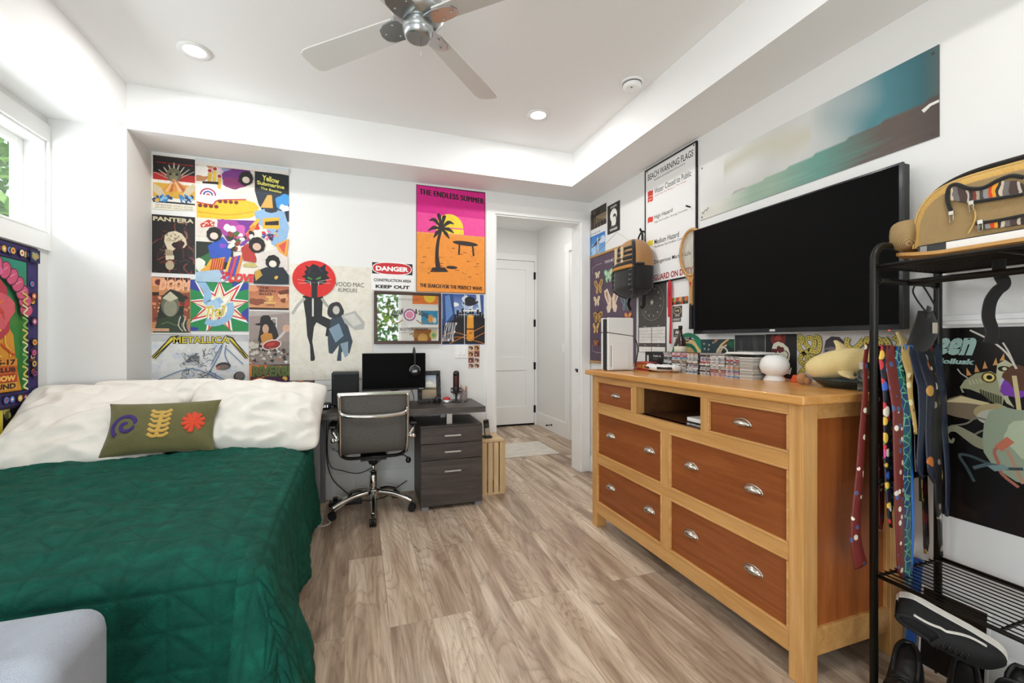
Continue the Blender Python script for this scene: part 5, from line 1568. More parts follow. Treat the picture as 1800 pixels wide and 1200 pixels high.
# white sketch poster with yellow and black lettering
a = WallArt('back', 267, 587, 437, 674, '#dcdcda', off=0.001)
a.R(267, 587, 437, 600, '#c2c2c4'); speck(a, 270, 600, 434, 668, 26, 0.008, 0.03, ['#d2d4d8', '#e6e6e4', '#cbd2dc'], 41)
for c, w, o in (('#14120f', 0.03, 0), ('#d8c332', 0.018, 0)):
    a.S([(270, 629), (302, 596)], w, c); a.S([(406, 596), (435, 629)], w, c)
a.P([(300, 591), (316, 589), (270, 630), (268, 630)], '#14120f'); a.P([(301, 593), (310, 592), (276, 622)], '#dccb3c'); a.P([(396, 588), (410, 593), (436, 630), (434, 630)], '#14120f'); a.P([(400, 592), (408, 595), (428, 620)], '#dccb3c')
a.T('METALLICA', 304, 590.5, 404, 604, '#14120f', 0.07); a.T('METALLICA', 305, 591.5, 403, 603, '#dccb3c', 0.015)
r = random.Random(17)
for i in range(60):
    u, v = r.uniform(320, 380), r.uniform(616, 668); p = [(u, v)]; an = r.uniform(0, 6)
    for k in range(4): an += r.uniform(-1.2, 1.2); u += 4 * cos(an); v += 3 * sin(an); p.append((u, min(672, v)))
    a.S(p, r.uniform(0.0018, 0.004), r.choice(['#4a4c52', '#7a8088', '#5a6f90', '#33343a']), 3)
a.B(338, 630, 0.05, '#cfd2d4', 3, 0.2, 0.05); 
for i in range(24): a.S([(324 + r.uniform(0, 28), 620 + r.uniform(0, 20)) for _ in range(3)], 0.003, '#55585e', 3)
for p in ([(392, 604), (386, 622), (372, 648), (366, 658)], [(398, 606), (396, 624), (404, 640)], [(390, 606), (372, 640)], [(268, 672), (330, 648), (366, 656)], [(366, 656), (396, 672)], [(368, 652), (404, 672)], [(398, 612), (428, 640)]): a.S(p, 0.006, '#5f7ea6', 4)
a.D(393, 643, 0.048, '#3a3636', 0.028, rot=0.1); a.D(392, 645, 0.04, '#7a6a66', 0.018, rot=0.1); a.B(384, 646, 0.012, '#c06a4a', 2); a.D(421, 661, 0.038, '#3a3434', 0.036, rot=0.7); a.D(422, 660, 0.03, '#6f6664', 0.028, rot=0.7)
a.hang('poster', 'white sketch poster with slanting yellow and black lettering above the pillows', 'poster', GB)

# orange lettering poster
a = WallArt('back', 438, 640, 553, 690, '#3a1838', off=0.0008, z=None)
a.P([(439, 641), (552, 644), (552, 662), (439, 662)], '#d0702c'); a.P([(440, 662), (490, 652), (552, 660), (552, 690), (440, 690)], '#451d44'); a.S([(444, 668), (480, 658), (515, 658), (550, 668)], 0.012, '#d0702c', 4); a.R(438, 640, 440.5, 690, '#d88038')
a.T('RIVERBEND', 443, 643, 546, 661, '#2a3a20', 0.10); a.T('RIVERBEND', 444, 643, 545, 660, '#5a6a30', 0.05)
speck(a, 450, 664, 545, 686, 14, 0.01, 0.02, ['#e0b050', '#8a3a6a', '#d0702c'], 51)
a.hang('poster', 'orange and purple lettering poster low on the wall behind the desk-side pillow', 'poster', GB)

# cream poster with two dark dancers
a = WallArt('back', 509.5, 463, 655, 665, '#e6e1d3', off=0.0022)
speck(a, 512, 470, 650, 660, 18, 0.03, 0.08, ['#e2dcca', '#ebe7dc', '#e4dfd2'], 61)
a.P([(532, 520), (552, 516), (568, 520), (566, 556), (560, 560), (552, 574), (549, 600), (554, 630), (552, 634), (546, 634), (545, 606), (540, 590), (538, 560)], '#17161a')
a.P([(560, 552), (582, 562), (584, 578), (578, 592), (572, 590), (574, 576), (556, 566)], '#1b1a1f'); a.S([(536, 524), (524, 536), (514, 552)], 0.022, '#b4b1a8', 4); a.S([(566, 524), (576, 538), (588, 540)], 0.022, '#a8a59d', 4)
a.R(548.6, 523, 551.6, 556, '#d8d4ca'); a.D(586, 552, 0.022, '#c8c4ba'); a.B(590, 546, 0.058, '#2a2a30', 3, 0.15, 0.075); a.D(591, 545, 0.026, '#c8c4ba', 0.034)
a.P([(582, 560), (600, 556), (612, 574), (620, 600), (614, 622), (606, 612), (600, 620), (600, 634), (592, 634), (596, 606), (584, 622), (578, 620), (576, 596)], '#33424f')
a.P([(600, 554), (624, 546), (641, 566), (640, 578), (624, 580), (606, 568)], '#b4b4b0'); a.P([(604, 556), (622, 551), (636, 568), (622, 574)], '#d2d0c8'); a.P([(578, 578), (596, 568), (604, 590), (590, 602)], '#7f98aa'); a.P([(598, 604), (612, 600), (612, 624), (606, 628)], '#8aa0ae')
a.T('FLEETWOOD·MAC', 560, 494, 640, 505, '#5a564e', 0.0); a.T('RUMOURS', 595, 506, 628, 514, '#5a564e', 0.0)
a.hang('poster', 'tall cream poster of two dark dancing figures above the left end of the desk', 'poster')
# red disc with a spiky black cat stuck over its upper corner
a = WallArt('back', 514, 456, 590, 524, '#d8241c', off=0.006, thick=0.004)
w_, h_ = a.w, a.h; a.free = True
a.mb = MB(); a.mb.col = rgb('#d8241c')
a.mb.lathe([(w_ / 2, -0.004), (w_ / 2, 0.0)], (w_ / 2, -h_ / 2, 0), seg=48, flat=(1, h_ / w_))
a.P([(536, 466), (544, 470), (550, 464), (556, 466), (563, 470), (573, 464), (572, 474), (578, 480), (574, 483), (580, 490), (573, 491), (574, 497), (566, 500), (558, 501), (558, 524), (548, 524), (548, 500), (542, 499), (534, 494), (538, 490), (530, 486), (537, 483), (535, 477), (540, 474)], '#15161c')
for p in ([(541, 486), (549, 490), (549, 492), (541, 490)], [(555, 490), (564, 486), (564, 490), (556, 492)]): a.P(p, '#3f8a3a')
for s in (-1, 1):
    a.S([(553 + s * 6, 495), (553 + s * 30, 491)], 0.002, '#e4ded2'); a.S([(553 + s * 6, 497), (553 + s * 28, 498)], 0.002, '#e4ded2')
    a.P([(553 + s * 8, 497), (553 + s * 6, 497), (553 + s * 7, 502)], '#e8e2d6')
a.S([(546, 472), (543, 480)], 0.004, '#3a4a7a'); a.S([(560, 470), (566, 478)], 0.004, '#3a4a7a'); a.S([(540, 495), (553, 497), (568, 495)], 0.002, '#7a7a80', 3)
a.hang('wall_plaque', 'round red plaque with a spiky black cat over the corner of the cream poster', 'plaque')

# danger sign
a = WallArt('back', 652.5, 458.5, 728.5, 512, '#eeecea', off=0.002, thick=0.003)
a.R(654, 460.5, 725, 484, '#141414'); q = a.q(689.5, 472.3); wd = (a.q(724, 472)[0] - a.q(655, 472)[0]) / 2 * a.w; hd = (a.q(689, 483.4)[1] - a.q(689, 461.2)[1]) / 2 * a.h
def oval(k, c):
    pts = []
    for i in range(48):
        an = 2 * pi * i / 48; x = math.copysign(abs(cos(an)) ** 0.75, cos(an)); z = math.copysign(abs(sin(an)) ** 0.75, sin(an))
        pts.append((q[0] + (wd - k) * x / a.w, q[1] - (hd - k) * z / a.h))
    a.poly(pts, c)
oval(0.0, '#f4f2f0'); oval(0.006, '#c8202c')
a.T('DANGER', 660.5, 467, 718, 478.5, '#f6f4f2', 0.05)
a.T('CONSTRUCTION AREA', 657, 489, 723, 497, '#15171a', 0.035); a.T('KEEP OUT', 660, 500, 720, 508.5, '#15171a', 0.05)
for u, v in ((654.5, 459.8), (726.5, 459.8)): a.D(u, v + 1, 0.004, '#8a8a88')
a.hang('danger_sign', 'white danger sign with a red oval on black, keep out lettering below', 'sign', m=SMOOTH)

# pink and orange beach poster
a = WallArt('back', 731.5, 324, 853, 517, '#2a1c20', off=0.001)
a.P([(732.5, 325), (852, 340), (852, 515.5), (732.5, 512)], '#ef9436')
a.P([(732.5, 325), (852, 340), (852, 417), (732.5, 407)], '#f0489a'); a.P([(732.5, 325), (852, 340), (852, 386), (732.5, 372)], '#d80f86')
q = a.q(791, 400); a.disc(q[0], q[1], 0.118, '#f2d832', n=40, a0=0.0, a1=pi); a.P([(767, 400), (815, 404), (815, 413), (767, 409)], '#f2d832')
a.P([(732.5, 407), (852, 416.5), (852, 419), (732.5, 410)], '#f0a04a')
# plain dark beach shapes in place of the printed design: posts, a boulder, driftwood
a.S([(771, 476), (768, 450), (770, 424), (776, 402)], [0.05, 0.032, 0.026, 0.022], '#2a1d1c', 6)
for du, dv in ((-24, 4), (-22, -14), (-8, -24), (8, -20), (22, -8), (22, 8), (-14, 16), (14, 18)):
    a.S([(776, 402), (776 + du * 0.55, 402 + dv * 0.75 - 5), (776 + du, 402 + dv)], [0.012, 0.034, 0.004], '#2a1d1c', 6)
a.P([(760, 470), (782, 470), (788, 478), (756, 478)], '#2a1d1c'); a.D(818, 428, 0.115, '#2a1d1c', 0.020, rot=-0.05); a.P([(806, 430), (809, 430), (808, 448), (805, 448)], '#2a1d1c'); a.P([(829, 431), (832, 431), (834, 450), (831, 450)], '#2a1d1c')
a.D(794, 470, 0.05, '#2a1d1c', 0.014); r = random.Random(5)
for i in range(26): a.S([(r.uniform(736, 846), r.uniform(440, 488))] * 1 + [(0, 0)] * 0 if 0 else (lambda u, v, l: [(u, v), (u + l, v + r.uniform(-0.6, 0.6))])(r.uniform(736, 838), r.uniform(436, 488), r.uniform(3, 8)), r.uniform(0.002, 0.006), '#7a4420')
a.T('THE ENDLESS SUMMER', 737.5, 334, 850, 356, '#1c1216', 0.0, slope=0.028, space=1.08, heavy=0.005)
a.T('THE SEARCH FOR THE PERFECT WAVE', 738, 498.5, 847, 509.5, '#1c1216', 0.0, slope=0.01, space=1.05, heavy=0.0025)
a.hang('poster', 'pink and orange beach poster with a yellow sun, left of the doorway', 'poster')

# blue skyline photo poster made of two halves
a = WallArt('back', 777, 515.5, 852, 605, '#3a5a9a', off=0.001)
a.grad(0, 1, 0, 0.5, '#2f4f95', '#9ab4d8', 8); a.P([(778, 560), (852, 556), (852, 604), (778, 604)], '#17161a'); speck(a, 800, 520, 850, 545, 10, 0.02, 0.04, ['#cfd8e4', '#a8bcdc', '#e4e8ee'], 71)
a.P([(779, 516), (796, 516), (800, 560), (778, 572)], '#27457e'); a.P([(782, 520), (790, 518), (796, 552), (784, 566)], '#5f86c0'); a.P([(836, 516), (852, 516), (852, 560), (846, 556), (840, 536)], '#d4dae4'); a.P([(843, 516), (850, 516), (850, 556), (846, 550)], '#33558f')
for i in range(12): 
    u = 798 + i * 4.4; a.R(u, 552 - (i * 7 % 11), u + 4, 566, '#121116')
a.D(826, 528, 0.05, '#1c1c24', 0.035); a.S([(814, 532), (826, 536), (840, 530)], 0.02, '#24222a', 3); a.S([(814, 546), (838, 546)], 0.014, '#e8e6e2'); a.S([(806, 553), (842, 553)], 0.006, '#b8bcc4')
a.P([(821, 556), (832, 556), (833, 596), (830, 599), (823, 599), (820, 596)], '#e39a2e'); a.R(820.5, 577, 833, 579.5, '#5a2a1a'); a.B(827, 585, 0.014, '#c06a2a', 3); a.D(827, 556, 0.029, '#ecb04a', 0.012)
for p in ([(778, 590), (800, 584), (826, 592)], [(778, 600), (806, 592), (852, 604)], [(826, 598), (852, 584)], [(790, 604), (852, 572)]): a.S(p, 0.006, '#c87a34', 4)
a.R(815.8, 516, 816.8, 605, '#d8d8d8'); a.T('SKYLINE', 780, 566, 800, 600, '#e0e4ea', 0.0, shear=0.2)
a.hang('poster', 'blue skyline poster with an orange can, right of the framed mirror', 'poster')

# little photo strips beside the switch
for k, (u0, v0, u1, v1) in enumerate(((823, 606, 832.4, 627), (833.2, 606, 843, 627), (823, 628, 843, 647))):
    a = WallArt('back', u0, v0, u1, v1, '#b89a8a', off=0.0007)
    nr = 2
    for i in range(nr):
        for j in range(2 if k == 2 else 1):
            du = (u1 - u0) / (2 if k == 2 else 1); dv = (v1 - v0) / nr
            x, y = u0 + j * du, v0 + i * dv
            a.R(x + 0.4, y + 0.4, x + du - 0.4, y + dv - 0.4, ['#e2d2c4', '#c89a60', '#8a4a4a', '#d8c8c0'][(i + j + k) % 4]); a.D(x + du * 0.38, y + dv * 0.5, 0.013, '#3a2420', 0.016); a.D(x + du * 0.66, y + dv * 0.55, 0.012, '#5a3428', 0.015); a.D(x + du * 0.38, y + dv * 0.6, 0.007, '#d8a88a', 0.009)
    a.hang('photo_strip', ['left photo booth strip right of the light switch', 'right photo booth strip near the door casing', 'lowest photo booth sheet right of the light switch'][k], 'photo', 'photo booth strips')

# framed pub mirror
mr = thing('framed_mirror', 'wood framed mirror with gold printed lettering above the monitor', 'mirror', (0.395, 3.80, 1.245))
mx0, mx1, mz0, mz1 = 0.116, 0.675, 1.250, 1.690
MFR = wood('dark_frame_wood', '#2e1a10', '#43281a', '#573624', 'x', 1.2, 0.35)
b = MB(); w = 0.026
for x0, x1, z0, z1 in ((mx0, mx1, mz1 - w, mz1), (mx0, mx1, mz0, mz0 + w), (mx0, mx0 + w, mz0 + w, mz1 - w), (mx1 - w, mx1, mz0 + w, mz1 - w)):
    b.box(x0, x1, YB - 0.024, YB - 0.002, z0, z1)
obj('frame', b, MFR, mr, bevel=0.004)
MIRR = mat('mirror_silver', '#f2f4f2', 0.02, 1.0)
obj('mirror_glass', MB().box(mx0 + w - 0.004, mx1 - w + 0.004, YB - 0.012, YB - 0.008, mz0 + w - 0.004, mz1 - w + 0.004), MIRR, mr)
a = Art(mx1 - mx0, mz1 - mz0, '#3a2a18', 0.0001); a.mb = MB()
GD = '#8a6a2a'
e_ = Art(mx1 - mx0, mz1 - mz0, '#3a2a18', 0.0001); e_.mb = MB(); e_.z = 0.0
a.text('WILLIAM', 0.24, 0.42, 0.36, 0.48, '#2a2a26', 0.04, shear=0.1, slope=-0.1); a.text('& SONS', 0.60, 0.80, 0.36, 0.46, '#2a2a26', 0.04, slope=0.1)
e_.ring(0.52, 0.44, 0.052, 0.012, '#8a4a7a'); e_.disc(0.52, 0.44, 0.030, '#c87a9a'); a.stroke([(0.28, 0.56), (0.34, 0.60), (0.42, 0.54)], 0.008, GD, sm=4); a.stroke([(0.62, 0.54), (0.70, 0.60), (0.78, 0.55)], 0.008, GD, sm=4)
a.text('FINEST SCOTCH WHISKY', 0.20, 0.80, 0.69, 0.745, '#2a2420', 0.03); a.text('BLENDED AND BOTTLED', 0.36, 0.66, 0.775, 0.795, '#4a4030'); a.stroke([(0.52, 0.82), (0.60, 0.80), (0.68, 0.82)], 0.01, GD, sm=4); a.disc(0.60, 0.845, 0.022, GD, 0.008)
f_ = Art(mx1 - mx0, mz1 - mz0, '#3a2a18', 0.0001); f_.mb = MB(); f_.star(0.88, 0.83, 0.036, 0.030, 16, '#b8a050'); f_.disc(0.88, 0.83, 0.024, '#5a8a5a'); f_.ring(0.88, 0.83, 0.020, 0.003, '#d8c878')
a.rect(0.30, 0.70, 0.125, 0.128, '#6a5a3a'); a.text('BY APPOINTMENT A FINE OLD BLEND', 0.30, 0.66, 0.14, 0.16, '#4a4030')
a.place('printed_lettering', (mx0, YB - 0.0122, mz1), BACK_U, UP, parent=mr)
e_.place('printed_emblem', (mx0, YB - 0.0122, mz1), BACK_U, UP, parent=mr)
f_.place('printed_seal', (mx0, YB - 0.0122, mz1), BACK_U, UP, parent=mr)
# ================================================================== POSTERS AND SIGNS ON THE RIGHT AND LEFT WALLS
# dark brown photo poster, top of the corner
a = WallArt('right', 1039, 371, 1066, 397, '#3a3026', z=(2.548, 2.358))
for i in range(10): a.R(1039.5 + i * 2.6, 372, 1041 + i * 2.6, 398, ['#5a4a38', '#2a221a', '#6f5d46', '#1a1512'][i % 4])
a.P([(1040, 380), (1066, 369), (1066, 372), (1040, 384)], '#17120e'); a.B(1052, 372, 0.03, '#1a1512', 3); a.R(1048, 380, 1066, 384, '#8a765a')
for i in range(5): a.R(1050 + i * 3, 384, 1051.5 + i * 3, 392, '#15100c')
a.hang('poster', 'small dark brown poster highest in the corner by the doorway', 'poster')
a = WallArt('right', 1068, 362, 1090, 406, '#23221f', z=(2.505, 2.243))
a.textc('LIFE IS BETTER', 0.5, 0.11, 0.075, '#e8e6e0', 0.03, asp=0.62); a.textc('WITH MUSIC', 0.5, 0.88, 0.085, '#e8e6e0', 0.04, asp=0.75)
a.disc(0.50, 0.40, 0.055, '#f0eee8', 0.058); a.disc(0.40, 0.46, 0.03, '#f0eee8', 0.036); a.disc(0.58, 0.48, 0.026, '#2a2826', 0.030); a.disc(0.60, 0.49, 0.010, '#e8e6e0')
a.disc(0.52, 0.62, 0.038, '#e8e6e0', 0.042); a.stroke([(0.34, 0.72), (0.5, 0.70), (0.66, 0.72)], 0.012, '#e8e6e0', sm=4); a.stroke([(0.28, 0.76), (0.7, 0.765)], 0.006, '#8a8880')
a.hang('poster', 'black music poster with a round white figure', 'poster')
a = WallArt('right', 1037.5, 402, 1065, 447, '#e6e6e8', z=(2.330, 2.098))
a.rect(0.03, 0.97, 0.16, 0.98, '#3f86c8'); a.grad(0.03, 0.97, 0.16, 0.98, '#2f78c4', '#7fb4e2', 6); a.blob(0.8, 0.45, 0.05, '#c8d8ee', 3, ry=0.04); a.blob(0.25, 0.75, 0.05, '#a8cbec', 5)
a.stroke([(0.15, 0.62), (0.45, 0.50), (0.75, 0.36)], [0.01, 0.03, 0.004], '#4a3a36'); a.stroke([(0.5, 0.3), (0.5, 0.55), (0.54, 0.95)], [0.02, 0.018, 0.022], '#d8ccc0'); a.stroke([(0.1, 0.95), (0.9, 0.42)], 0.004, '#dfe8f2')
a.text('THE COLOURS OF NOISE', 0.06, 0.66, 0.045, 0.105, '#5a4a44')
a.hang('poster', 'blue sky poster with a white headline strip, over the purple moth scroll', 'poster')

# purple moth scroll on wooden rods
sc_ = thing('moth_scroll', 'purple wall scroll of moths hung from a wooden rod beside the doorway', 'scroll', (2.14, 3.42, 1.03))
SY0, SY1, SZ0, SZ1 = 3.79, 3.045, 1.080, 2.085
a = Art(SY0 - SY1, SZ1 - SZ0, '#574457', 0.0008)
a.rect(0.0, 1.0, 0.0, 1.0, '#574457')
for k in (0.012,):
    a.stroke([(0.06, 0.16), (0.06, 0.105), (0.16, 0.085), (0.30, 0.085)], 0.004, '#b8a8b4'); a.stroke([(0.94, 0.16), (0.94, 0.105), (0.84, 0.085), (0.70, 0.085)], 0.004, '#b8a8b4')
    a.stroke([(0.06, 0.84), (0.06, 0.90), (0.16, 0.915), (0.34, 0.915)], 0.004, '#b8a8b4'); a.stroke([(0.94, 0.84), (0.94, 0.90), (0.84, 0.915)], 0.004, '#b8a8b4')
a.textc('TINEA MOTHS', 0.5, 0.085, 0.026, '#d8ccd4', 0.01, asp=0.9); a.textc('A TABLE OF NIGHT FLYERS', 0.5, 0.945, 0.014, '#a898a8'); a.textc('COLLECTED AND DRAWN FROM LIFE', 0.5, 0.965, 0.010, '#a898a8')
def moth(u, v, s, c, c2, body, droop=0.2, kind=0):
    for sg in (-1, 1):
        p = [(0, -0.2), (0.55, -0.75 + droop), (1.0, -0.62 + droop), (0.95, -0.2 + droop), (0.55, 0.12), (0.05, 0.15)]
        a.poly([(u + sg * x * s / a.w, v + y * s / a.h) for x, y in p], c)
        p2 = [(0.05, 0.05), (0.5, 0.08), (0.72, 0.35), (0.55, 0.75), (0.25, 0.70 + 0.3 * kind), (0.06, 0.35)]
        a.poly([(u + sg * x * s / a.w, v + y * s / a.h) for x, y in p2], c)
        q = [(0.25, -0.25), (0.60, -0.55 + droop), (0.85, -0.5 + droop), (0.75, -0.2 + droop), (0.45, 0.0)]
        a.poly([(u + sg * x * s / a.w, v + y * s / a.h) for x, y in q], c2)
        a.disc(u + sg * 0.42 * s / a.w, v + 0.38 * s / a.h, 0.12 * s, c2); a.disc(u + sg * 0.66 * s / a.w, v + (-0.33 + droop) * s / a.h, 0.07 * s, body)
        a.stroke([(u, v - 0.25 * s / a.h), (u + sg * 0.22 * s / a.w, v - 0.62 * s / a.h)], 0.0035, body)
    a.disc(u, v + 0.1 * s / a.h, 0.085 * s, body, 0.38 * s)
CR, TN, OR_, GRN = '#e4d4b8', '#c09a5c', '#c8763a', '#8fc49a'
for u, v, s, c, c2, bd, dr_, kd in ((0.19, 0.18, 0.075, CR, '#c8b08a', '#8a6a40', 0.1, 0), (0.45, 0.21, 0.12, GRN, '#b8dcb8', '#e4e0c0', 0.0, 0.9), (0.84, 0.19, 0.08, TN, '#8a6230', '#4a3320', 0.1, 0),
        (0.22, 0.30, 0.13, TN, '#8a6230', '#4a3320', -0.15, 0), (0.78, 0.33, 0.13, '#d08a4a', '#8a4a20', '#4a2a1a', 0.0, 0), (0.17, 0.43, 0.095, CR, '#d8b888', '#6a5030', -0.1, 0), (0.52, 0.46, 0.20, '#e0cdb8', '#b08a78', '#a86a3a', -0.3, 0), (0.82, 0.49, 0.13, '#6f8088', '#4a5a64', '#2f2a30', -0.2, 0),
        (0.20, 0.57, 0.14, '#b8904a', '#7a5a2a', '#4a3320', 0.25, 0), (0.86, 0.60, 0.085, OR_, '#e8a868', '#6a3a1a', 0.1, 0), (0.16, 0.69, 0.10, TN, '#d8b070', '#5a3f20', -0.2, 0), (0.84, 0.72, 0.11, TN, '#8a6230', '#4a3320', 0.3, 0), (0.17, 0.82, 0.075, OR_, '#2f2a2a', '#6a3a1a', 0.3, 0), (0.83, 0.84, 0.09, CR, '#c09a5c', '#6a5030', 0, 0), (0.52, 0.68, 0.12, CR, '#c8a878', '#6a5030', 0.1, 0), (0.52, 0.84, 0.10, TN, '#8a6230', '#4a3320', 0, 0)):
    moth(u, v, s * 0.62, c, c2, bd, dr_, kd)
a.place('printed_cloth', (2.149 - 0.008, SY0, SZ1), RIGHT_U, UP, parent=sc_, bend=lambda u, v: 0.003 * sin(v * 9))
ROD = wood('scroll_rod_wood', '#9a7440', '#b98f55', '#cda56a', 'y', 2, 0.5)
obj('top_rod', MB().box(2.133, 2.147, SY1 - 0.012, SY0 + 0.010, SZ1 - 0.006, SZ1 + 0.016), ROD, sc_, bevel=0.003)
obj('bottom_rod', MB().box(2.133, 2.147, SY1 - 0.012, SY0 + 0.010, SZ0 - 0.016, SZ0 + 0.006), ROD, sc_, bevel=0.003)
obj('hanging_cord', MB().tube([(2.145, SY0 - 0.06, SZ1 + 0.014), (2.146, 3.33, 2.235), (2.145, SY1 + 0.06, SZ1 + 0.014)], 0.0016, 6), mat('cream_cord', '#d8d0c0', 0.8), sc_)

# star chart and two-month calendar (one hanging wall calendar, its picture above its dates)
cal = thing('wall_calendar', 'grey star chart wall calendar with white month grids beside the moth scroll', 'calendar', (2.148, 2.84, 1.19))
a = Art(0.345, 0.335, '#4c4845', 0.0008)
a.ring(0.5, 0.48, 0.140, 0.0016, '#c8c4bc', n=48); a.ring(0.5, 0.48, 0.118, 0.0009, '#98948c', n=48); a.ring(0.5, 0.48, 0.052, 0.001, '#98948c', n=36); a.star(0.5, 0.48, 0.030, 0.008, 8, '#e8e4da')
for k in range(12):
    an = 2 * pi * k / 12 + 0.2; a.star(0.5 + 0.105 * cos(an) / a.w, 0.48 - 0.105 * sin(an) / a.h, 0.010, 0.003, 4 + k % 3, '#d8d4ca')
    a.stroke([(0.5 + 0.055 * cos(an) / a.w, 0.48 - 0.055 * sin(an) / a.h), (0.5 + 0.090 * cos(an + 0.2) / a.w, 0.48 - 0.090 * sin(an + 0.2) / a.h)], 0.0008, '#98948c')
for k in range(40): a.disc(0.5 + rnd.uniform(-0.11, 0.11) / a.w * 0.9, 0.48 + rnd.uniform(-0.11, 0.11) / a.h * 0.9, rnd.uniform(0.0008, 0.0018), '#d8d4ca', n=6)
a.place('picture_page', (2.148, 3.018, 1.735), RIGHT_U, UP, parent=cal)
a = Art(0.345, 0.215, '#4c4845', 0.0008)
for i in range(2):
    x = 0.03 + 0.485 * i
    a.textc(['March', 'April'][i], x + 0.23, 0.05, 0.045, '#e0dcd2'); a.rect(x, x + 0.455, 0.09, 0.66, '#e9e7e2'); a.textc(['May', 'June'][i], x + 0.23, 0.735, 0.05, '#e0dcd2'); a.rect(x, x + 0.455, 0.80, 0.99, '#e9e7e2')
    for r_ in range(1, 5): a.rect(x, x + 0.455, 0.09 + 0.114 * r_ - 0.003, 0.09 + 0.114 * r_ + 0.003, '#9a968e')
    for c_ in range(1, 7): a.rect(x + 0.065 * c_ - 0.001, x + 0.065 * c_ + 0.001, 0.09, 0.66, '#c8c4bc')
    for r_ in range(5):
        for c_ in range(7):
            n_ = r_ * 7 + c_ + 1
            if n_ <= 31: a.textl(str(n_), x + 0.065 * c_ + 0.01, 0.09 + 0.114 * r_ + 0.03, 0.03, '#6a665e')
    a.rect(x, x + 0.455, 0.893, 0.897, '#9a968e')
a.place('month_page', (2.146, 3.018, 1.400), RIGHT_U, UP, parent=cal)

# beach flags sign
bs = thing('beach_flag_sign', 'tall white beach warning flags sign in a thin black frame', 'sign', (2.14, 2.64, 1.715))
FY0, FY1, FZ0, FZ1 = 2.918, 2.356, 1.712, 2.616
a = Art(FY0 - FY1, FZ1 - FZ0, '#e9e9e8', 0.003)
K = '#1c1c1c'
a.text('BEACH WARNING FLAGS', 0.06, 0.94, 0.045, 0.098, K, 0.012); a.text('BANDERAS DE ADVERTENCIA EN LA PLAYA', 0.20, 0.80, 0.112, 0.126, K, 0.008)
def flag(v, c):
    a.poly([(0.06, v), (0.10, v - 0.006), (0.145, v + 0.003), (0.175, v - 0.002), (0.175, v + 0.042), (0.145, v + 0.047), (0.10, v + 0.039), (0.06, v + 0.046)], c)
flag(0.195, '#c23326'); flag(0.243, '#d2462f'); a.rect(0.08, 0.155, 0.262, 0.270, '#e9b0a0'); flag(0.420, '#d8402c'); flag(0.622, '#e2c834'); flag(0.800, '#7a4a9a')
a.text('Water Closed to Public', 0.205, 0.905, 0.193, 0.240, K, 0.006); a.text('$500 Fine For Being In The Water', 0.215, 0.83, 0.250, 0.270, '#c8826f', 0.0)
a.text('High Hazard', 0.205, 0.57, 0.420, 0.462, K, 0.006); a.text('High Surf and/or Strong Currents', 0.205, 0.84, 0.472, 0.492, K, 0.0)
a.text('Medium Hazard', 0.205, 0.69, 0.625, 0.668, K, 0.006); a.text('Moderate Surf and/or Currents', 0.205, 0.84, 0.678, 0.698, K, 0.0)
a.text('Dangerous Marine Life', 0.205, 0.90, 0.800, 0.842, K, 0.006)
a.text('LIFEGUARD ON DUTY', 0.06, 0.94, 0.925, 0.975, '#a02a24', 0.03)
for u, v in ((0.05, 0.02), (0.95, 0.02), (0.05, 0.985), (0.95, 0.985)): a.disc(u, v, 0.006, '#2a2a2a')
a.place('sign_face', (2.149 - 0.010, FY0, FZ1), RIGHT_U, UP, SMOOTH, parent=bs)
b = MB(); w = 0.009
for z0, z1, y0, y1 in ((FZ1 - w, FZ1 + 0.002, FY1, FY0), (FZ0 - 0.002, FZ0 + w, FY1, FY0), (FZ0 + w, FZ1 - w, FY1, FY1 + w), (FZ0 + w, FZ1 - w, FY0 - w, FY0)):
    b.box(2.134, 2.148, y0, y1, z0, z1)
obj('frame', b, BLKP, bs)
obj('peg', MB().cyl((2.139, 2.42, 2.19), (2.105, 2.42, 2.195), 0.006, 10), BLKP, bs)
# panorama
a = WallArt('right', 1232, 294, 1652, 241, '#5a5048', z=(2.434, 2.074), thick=0.004)
a.grad(0, 1, 0, 1, '#dcdcd6', '#d6d4cc', 4)
a.z += a.step
def pano(u, v):
    """colour of the photo print: pale cloud at left, deep teal sky at right"""
    def mx(p, q, t): t = max(0, min(1, t)); return tuple(p[i] + (q[i] - p[i]) * t for i in range(4))
    hz = 0.80 - 0.25 * u + 0.05 * max(0, 0.25 - u) / 0.25
    n1 = noise.noise(Vector((u * 4, v * 2.2 - u * 2, 0.5)))
    if v < hz:
        c = mx(rgb('#dedfdb'), rgb('#b9b9b3'), (u - 0.05) / 0.35 + 0.5 * n1); c = mx(c, rgb('#c9cac6'), (u - 0.30) / 0.25); c = mx(c, rgb('#4a7f88'), (u - 0.60 + 0.12 * n1) / 0.22); c = mx(c, rgb('#2d5f68'), (u - 0.84) / 0.12); c = mx(c, rgb('#4a5a58'), (u - 0.95) / 0.05)
        return mx(c, rgb('#c2bfae'), 1 - abs(v - 0.30 - 0.2 * n1) * 5) if 0.15 < u < 0.6 else c
    n2 = noise.noise(Vector((u * 3, v * 30, 2.0)))
    c = mx(rgb('#d4d2c8'), rgb('#8fa894'), (u - 0.12) / 0.2); c = mx(c, rgb('#5f9488'), (u - 0.42) / 0.2); c = mx(c, rgb('#5c504a'), (u - 0.62 + 0.1 * n2) / 0.22); c = mx(c, rgb('#4a3f3b'), (u - 0.9) / 0.1)
    k = 1 + 0.16 * n2; return (c[0] * k, c[1] * k, c[2] * k, 1)
nu, nv = 80, 34
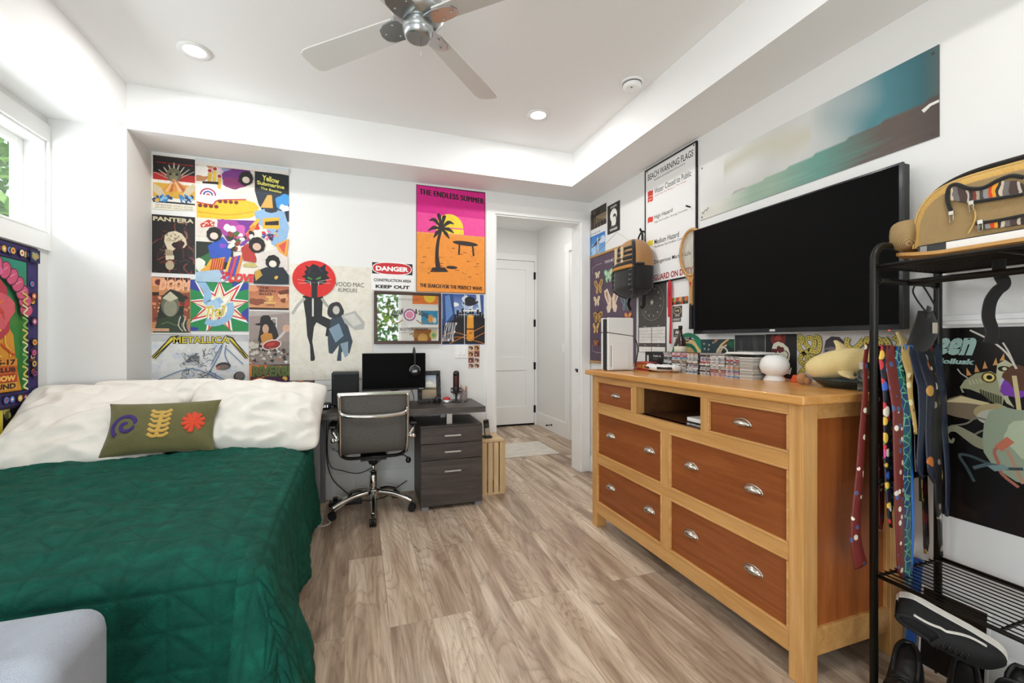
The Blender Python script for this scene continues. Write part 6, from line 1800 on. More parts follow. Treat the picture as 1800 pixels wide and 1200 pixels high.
for i in range(nu):
    for j in range(nv):
        q = [(i / nu, (j + 1) / nv), ((i + 1) / nu, (j + 1) / nv), ((i + 1) / nu, j / nv), (i / nu, j / nv)]
        a.mb.put([a._p(*p) for p in q], [(0, 1, 2, 3)], cols=[[pano(*p) for p in q]])
a.poly([(0.955, 0.64), (0.975, 0.605), (1.0, 0.60), (1.0, 0.63), (0.98, 0.635), (0.962, 0.68)], '#dcdad4')
a.poly([(0.20, 0.755), (0.22, 0.705), (0.27, 0.70), (0.30, 0.735)], '#a9a9a4')
for u, v in ((0.012, 0.05), (0.985, 0.07), (0.012, 0.95), (0.985, 0.96)): a.disc(u, v, 0.006, '#3a3a36')
for u, v in ((0.02, 0.86), (0.045, 0.83)): a.stroke([(u - 0.008, v), (u, v + 0.03), (u + 0.012, v - 0.02)], 0.006, '#2c2c2a')
a.hang('panorama_print', 'long panorama print of a misty sea with a teal sky at its right end', 'print', m=SMOOTH)

# medals, sticker sheets and small prints between the calendar and the television
RED = mat('red_ribbon', '#c0262e', 0.6); VIO = mat('violet_ribbon', '#5a3aa0', 0.6)
md = thing('medal_ribbon', 'red and violet ribbon loop hanging right of the calendar', 'ribbon', (2.14, 2.62, 1.70))
b = MB(); b.tube(smooth_path([(2.138, 2.635, 1.45), (2.132, 2.632, 1.62), (2.13, 2.62, 1.705), (2.132, 2.606, 1.66), (2.136, 2.612, 1.50), (2.138, 2.622, 1.255)], 6), 0.011, 8, flat=0.25, up=(1, 0, 0)); obj('red_strap', b, RED, md)
b = MB(); b.tube(smooth_path([(2.142, 2.650, 1.52), (2.140, 2.648, 1.62), (2.140, 2.640, 1.70), (2.141, 2.636, 1.6)], 6), 0.008, 8, flat=0.25, up=(1, 0, 0)); obj('violet_strap', b, VIO, md)
def small(name, label, cat, u0, v0, u1, v1, base, draw, group=None):
    a = WallArt('right', u0, v0, u1, v1, base); draw(a); return a.hang(name, label, cat, group)
def d1(a):
    a.rect(0, 1, 0, 1, '#8a7a6a')
    for i in range(6): a.poly([(i / 6, 0.05), (i / 6 + 0.14, 0.0), (i / 6 + 0.12, 0.6), (i / 6 - 0.02, 0.6)], ['#d86a30', '#8fae5a', '#c83a30', '#e09a4a', '#5a5048', '#e06a28'][i])
    for i in range(7): a.disc(0.08 + i * 0.14, 0.8, 0.012, ['#3a5a3a', '#c8342c', '#2a2a2a'][i % 3])
small('sticker_strip', 'narrow orange and green collage strip beside the racket handle', 'sticker', 1180, 524, 1210, 533, '#8a7a6a', d1)
def d2(a):
    a.disc(0.5, 0.42, 0.042, '#a89a80', 0.030); a.disc(0.5, 0.42, 0.034, '#3a3632', 0.023); a.textc('FLYER', 0.5, 0.42, 0.18, '#d8c8a0', 0.03, asp=0.8); a.textc('ENDEAVOUR', 0.5, 0.86, 0.12, '#e0dcd2', 0.02, asp=0.6)
small('sticker', 'dark sticker with an oval badge above the plain grey one', 'sticker', 1183, 538.5, 1199, 557, '#45423f', d2)
def d3(a): a.textc('HORNET', 0.5, 0.5, 0.5, '#d8d4ca', 0.02, asp=0.8)
small('sticker', 'small grey name sticker under the oval badge sticker', 'sticker', 1182.5, 558, 1197, 565, '#56534f', d3)
def d4(a):
    a.rect(0, 1, 0.62, 1, '#e2dfd8'); a.textc('NB', 0.52, 0.26, 0.24, '#e8e4da', 0.06, asp=1.2, shear=0.3); a.textc('NEW BALANCE', 0.5, 0.52, 0.09, '#d0ccc4', 0.02, asp=0.7); a.textc('840', 0.5, 0.80, 0.26, '#5a5650', 0.02, asp=0.9)
small('sticker', 'shoe box label sticker with white and dark halves', 'sticker', 1184, 578, 1199, 601, '#4f4c49', d4)
def d5(a): a.ring(0.5, 0.6, 0.020, 0.008, '#e8e4da'); a.disc(0.5, 0.6, 0.008, '#e8e4da')
small('sticker', 'little black sticker with a white ring', 'sticker', 1201, 593, 1215, 597.5, '#1f1d1d', d5)

# green swirl print, dark photo strip, skull poster, snake poster below the television
a = WallArt('right', 1196, 597, 1291, 589, '#1f3f38', z=(1.284, 1.115))
a.P([(1196, 597), (1232, 597), (1250, 640), (1196, 640)], '#e8c98a')
for k, (c, w) in enumerate((('#1f7a5a', 0.03), ('#2b2a28', 0.006), ('#1f7a5a', 0.026), ('#e8c98a', 0.012))):
    r_ = 0.17 - k * 0.036; a.ring(*a.q(1210, 628), r_, w, c, n=24, a0=-0.2, a1=pi + 0.2)
a.P([(1220, 597), (1233, 596), (1236, 620), (1228, 610)], '#1f8a66'); a.P([(1232, 597), (1264, 596), (1262, 640), (1236, 640)], '#34474a')
for u, v in ((1238, 604), (1247, 606), (1239, 613), (1246, 614), (1254, 602)): a.D(u, v, 0.007, '#9fb4b4')
a.P([(1256, 597), (1278, 595), (1262, 612)], '#34474a'); a.P([(1256, 597), (1264, 596), (1257, 603)], '#d88a5a'); a.S([(1282, 597), (1268, 608), (1262, 622)], 0.022, '#e8c98a', 5); a.S([(1284, 599), (1271, 610), (1266, 624)], 0.020, '#6a3a30', 5); a.S([(1278, 606), (1270, 612), (1264, 626)], 0.010, '#e4d8c0', 4); a.P([(1280, 601), (1291, 597), (1290, 612), (1279, 606)], '#1a6a44'); a.ring(*a.q(1270, 622), 0.05, 0.012, '#e4d8c8', n=20, a0=0, a1=pi)
a.hang('poster', 'green and cream swirl print just left of the dark strip', 'poster')
a = WallArt('right', 1292, 589, 1345, 640, '#2a2b2b', z=(1.308, 1.09))
a.grad(0, 1, 0, 1, '#3a3c3c', '#1c1c1d', 5); a.rect(0.48, 0.485, 0, 1, '#6a6c6c'); a.stroke([(0.2, 0.1), (0.3, 0.9)], 0.02, '#4a4c4c'); a.stroke([(0.65, 0.0), (0.8, 0.9)], 0.03, '#464848'); a.text('BLUE NOTE', 0.1, 0.4, 0.1, 0.2, '#3f4243')
a.hang('poster', 'dark grey photo print behind the white round speaker', 'poster')
a = WallArt('right', 1346, 589, 1401, 665, '#121212', z=(1.31, 1.074))
a.P([(1355, 594), (1358, 588), (1364, 592), (1370, 587), (1376, 590), (1382, 588), (1380, 604), (1372, 602), (1360, 604), (1356, 602)], '#7a2420'); a.B(1368, 594, 0.016, '#a8402f', 3)
a.P([(1357, 612), (1360, 604), (1368, 600), (1377, 603), (1386, 611), (1389, 622), (1388, 632), (1382, 640), (1376, 638), (1373, 644), (1368, 641), (1362, 638), (1358, 630)], '#ded9c6')
a.B(1361, 617, 0.017, '#5f1f1a', 4); a.B(1372, 614, 0.020, '#5f1f1a', 7); a.P([(1364, 624), (1368, 622), (1369, 628), (1365, 630)], '#15120f'); a.P([(1366, 632), (1378, 628), (1377, 640), (1368, 642)], '#2a2620')
for k in range(4): a.R(1368 + k * 2.4, 632, 1369.6 + k * 2.4, 640, '#d8d2bc')
a.S([(1380, 616), (1386, 622), (1382, 634)], 0.005, '#2a2620', 3); a.T('naked', 1371, 645, 1391, 658, '#e4e0d6', 0.06, shear=0.2); a.T('RAW NEW MUSIC', 1370, 659, 1391, 662, '#9a2a2a', 0.02); a.T('OUT LATE 1993', 1370, 663, 1391, 665, '#9a2a2a', 0.02)
a.hang('poster', 'black poster with a pale skull behind the round speaker', 'poster')
a = WallArt('right', 1402, 589, 1618, 590, '#d6d3d2', z=(1.316, 1.078))
a.P([(1440, 600), (1486, 596), (1500, 664), (1430, 668)], '#c8c4c4'); a.P([(1449, 612), (1452, 598), (1462, 591), (1476, 592), (1484, 600), (1484, 612), (1474, 618), (1452, 616)], '#3f3a3e'); a.P([(1449, 612), (1462, 609), (1476, 612), (1472, 634), (1460, 642), (1450, 632), (1447, 622)], '#7d767a'); a.D(1453, 616, 0.008, '#2f2a2e', 0.004); a.S([(1450, 630), (1456, 629)], 0.004, '#4a4448'); a.P([(1462, 640), (1476, 624), (1486, 640), (1484, 660), (1456, 664)], '#4f494d'); a.P([(1424, 644), (1440, 640), (1446, 664), (1420, 668)], '#a8a5a8'); a.R(1429, 646, 1437, 650, '#d8d6d6')
def snake(pts):
    a.S(pts, 0.026, '#2a2a1c', 6); a.S(pts, 0.021, '#d3c25c', 6)
    P = smooth_path([Vector((a.q(*p)[0], a.q(*p)[1], 0)) for p in pts], 5)
    for i, p in enumerate(P[::2]): a.disc(p.x, p.y, 0.0035, '#7a6a2a', n=6)
snake([(1404, 662), (1412, 650), (1424, 640), (1430, 626), (1422, 612), (1416, 602), (1420, 594), (1430, 596), (1432, 606), (1424, 616), (1412, 622), (1407, 632), (1414, 640), (1422, 630), (1414, 622), (1406, 612), (1404, 596)])
snake([(1408, 604), (1412, 596), (1404, 590)]); snake([(1424, 616), (1438, 618), (1442, 606), (1440, 594), (1432, 592)]); snake([(1428, 632), (1440, 628), (1446, 638), (1458, 640), (1466, 630)]); snake([(1424, 640), (1436, 646), (1446, 656)])
snake([(1492, 594), (1490, 606), (1500, 614), (1512, 606), (1520, 596)]); snake([(1528, 592), (1524, 604), (1532, 614), (1546, 612), (1550, 600), (1542, 594)]); snake([(1556, 594), (1564, 606), (1560, 620), (1550, 626), (1558, 636), (1574, 632)]); snake([(1572, 592), (1584, 600), (1580, 614), (1590, 622), (1604, 612), (1600, 598)])
a.hang('poster', 'poster of yellow snakes coiling round a grey portrait, under the television', 'poster')

# white board and sea creature poster behind the rack
wb_ = thing('white_board', 'white glossy board on the wall behind the rack, over the black poster', 'board', (2.14, 0.6, 1.33))
obj('panel', MB().box(2.138, 2.148, 0.15, 1.052, 1.335, 1.75), mat('white_enamel', '#e4e4e2', 0.12), wb_, bevel=0.001)
obj('pen_tray', MB().box(2.118, 2.138, 0.15, 1.047, 1.333, 1.348).box(2.132, 2.1379, 0.15, 1.047, 1.3485, 1.37), TRIM, wb_, bevel=0.002)
a = WallArt('right', 1650, 578, 1900, 902, '#12100f', z=(1.322, 0.598), off=0.001)
a.grad(0, 1, 0.75, 1.0, '#12100f', '#1d1614', 5)
a.T('ween', 1612, 594, 1715, 625, '#9fbfb8', 0.07, shear=0.28); a.T('The Mollusk', 1606, 628, 1714, 641, '#9fbfb8', 0.05, shear=0.25)
GR, GR2, CRM, ORG = '#9a9c7c', '#73775e', '#cdbf94', '#c8905c'
# an invented spiny fish with shells and feelers
a.P([(1654, 716), (1668, 700), (1690, 694), (1716, 702), (1740, 712), (1752, 722), (1740, 732), (1710, 738), (1680, 732), (1660, 726)], '#7a6c58'); a.P([(1660, 706), (1690, 696), (1740, 708), (1744, 714), (1700, 708)], CRM)
a.P([(1688, 680), (1696, 668), (1716, 656), (1742, 652), (1760, 662), (1768, 690), (1762, 714), (1748, 708), (1732, 696), (1708, 688), (1692, 690)], GR)
for k in range(9): a.S([(1724 + k * 4.5, 684 + k * 1.5), (1728 + k * 4, 702 + k)], 0.005, '#4a4a36')
for k in range(7): a.S([(1704 + k * 6, 668 - k), (1708 + k * 6, 676 - k)], 0.004, '#b8b894')
a.P([(1692, 682), (1706, 684), (1726, 692), (1740, 704), (1722, 702), (1700, 696)], '#0d0b0a'); a.D(1739, 663, 0.020, '#5a4a20'); a.D(1739, 663, 0.015, '#e0d080'); a.D(1740, 663, 0.008, '#15120c')
for u, v, w in ((1704, 660, -4), (1718, 654, -2), (1732, 648, 0), (1750, 642, 2), (1762, 634, 4)): a.P([(u - 4, v), (u + w, v - 14), (u + 5, v - 1)], ORG)
a.P([(1752, 660), (1754, 640), (1768, 632), (1784, 642), (1784, 660), (1770, 680), (1774, 700), (1784, 716), (1770, 708), (1760, 690)], '#b8b89a'); a.D(1766, 648, 0.016, '#2a2418', 0.010); a.D(1767, 648, 0.006, '#c8c8a8')
a.P([(1758, 668), (1772, 660), (1782, 664), (1772, 694), (1764, 690)], '#b4bccb'); a.B(1784, 680, 0.030, '#7a3fa8', 3, 0.3, 0.045); a.B(1792, 664, 0.04, '#5a3a2a', 5)
a.S([(1788, 648), (1770, 620), (1742, 598), (1706, 580)], 0.006, '#cfcac0', 5); a.S([(1784, 640), (1774, 618), (1764, 602)], 0.005, '#cfcac0', 4); a.S([(1702, 664), (1690, 656), (1684, 648)], 0.004, '#b8b0a0')
a.D(1744, 724, 0.05, '#a89a70', 0.03, rot=0.2); a.D(1754, 734, 0.055, '#b4b4a4', 0.030, rot=0.1); a.S([(1740, 738), (1766, 732), (1796, 730)], 0.016, CRM, 4); a.S([(1784, 660), (1790, 700), (1794, 732)], 0.012, '#c9b98c', 4)
for p in ([(1672, 748), (1700, 744), (1716, 734), (1736, 738)], [(1710, 766), (1730, 756), (1748, 760), (1760, 752)], [(1734, 768), (1744, 758), (1760, 756)]): a.S(p, 0.006, '#7a7468', 5)
a.S([(1678, 770), (1674, 776), (1668, 772), (1664, 762), (1670, 754), (1684, 754), (1704, 766), (1724, 778), (1748, 780), (1766, 766), (1790, 756)], [0.006, 0.012, 0.012, 0.016, 0.02, 0.025, 0.035, 0.04, 0.05, 0.06, 0.07], '#8f8f76', 6)
a.B(1800, 780, 0.10, '#93a08a', 4, 0.2, 0.14); a.B(1806, 770, 0.06, '#b4c0a4', 6)
a.S([(1780, 774), (1750, 790), (1756, 812), (1762, 832), (1792, 856)], 0.010, '#a8685a', 3); a.S([(1772, 790), (1782, 812), (1800, 850)], 0.010, '#b08a74', 3); a.S([(1756, 788), (1778, 772)], 0.025, '#c07058')
a.S([(1714, 846), (1700, 820), (1688, 800), (1704, 800), (1730, 810), (1762, 822), (1800, 824)], 0.010, '#3f4a4e', 5); a.S([(1712, 822), (1740, 816), (1766, 822)], 0.012, '#4f6064', 4); a.P([(1736, 818), (1766, 816), (1776, 824), (1750, 828)], '#7a9494')
a.hang('poster', 'large black poster with a spiny sea creature and pale green lettering behind the rack', 'poster', m=GLOSSY)

# ------------------------------------------------------------------ left wall: tapestry and two posters
tp = thing('tapestry', 'psychedelic tapestry with a violet border under the high window', 'tapestry', (-1.78, 2.9, 0.92))
LY0, LY1, LZ0, LZ1 = 2.35, 3.360, 0.905, 1.815
a = Art(LY1 - LY0, LZ1 - LZ0, '#241a2e', 0.0015)
a.rect(0.01, 0.99, 0.012, 0.985, '#3a2f6a'); a.rect(0.085, 0.915, 0.095, 0.905, '#1c1220'); a.rect(0.095, 0.905, 0.105, 0.895, '#3f8a3f'); a.grad(0.095, 0.905, 0.105, 0.5, '#2f8f7a', '#4a8a34', 6)
r = random.Random(23)
for k in range(96):
    side = k % 4; t = r.uniform(0.03, 0.97)
    u, v = [(t, 0.055), (t, 0.945), (0.05, t), (0.95, t)][side]
    c = r.choice(['#d86a3a', '#7a8fd0', '#e0b050', '#c85a9a', '#8a3a7a', '#5a7ac8', '#e8d8b0'])
    a.disc(u, v, 0.024, '#241a2e', n=12); a.disc(u, v, 0.018, c, n=12); a.disc(u, v, 0.008, r.choice(['#f0e0c0', '#c83a2a', '#2a2a6a']), n=8)
for u in (0.05, 0.95):
    for v in (0.055, 0.945): a.rect(u - 0.04, u + 0.04, v - 0.042, v + 0.042, '#2a2450'); a.blob(u, v, 0.026, '#8f9a6a', 4); a.blob(u, v, 0.014, '#c89a5a', 9)
a.poly([(0.2, 0.895), (0.26, 0.60), (0.36, 0.44), (0.52, 0.38), (0.68, 0.42), (0.78, 0.56), (0.80, 0.74), (0.84, 0.895)], '#d8922c')
for k in range(16):
    an = pi * (0.02 + k / 15.5); u, v = 0.58 + 0.30 * cos(an), 0.42 - 0.27 * sin(an); a.disc(u, v, 0.052, '#6a2a4a', 0.040, rot=an); a.disc(u, v, 0.046, '#d0587a', 0.034, rot=an); a.stroke([(u - 0.02 * cos(an), v), (u + 0.03 * cos(an), v - 0.02)], 0.004, '#f0a0b0')
a.blob(0.60, 0.40, 0.17, '#b83a4a', 5, 0.2); a.blob(0.66, 0.42, 0.11, '#d8606a', 8, 0.3); a.blob(0.54, 0.42, 0.12, '#e8983a', 3, 0.2)
for k in range(26):
    u, v = 0.52 + r.uniform(-0.16, 0.2), 0.40 + r.uniform(-0.05, 0.28); an = r.uniform(0, 6); p = [(u, v)]
    for q_ in range(4): an += r.uniform(-0.9, 0.9); u += 0.03 * cos(an); v += 0.035 * abs(sin(an)); p.append((u, v))
    a.stroke(p, 0.010, r.choice(['#c8442a', '#f0b84a', '#a83038', '#e87a3a']), sm=4)
for k in range(8):
    a.stroke([(0.84, 0.3 + k * 0.075), (0.88, 0.32 + k * 0.075), (0.85, 0.35 + k * 0.075), (0.885, 0.37 + k * 0.075)], 0.010, ['#d8c85a', '#e0e0a0', '#8fc05a'][k % 3], sm=4)
for k, t in enumerate(('MARCH 15-17', 'MARQUEE CLUB', 'LONDON SHOW', 'LIGHTS SOUND')):
    a.rect(0.34, 0.80 - k * 0.0, 0.70 + k * 0.047, 0.744 + k * 0.047, ['#d88a2c', '#c85a24', '#b8401f', '#d8a03a'][k]); a.text(t, 0.36, 0.79, 0.705 + k * 0.047, 0.738 + k * 0.047, ['#3a1c12', '#2a120c', '#f0c860', '#3a1c12'][k], 0.05)
a.text('SOUND', 0.22, 0.70, 0.13, 0.20, '#e070a0', 0.08, bend=0.03)
CLOTH = print_mat('printed_cloth', 0.85)
a.place('printed_cloth', (XL + 0.006, LY0, LZ1), LEFT_U, UP, CLOTH, parent=tp)
for y in (LY0 + 0.02, LY1 - 0.02): obj('tack', MB().ball((XL + 0.009, y, LZ1 - 0.015), 0.006, seg=10, rings=6), SILVER, tp)
a = WallArt('left', 5, 690, 61, 800, '#141214', z=(0.930, 0.52))
a.disc(0.5, 0.62, 0.125, '#4a1a4a', 0.16); a.ring(0.5, 0.62, 0.15, 0.012, '#2f3a20', n=40, ry=0.20)
a.text('BILLION DOLLAR BABIES', 0.12, 0.90, 0.20, 0.27, '#c8b850', 0.05, bend=0.10)
for k in range(5): a.disc(0.26 + k * 0.12, 0.60 + 0.02 * (k % 2), 0.015, '#e0cdb8', 0.024); a.poly([(0.21 + k * 0.12, 0.9), (0.22 + k * 0.12, 0.67), (0.30 + k * 0.12, 0.67), (0.31 + k * 0.12, 0.9)], ['#d8d4cc', '#b8b0a4', '#e4e0d8'][k % 3])
for u in (0.1, 0.9): a.blob(u, 0.1, 0.03, '#b8a850', 5, 0.5); a.blob(u, 0.14, 0.02, '#5a5a2a', 6, 0.5)
a.hang('poster', 'black and purple poster of a row of pale figures, low behind the pillow', 'poster')
a = WallArt('left', -14, 690, 3.5, 800, '#e8cf2c', z=(0.915, 0.50))
a.stroke([(0.2, 0.3), (0.6, 0.5), (0.9, 0.4)], 0.02, '#2a2414', sm=4); a.blob(0.5, 0.7, 0.04, '#d83a2a', 3)
a.hang('poster', 'bright yellow poster cut off at the left edge of the photo', 'poster')

# rear wall (seen in the mirror): a blue print, an orange print and a white shelf
def rear(name, label, x0, x1, z0, z1, draw, base):
    a = Art(x1 - x0, z1 - z0, base); draw(a); tag(a.place(name, (x1, YR + 0.0015, z1), (-1, 0, 0), UP), label, 'poster')
rear('poster', 'orange and yellow print on the rear wall, seen in the mirror', 1.02, 1.60, 1.98, 2.32, lambda a: (a.rect(0, 1, 0, 1, '#e87a2c'), a.disc(0.4, 0.4, 0.12, '#f0c83a'), a.rect(0, 1, 0.85, 1, '#e8e4da')), '#e8e4da')
rear('poster', 'blue print on the rear wall, seen in the mirror', 1.20, 1.58, 1.62, 1.90, lambda a: (a.rect(0.03, 0.97, 0.03, 0.97, '#2f8fc0'), a.disc(0.5, 0.6, 0.06, '#e09a4a', 0.08), a.disc(0.3, 0.7, 0.04, '#d8d4c8', 0.06)), '#1c3a5a')
rear('poster', 'brown print on the rear wall, seen in the mirror', 1.05, 1.40, 1.15, 1.52, lambda a: (a.grad(0, 1, 0, 1, '#b8763a', '#6a3a1f', 4), a.disc(0.5, 0.5, 0.10, '#d8a860')), '#8a5a30')
tag(obj('wall_shelf', MB().box(0.95, 1.75, YR + 0.001, YR + 0.18, 1.555, 1.58), TRIM, bevel=0.002), 'white wall shelf on the rear wall behind the camera', 'shelf')
# ================================================================== ON TOP OF THE DRESSER
WPL = mat('white_matte_plastic', '#e2e1de', 0.45)
T0 = EZ
# game console standing upright
gc = thing('game_console', 'tall white and black game console standing at the far end of the dresser', 'game console', (1.66, 2.59, T0))
gx0, gx1, gy0, gy1, gz1 = 1.565, 1.765, 2.535, 2.625, T0 + 0.357
b = MB(); b.box(gx0 + 0.004, gx1 - 0.01, gy0 + 0.018, gy1 - 0.018, T0 + 0.004, gz1 - 0.008); obj('core', b, BLKP, gc, bevel=0.004)
for y0, y1 in ((gy0, gy0 + 0.017), (gy1 - 0.017, gy1)):
    for z0, z1, s in ((T0 + 0.003, T0 + 0.243, 0), (T0 + 0.247, gz1, 1)):
        b = MB(); zz = [z0 + (0.012 if s else 0), z0 - (0.012 if s else 0)] if s else [z0, z0]
        ztop = [z1, z1] if s else [z1 + 0.012, z1 - 0.012]
        b.prism([(gx0, zz[0]), (gx1, zz[1]), (gx1, ztop[1]), (gx0, ztop[0])], 'y', y0, y1)
        obj('side_panel', b, WPL, gc, bevel=0.006, seg=3)
obj('disc_slot', MB().box(gx0 + 0.022, gx0 + 0.026, gy0 - 0.0006, gy0 + 0.002, T0 + 0.025, T0 + 0.17), BLKP, gc)
obj('drive_bulge', MB().box(gx0 + 0.03, gx1 - 0.04, gy0 - 0.006, gy0, T0 + 0.01, T0 + 0.185), WPL, gc, bevel=0.006, seg=3)
b = MB(); b.tube(smooth_path([(gx1 - 0.01, 2.585, T0 + 0.22), (gx1 + 0.03, 2.56, T0 + 0.21), (gx1 + 0.045, 2.55, T0 + 0.14), (gx1 + 0.02, 2.545, T0 + 0.03), (gx1 + 0.03, 2.56, T0 + 0.004)], 6), 0.004, 8); obj('cable', b, BLKP, gc)

def card_box(name, label, cat, x0, x1, y0, y1, h, col, lines, ink, z0=None, rot=0):
    z0 = T0 if z0 is None else z0
    t = thing(name, label, cat, ((x0 + x1) / 2, (y0 + y1) / 2, z0))
    obj('carton', MB().box(x0, x1, y0, y1, z0, z0 + h), mat('card_' + col.strip('#'), col, 0.45), t, bevel=0.0015)
    a = Art(y1 - y0, h, col, 0.0002); a.mb = MB()
    for s, u0, u1, v0, v1, c in lines: (a.text(s, u0, u1, v0, v1, c, 0.02) if s else a.rect(u0, u1, v0, v1, c))
    a.place('printing', (x0 - 0.0004, y1, z0 + h), RIGHT_U, UP, parent=t)
    return t
card_box('card_game_box', 'small red and gold card game box in front of the black boxes', 'box', 1.83, 1.90, 2.46, 2.60, 0.058, '#b8242c', [('', 0.03, 0.97, 0.06, 0.12, '#e0b050'), ('GAME', 0.10, 0.45, 0.3, 0.75, '#f0c860'), ('', 0.52, 0.86, 0.3, 0.78, '#e8b04a'), ('ON', 0.58, 0.80, 0.4, 0.7, '#8a1c1c')], None)
card_box('black_box', 'black printed box behind the red card game box', 'box', 1.95, 2.05, 2.44, 2.66, 0.125, '#17171a', [('Castle, Inc', 0.42, 0.80, 0.16, 0.30, '#e4e2de'), ('a card game', 0.42, 0.62, 0.36, 0.42, '#9a9894'), ('', 0.10, 0.19, 0.2, 0.6, '#dcdad6')], None)
card_box('black_box', 'plain dark grey box beside the disc cases, behind the controllers', 'box', 1.945, 2.05, 2.415, 2.436, 0.10, '#2a2a2c', [('', 0.1, 0.9, 0.1, 0.14, '#3a3a3c')], None)

# two white controllers
def pad(x, y, yaw, label):
    t = thing('game_controller', label, 'game controller', (x, y, T0), (0, 0, radians(yaw)), 'white controllers on the dresser', local=True)
    b = MB(); b.ball((0, 0, 0.030), 0.062, 0.036, 0.021, 22, 12, 0.85)
    for s in (-1, 1): b.tube(smooth_path([(s * 0.045, 0.01, 0.032), (s * 0.066, -0.018, 0.028), (s * 0.074, -0.058, 0.018)], 5), [0.020, 0.021, 0.022, 0.021, 0.021, 0.020, 0.019, 0.019, 0.018, 0.016, 0.012][:11], 12)
    obj('body', b, WPL, t)
    b = MB(); b.box(-0.022, 0.022, -0.004, 0.024, 0.048, 0.0515)
    obj('touch_pad', b, WPL, t, bevel=0.003)
    for s in (-1, 1): obj('thumbstick', MB().cyl((s * 0.022, -0.018, 0.044), (s * 0.022, -0.018, 0.056), 0.009, 14), BLKP, t)
    obj('grip_strip', MB().box(-0.05, 0.05, 0.028, 0.036, 0.020, 0.036), BLKP, t, bevel=0.004)
pad(1.815, 2.405, 65, 'white controller nearer the red card game box'); pad(1.845, 2.30, 120, 'white controller nearer the first stack of disc cases')

# stacks of disc cases
SPINES = [('grey', '#9a9894'), ('white', '#d8d6d2'), ('black', '#2a2829'), ('red', '#a83a34'), ('blue', '#5f86a8'), ('brown', '#8a6a4c'), ('orange', '#c07a48'), ('silver', '#b8b7b6'), ('violet', '#6a5a7a'), ('pink', '#c08a90')]
_case = {}
def case_mesh(cname, chex, w, dep):
    key = (cname, round(w, 3))
    if key not in _case:
        a = Art(w, 0.0094, chex, 0.0003)
        for k in range(5): a.rect(0.06 + 0.18 * k, 0.06 + 0.18 * k + 0.12, 0.34, 0.66, ['#f0eeea', '#2a2828'][(k + len(cname)) % 2] if k % 3 != 1 else chex)
        a.rect(0, 1, 0, 0.10, '#3a3838'); a.rect(0, 1, 0.9, 1, '#d0cecb')
        b = MB(); b.col = rgb('#4a4849'); b.box(0.0004, dep, -w / 2, w / 2, 0, 0.0096)
        for p, f_ in ((a.mb, None),):
            vs = [(-z, w / 2 - x, 0.0094 + y + 0.0001) for x, y, z in p.v]
            o_ = len(b.v); b.v += vs; b.f += [[o_ + i for i in f] for f in p.f]; b.m += p.m; b.sm += p.sm; b.c += p.c
        _case[key] = b.mesh('disc_case', PAPER)
    return _case[key]
ORD = ['topmost', 'second from the top', 'third from the top', 'fourth from the top', 'fifth from the top', 'sixth from the top', 'seventh from the top', 'eighth from the top', 'ninth from the top', 'tenth from the top', 'eleventh from the top', 'twelfth from the top', 'thirteenth from the top', 'lowest']
STK = ['first stack beside the controllers', 'second stack from the controllers', 'third stack from the controllers', 'fourth stack from the controllers', 'fifth stack from the controllers', 'stack beside the magazines']
edges = [2.402, 2.325, 2.185, 2.090, 2.075, 1.995, 1.885, 1.790]
cols_ = [(edges[0], edges[1]), (edges[1], edges[2]), (edges[2], edges[3]), (edges[4], edges[5]), (edges[5], edges[6]), (edges[6], edges[7])]
r = random.Random(77)
for ci, (ya, yb) in enumerate(cols_):
    nn = [13, 13, 13, 12, 12, 12][ci]
    for k in range(nn):
        cn, chx = SPINES[r.choice([0, 0, 1, 2, 3, 4, 5, 6, 7, 7, 8, 9])]
        o = bpy.data.objects.new('disc_case', case_mesh(cn, chx, ya - yb - 0.003, 0.125)); COL.objects.link(o)
        o.location = (1.905 + r.uniform(-0.004, 0.004), (ya + yb) / 2 + r.uniform(-0.0015, 0.0015), T0 + 0.0098 * k)
        tag(o, '%s-spined disc case, %s in the %s' % (cn, ORD[nn - 1 - k] if k else 'lowest', STK[ci]), 'disc case', 'disc cases stacked on the dresser')
zc = T0 + 0.0098 * 12
tag(obj('book', MB().box(1.90, 2.04, 1.88, 2.07, zc + 0.001, zc + 0.011), mat('grey_book', '#8f8c88', 0.6), bevel=0.0015), 'thin grey book lying on the fourth and fifth stacks of disc cases', 'book')
nb = thing('notebook', 'open white spiral notebook lying across the magazines and the last disc cases', 'notebook', (1.96, 1.78, zc))
obj('pages', MB().box(1.895, 2.05, 1.69, 1.875, zc + 0.0125, zc + 0.0185).box(1.90, 2.045, 1.694, 1.871, zc + 0.0186, zc + 0.0225), WPL, nb, bevel=0.001)
b = MB()
for k in range(11):
    y = 1.70 + 0.016 * k; b.tube([(1.972 + 0.008 * cos(a_ * pi / 4), y, zc + 0.021 + 0.008 * sin(a_ * pi / 4)) for a_ in range(8)], 0.0011, 5, closed=True)
obj('spiral', b, SILVER, nb)
# magazines
MAGC = ['#bdb9b2', '#a8a49c', '#cbc7bf', '#b0aca6', '#98948c']
for k in range(18):
    z = T0 + 0.0064 * k
    o = obj('magazine', MB().box(1.895 + r.uniform(0, 0.008), 2.06, 1.70 + r.uniform(-0.004, 0.004), 1.785 + r.uniform(-0.003, 0.002), z, z + 0.0058), mat('magazine_' + MAGC[k % 5].strip('#'), MAGC[k % 5], 0.6))
    lab = ['topmost', 'second', 'third', 'fourth', 'fifth', 'sixth', 'seventh', 'eighth', 'ninth', 'tenth', 'eleventh', 'twelfth', 'thirteenth', 'fourteenth', 'fifteenth', 'sixteenth', 'seventeenth', 'lowest'][17 - k]
    tag(o, '%s grey magazine of the pile between the disc cases and the round speaker' % lab if k in (0, 17) else '%s grey magazine from the top, between disc cases and round speaker' % lab, 'magazine', 'pile of magazines')

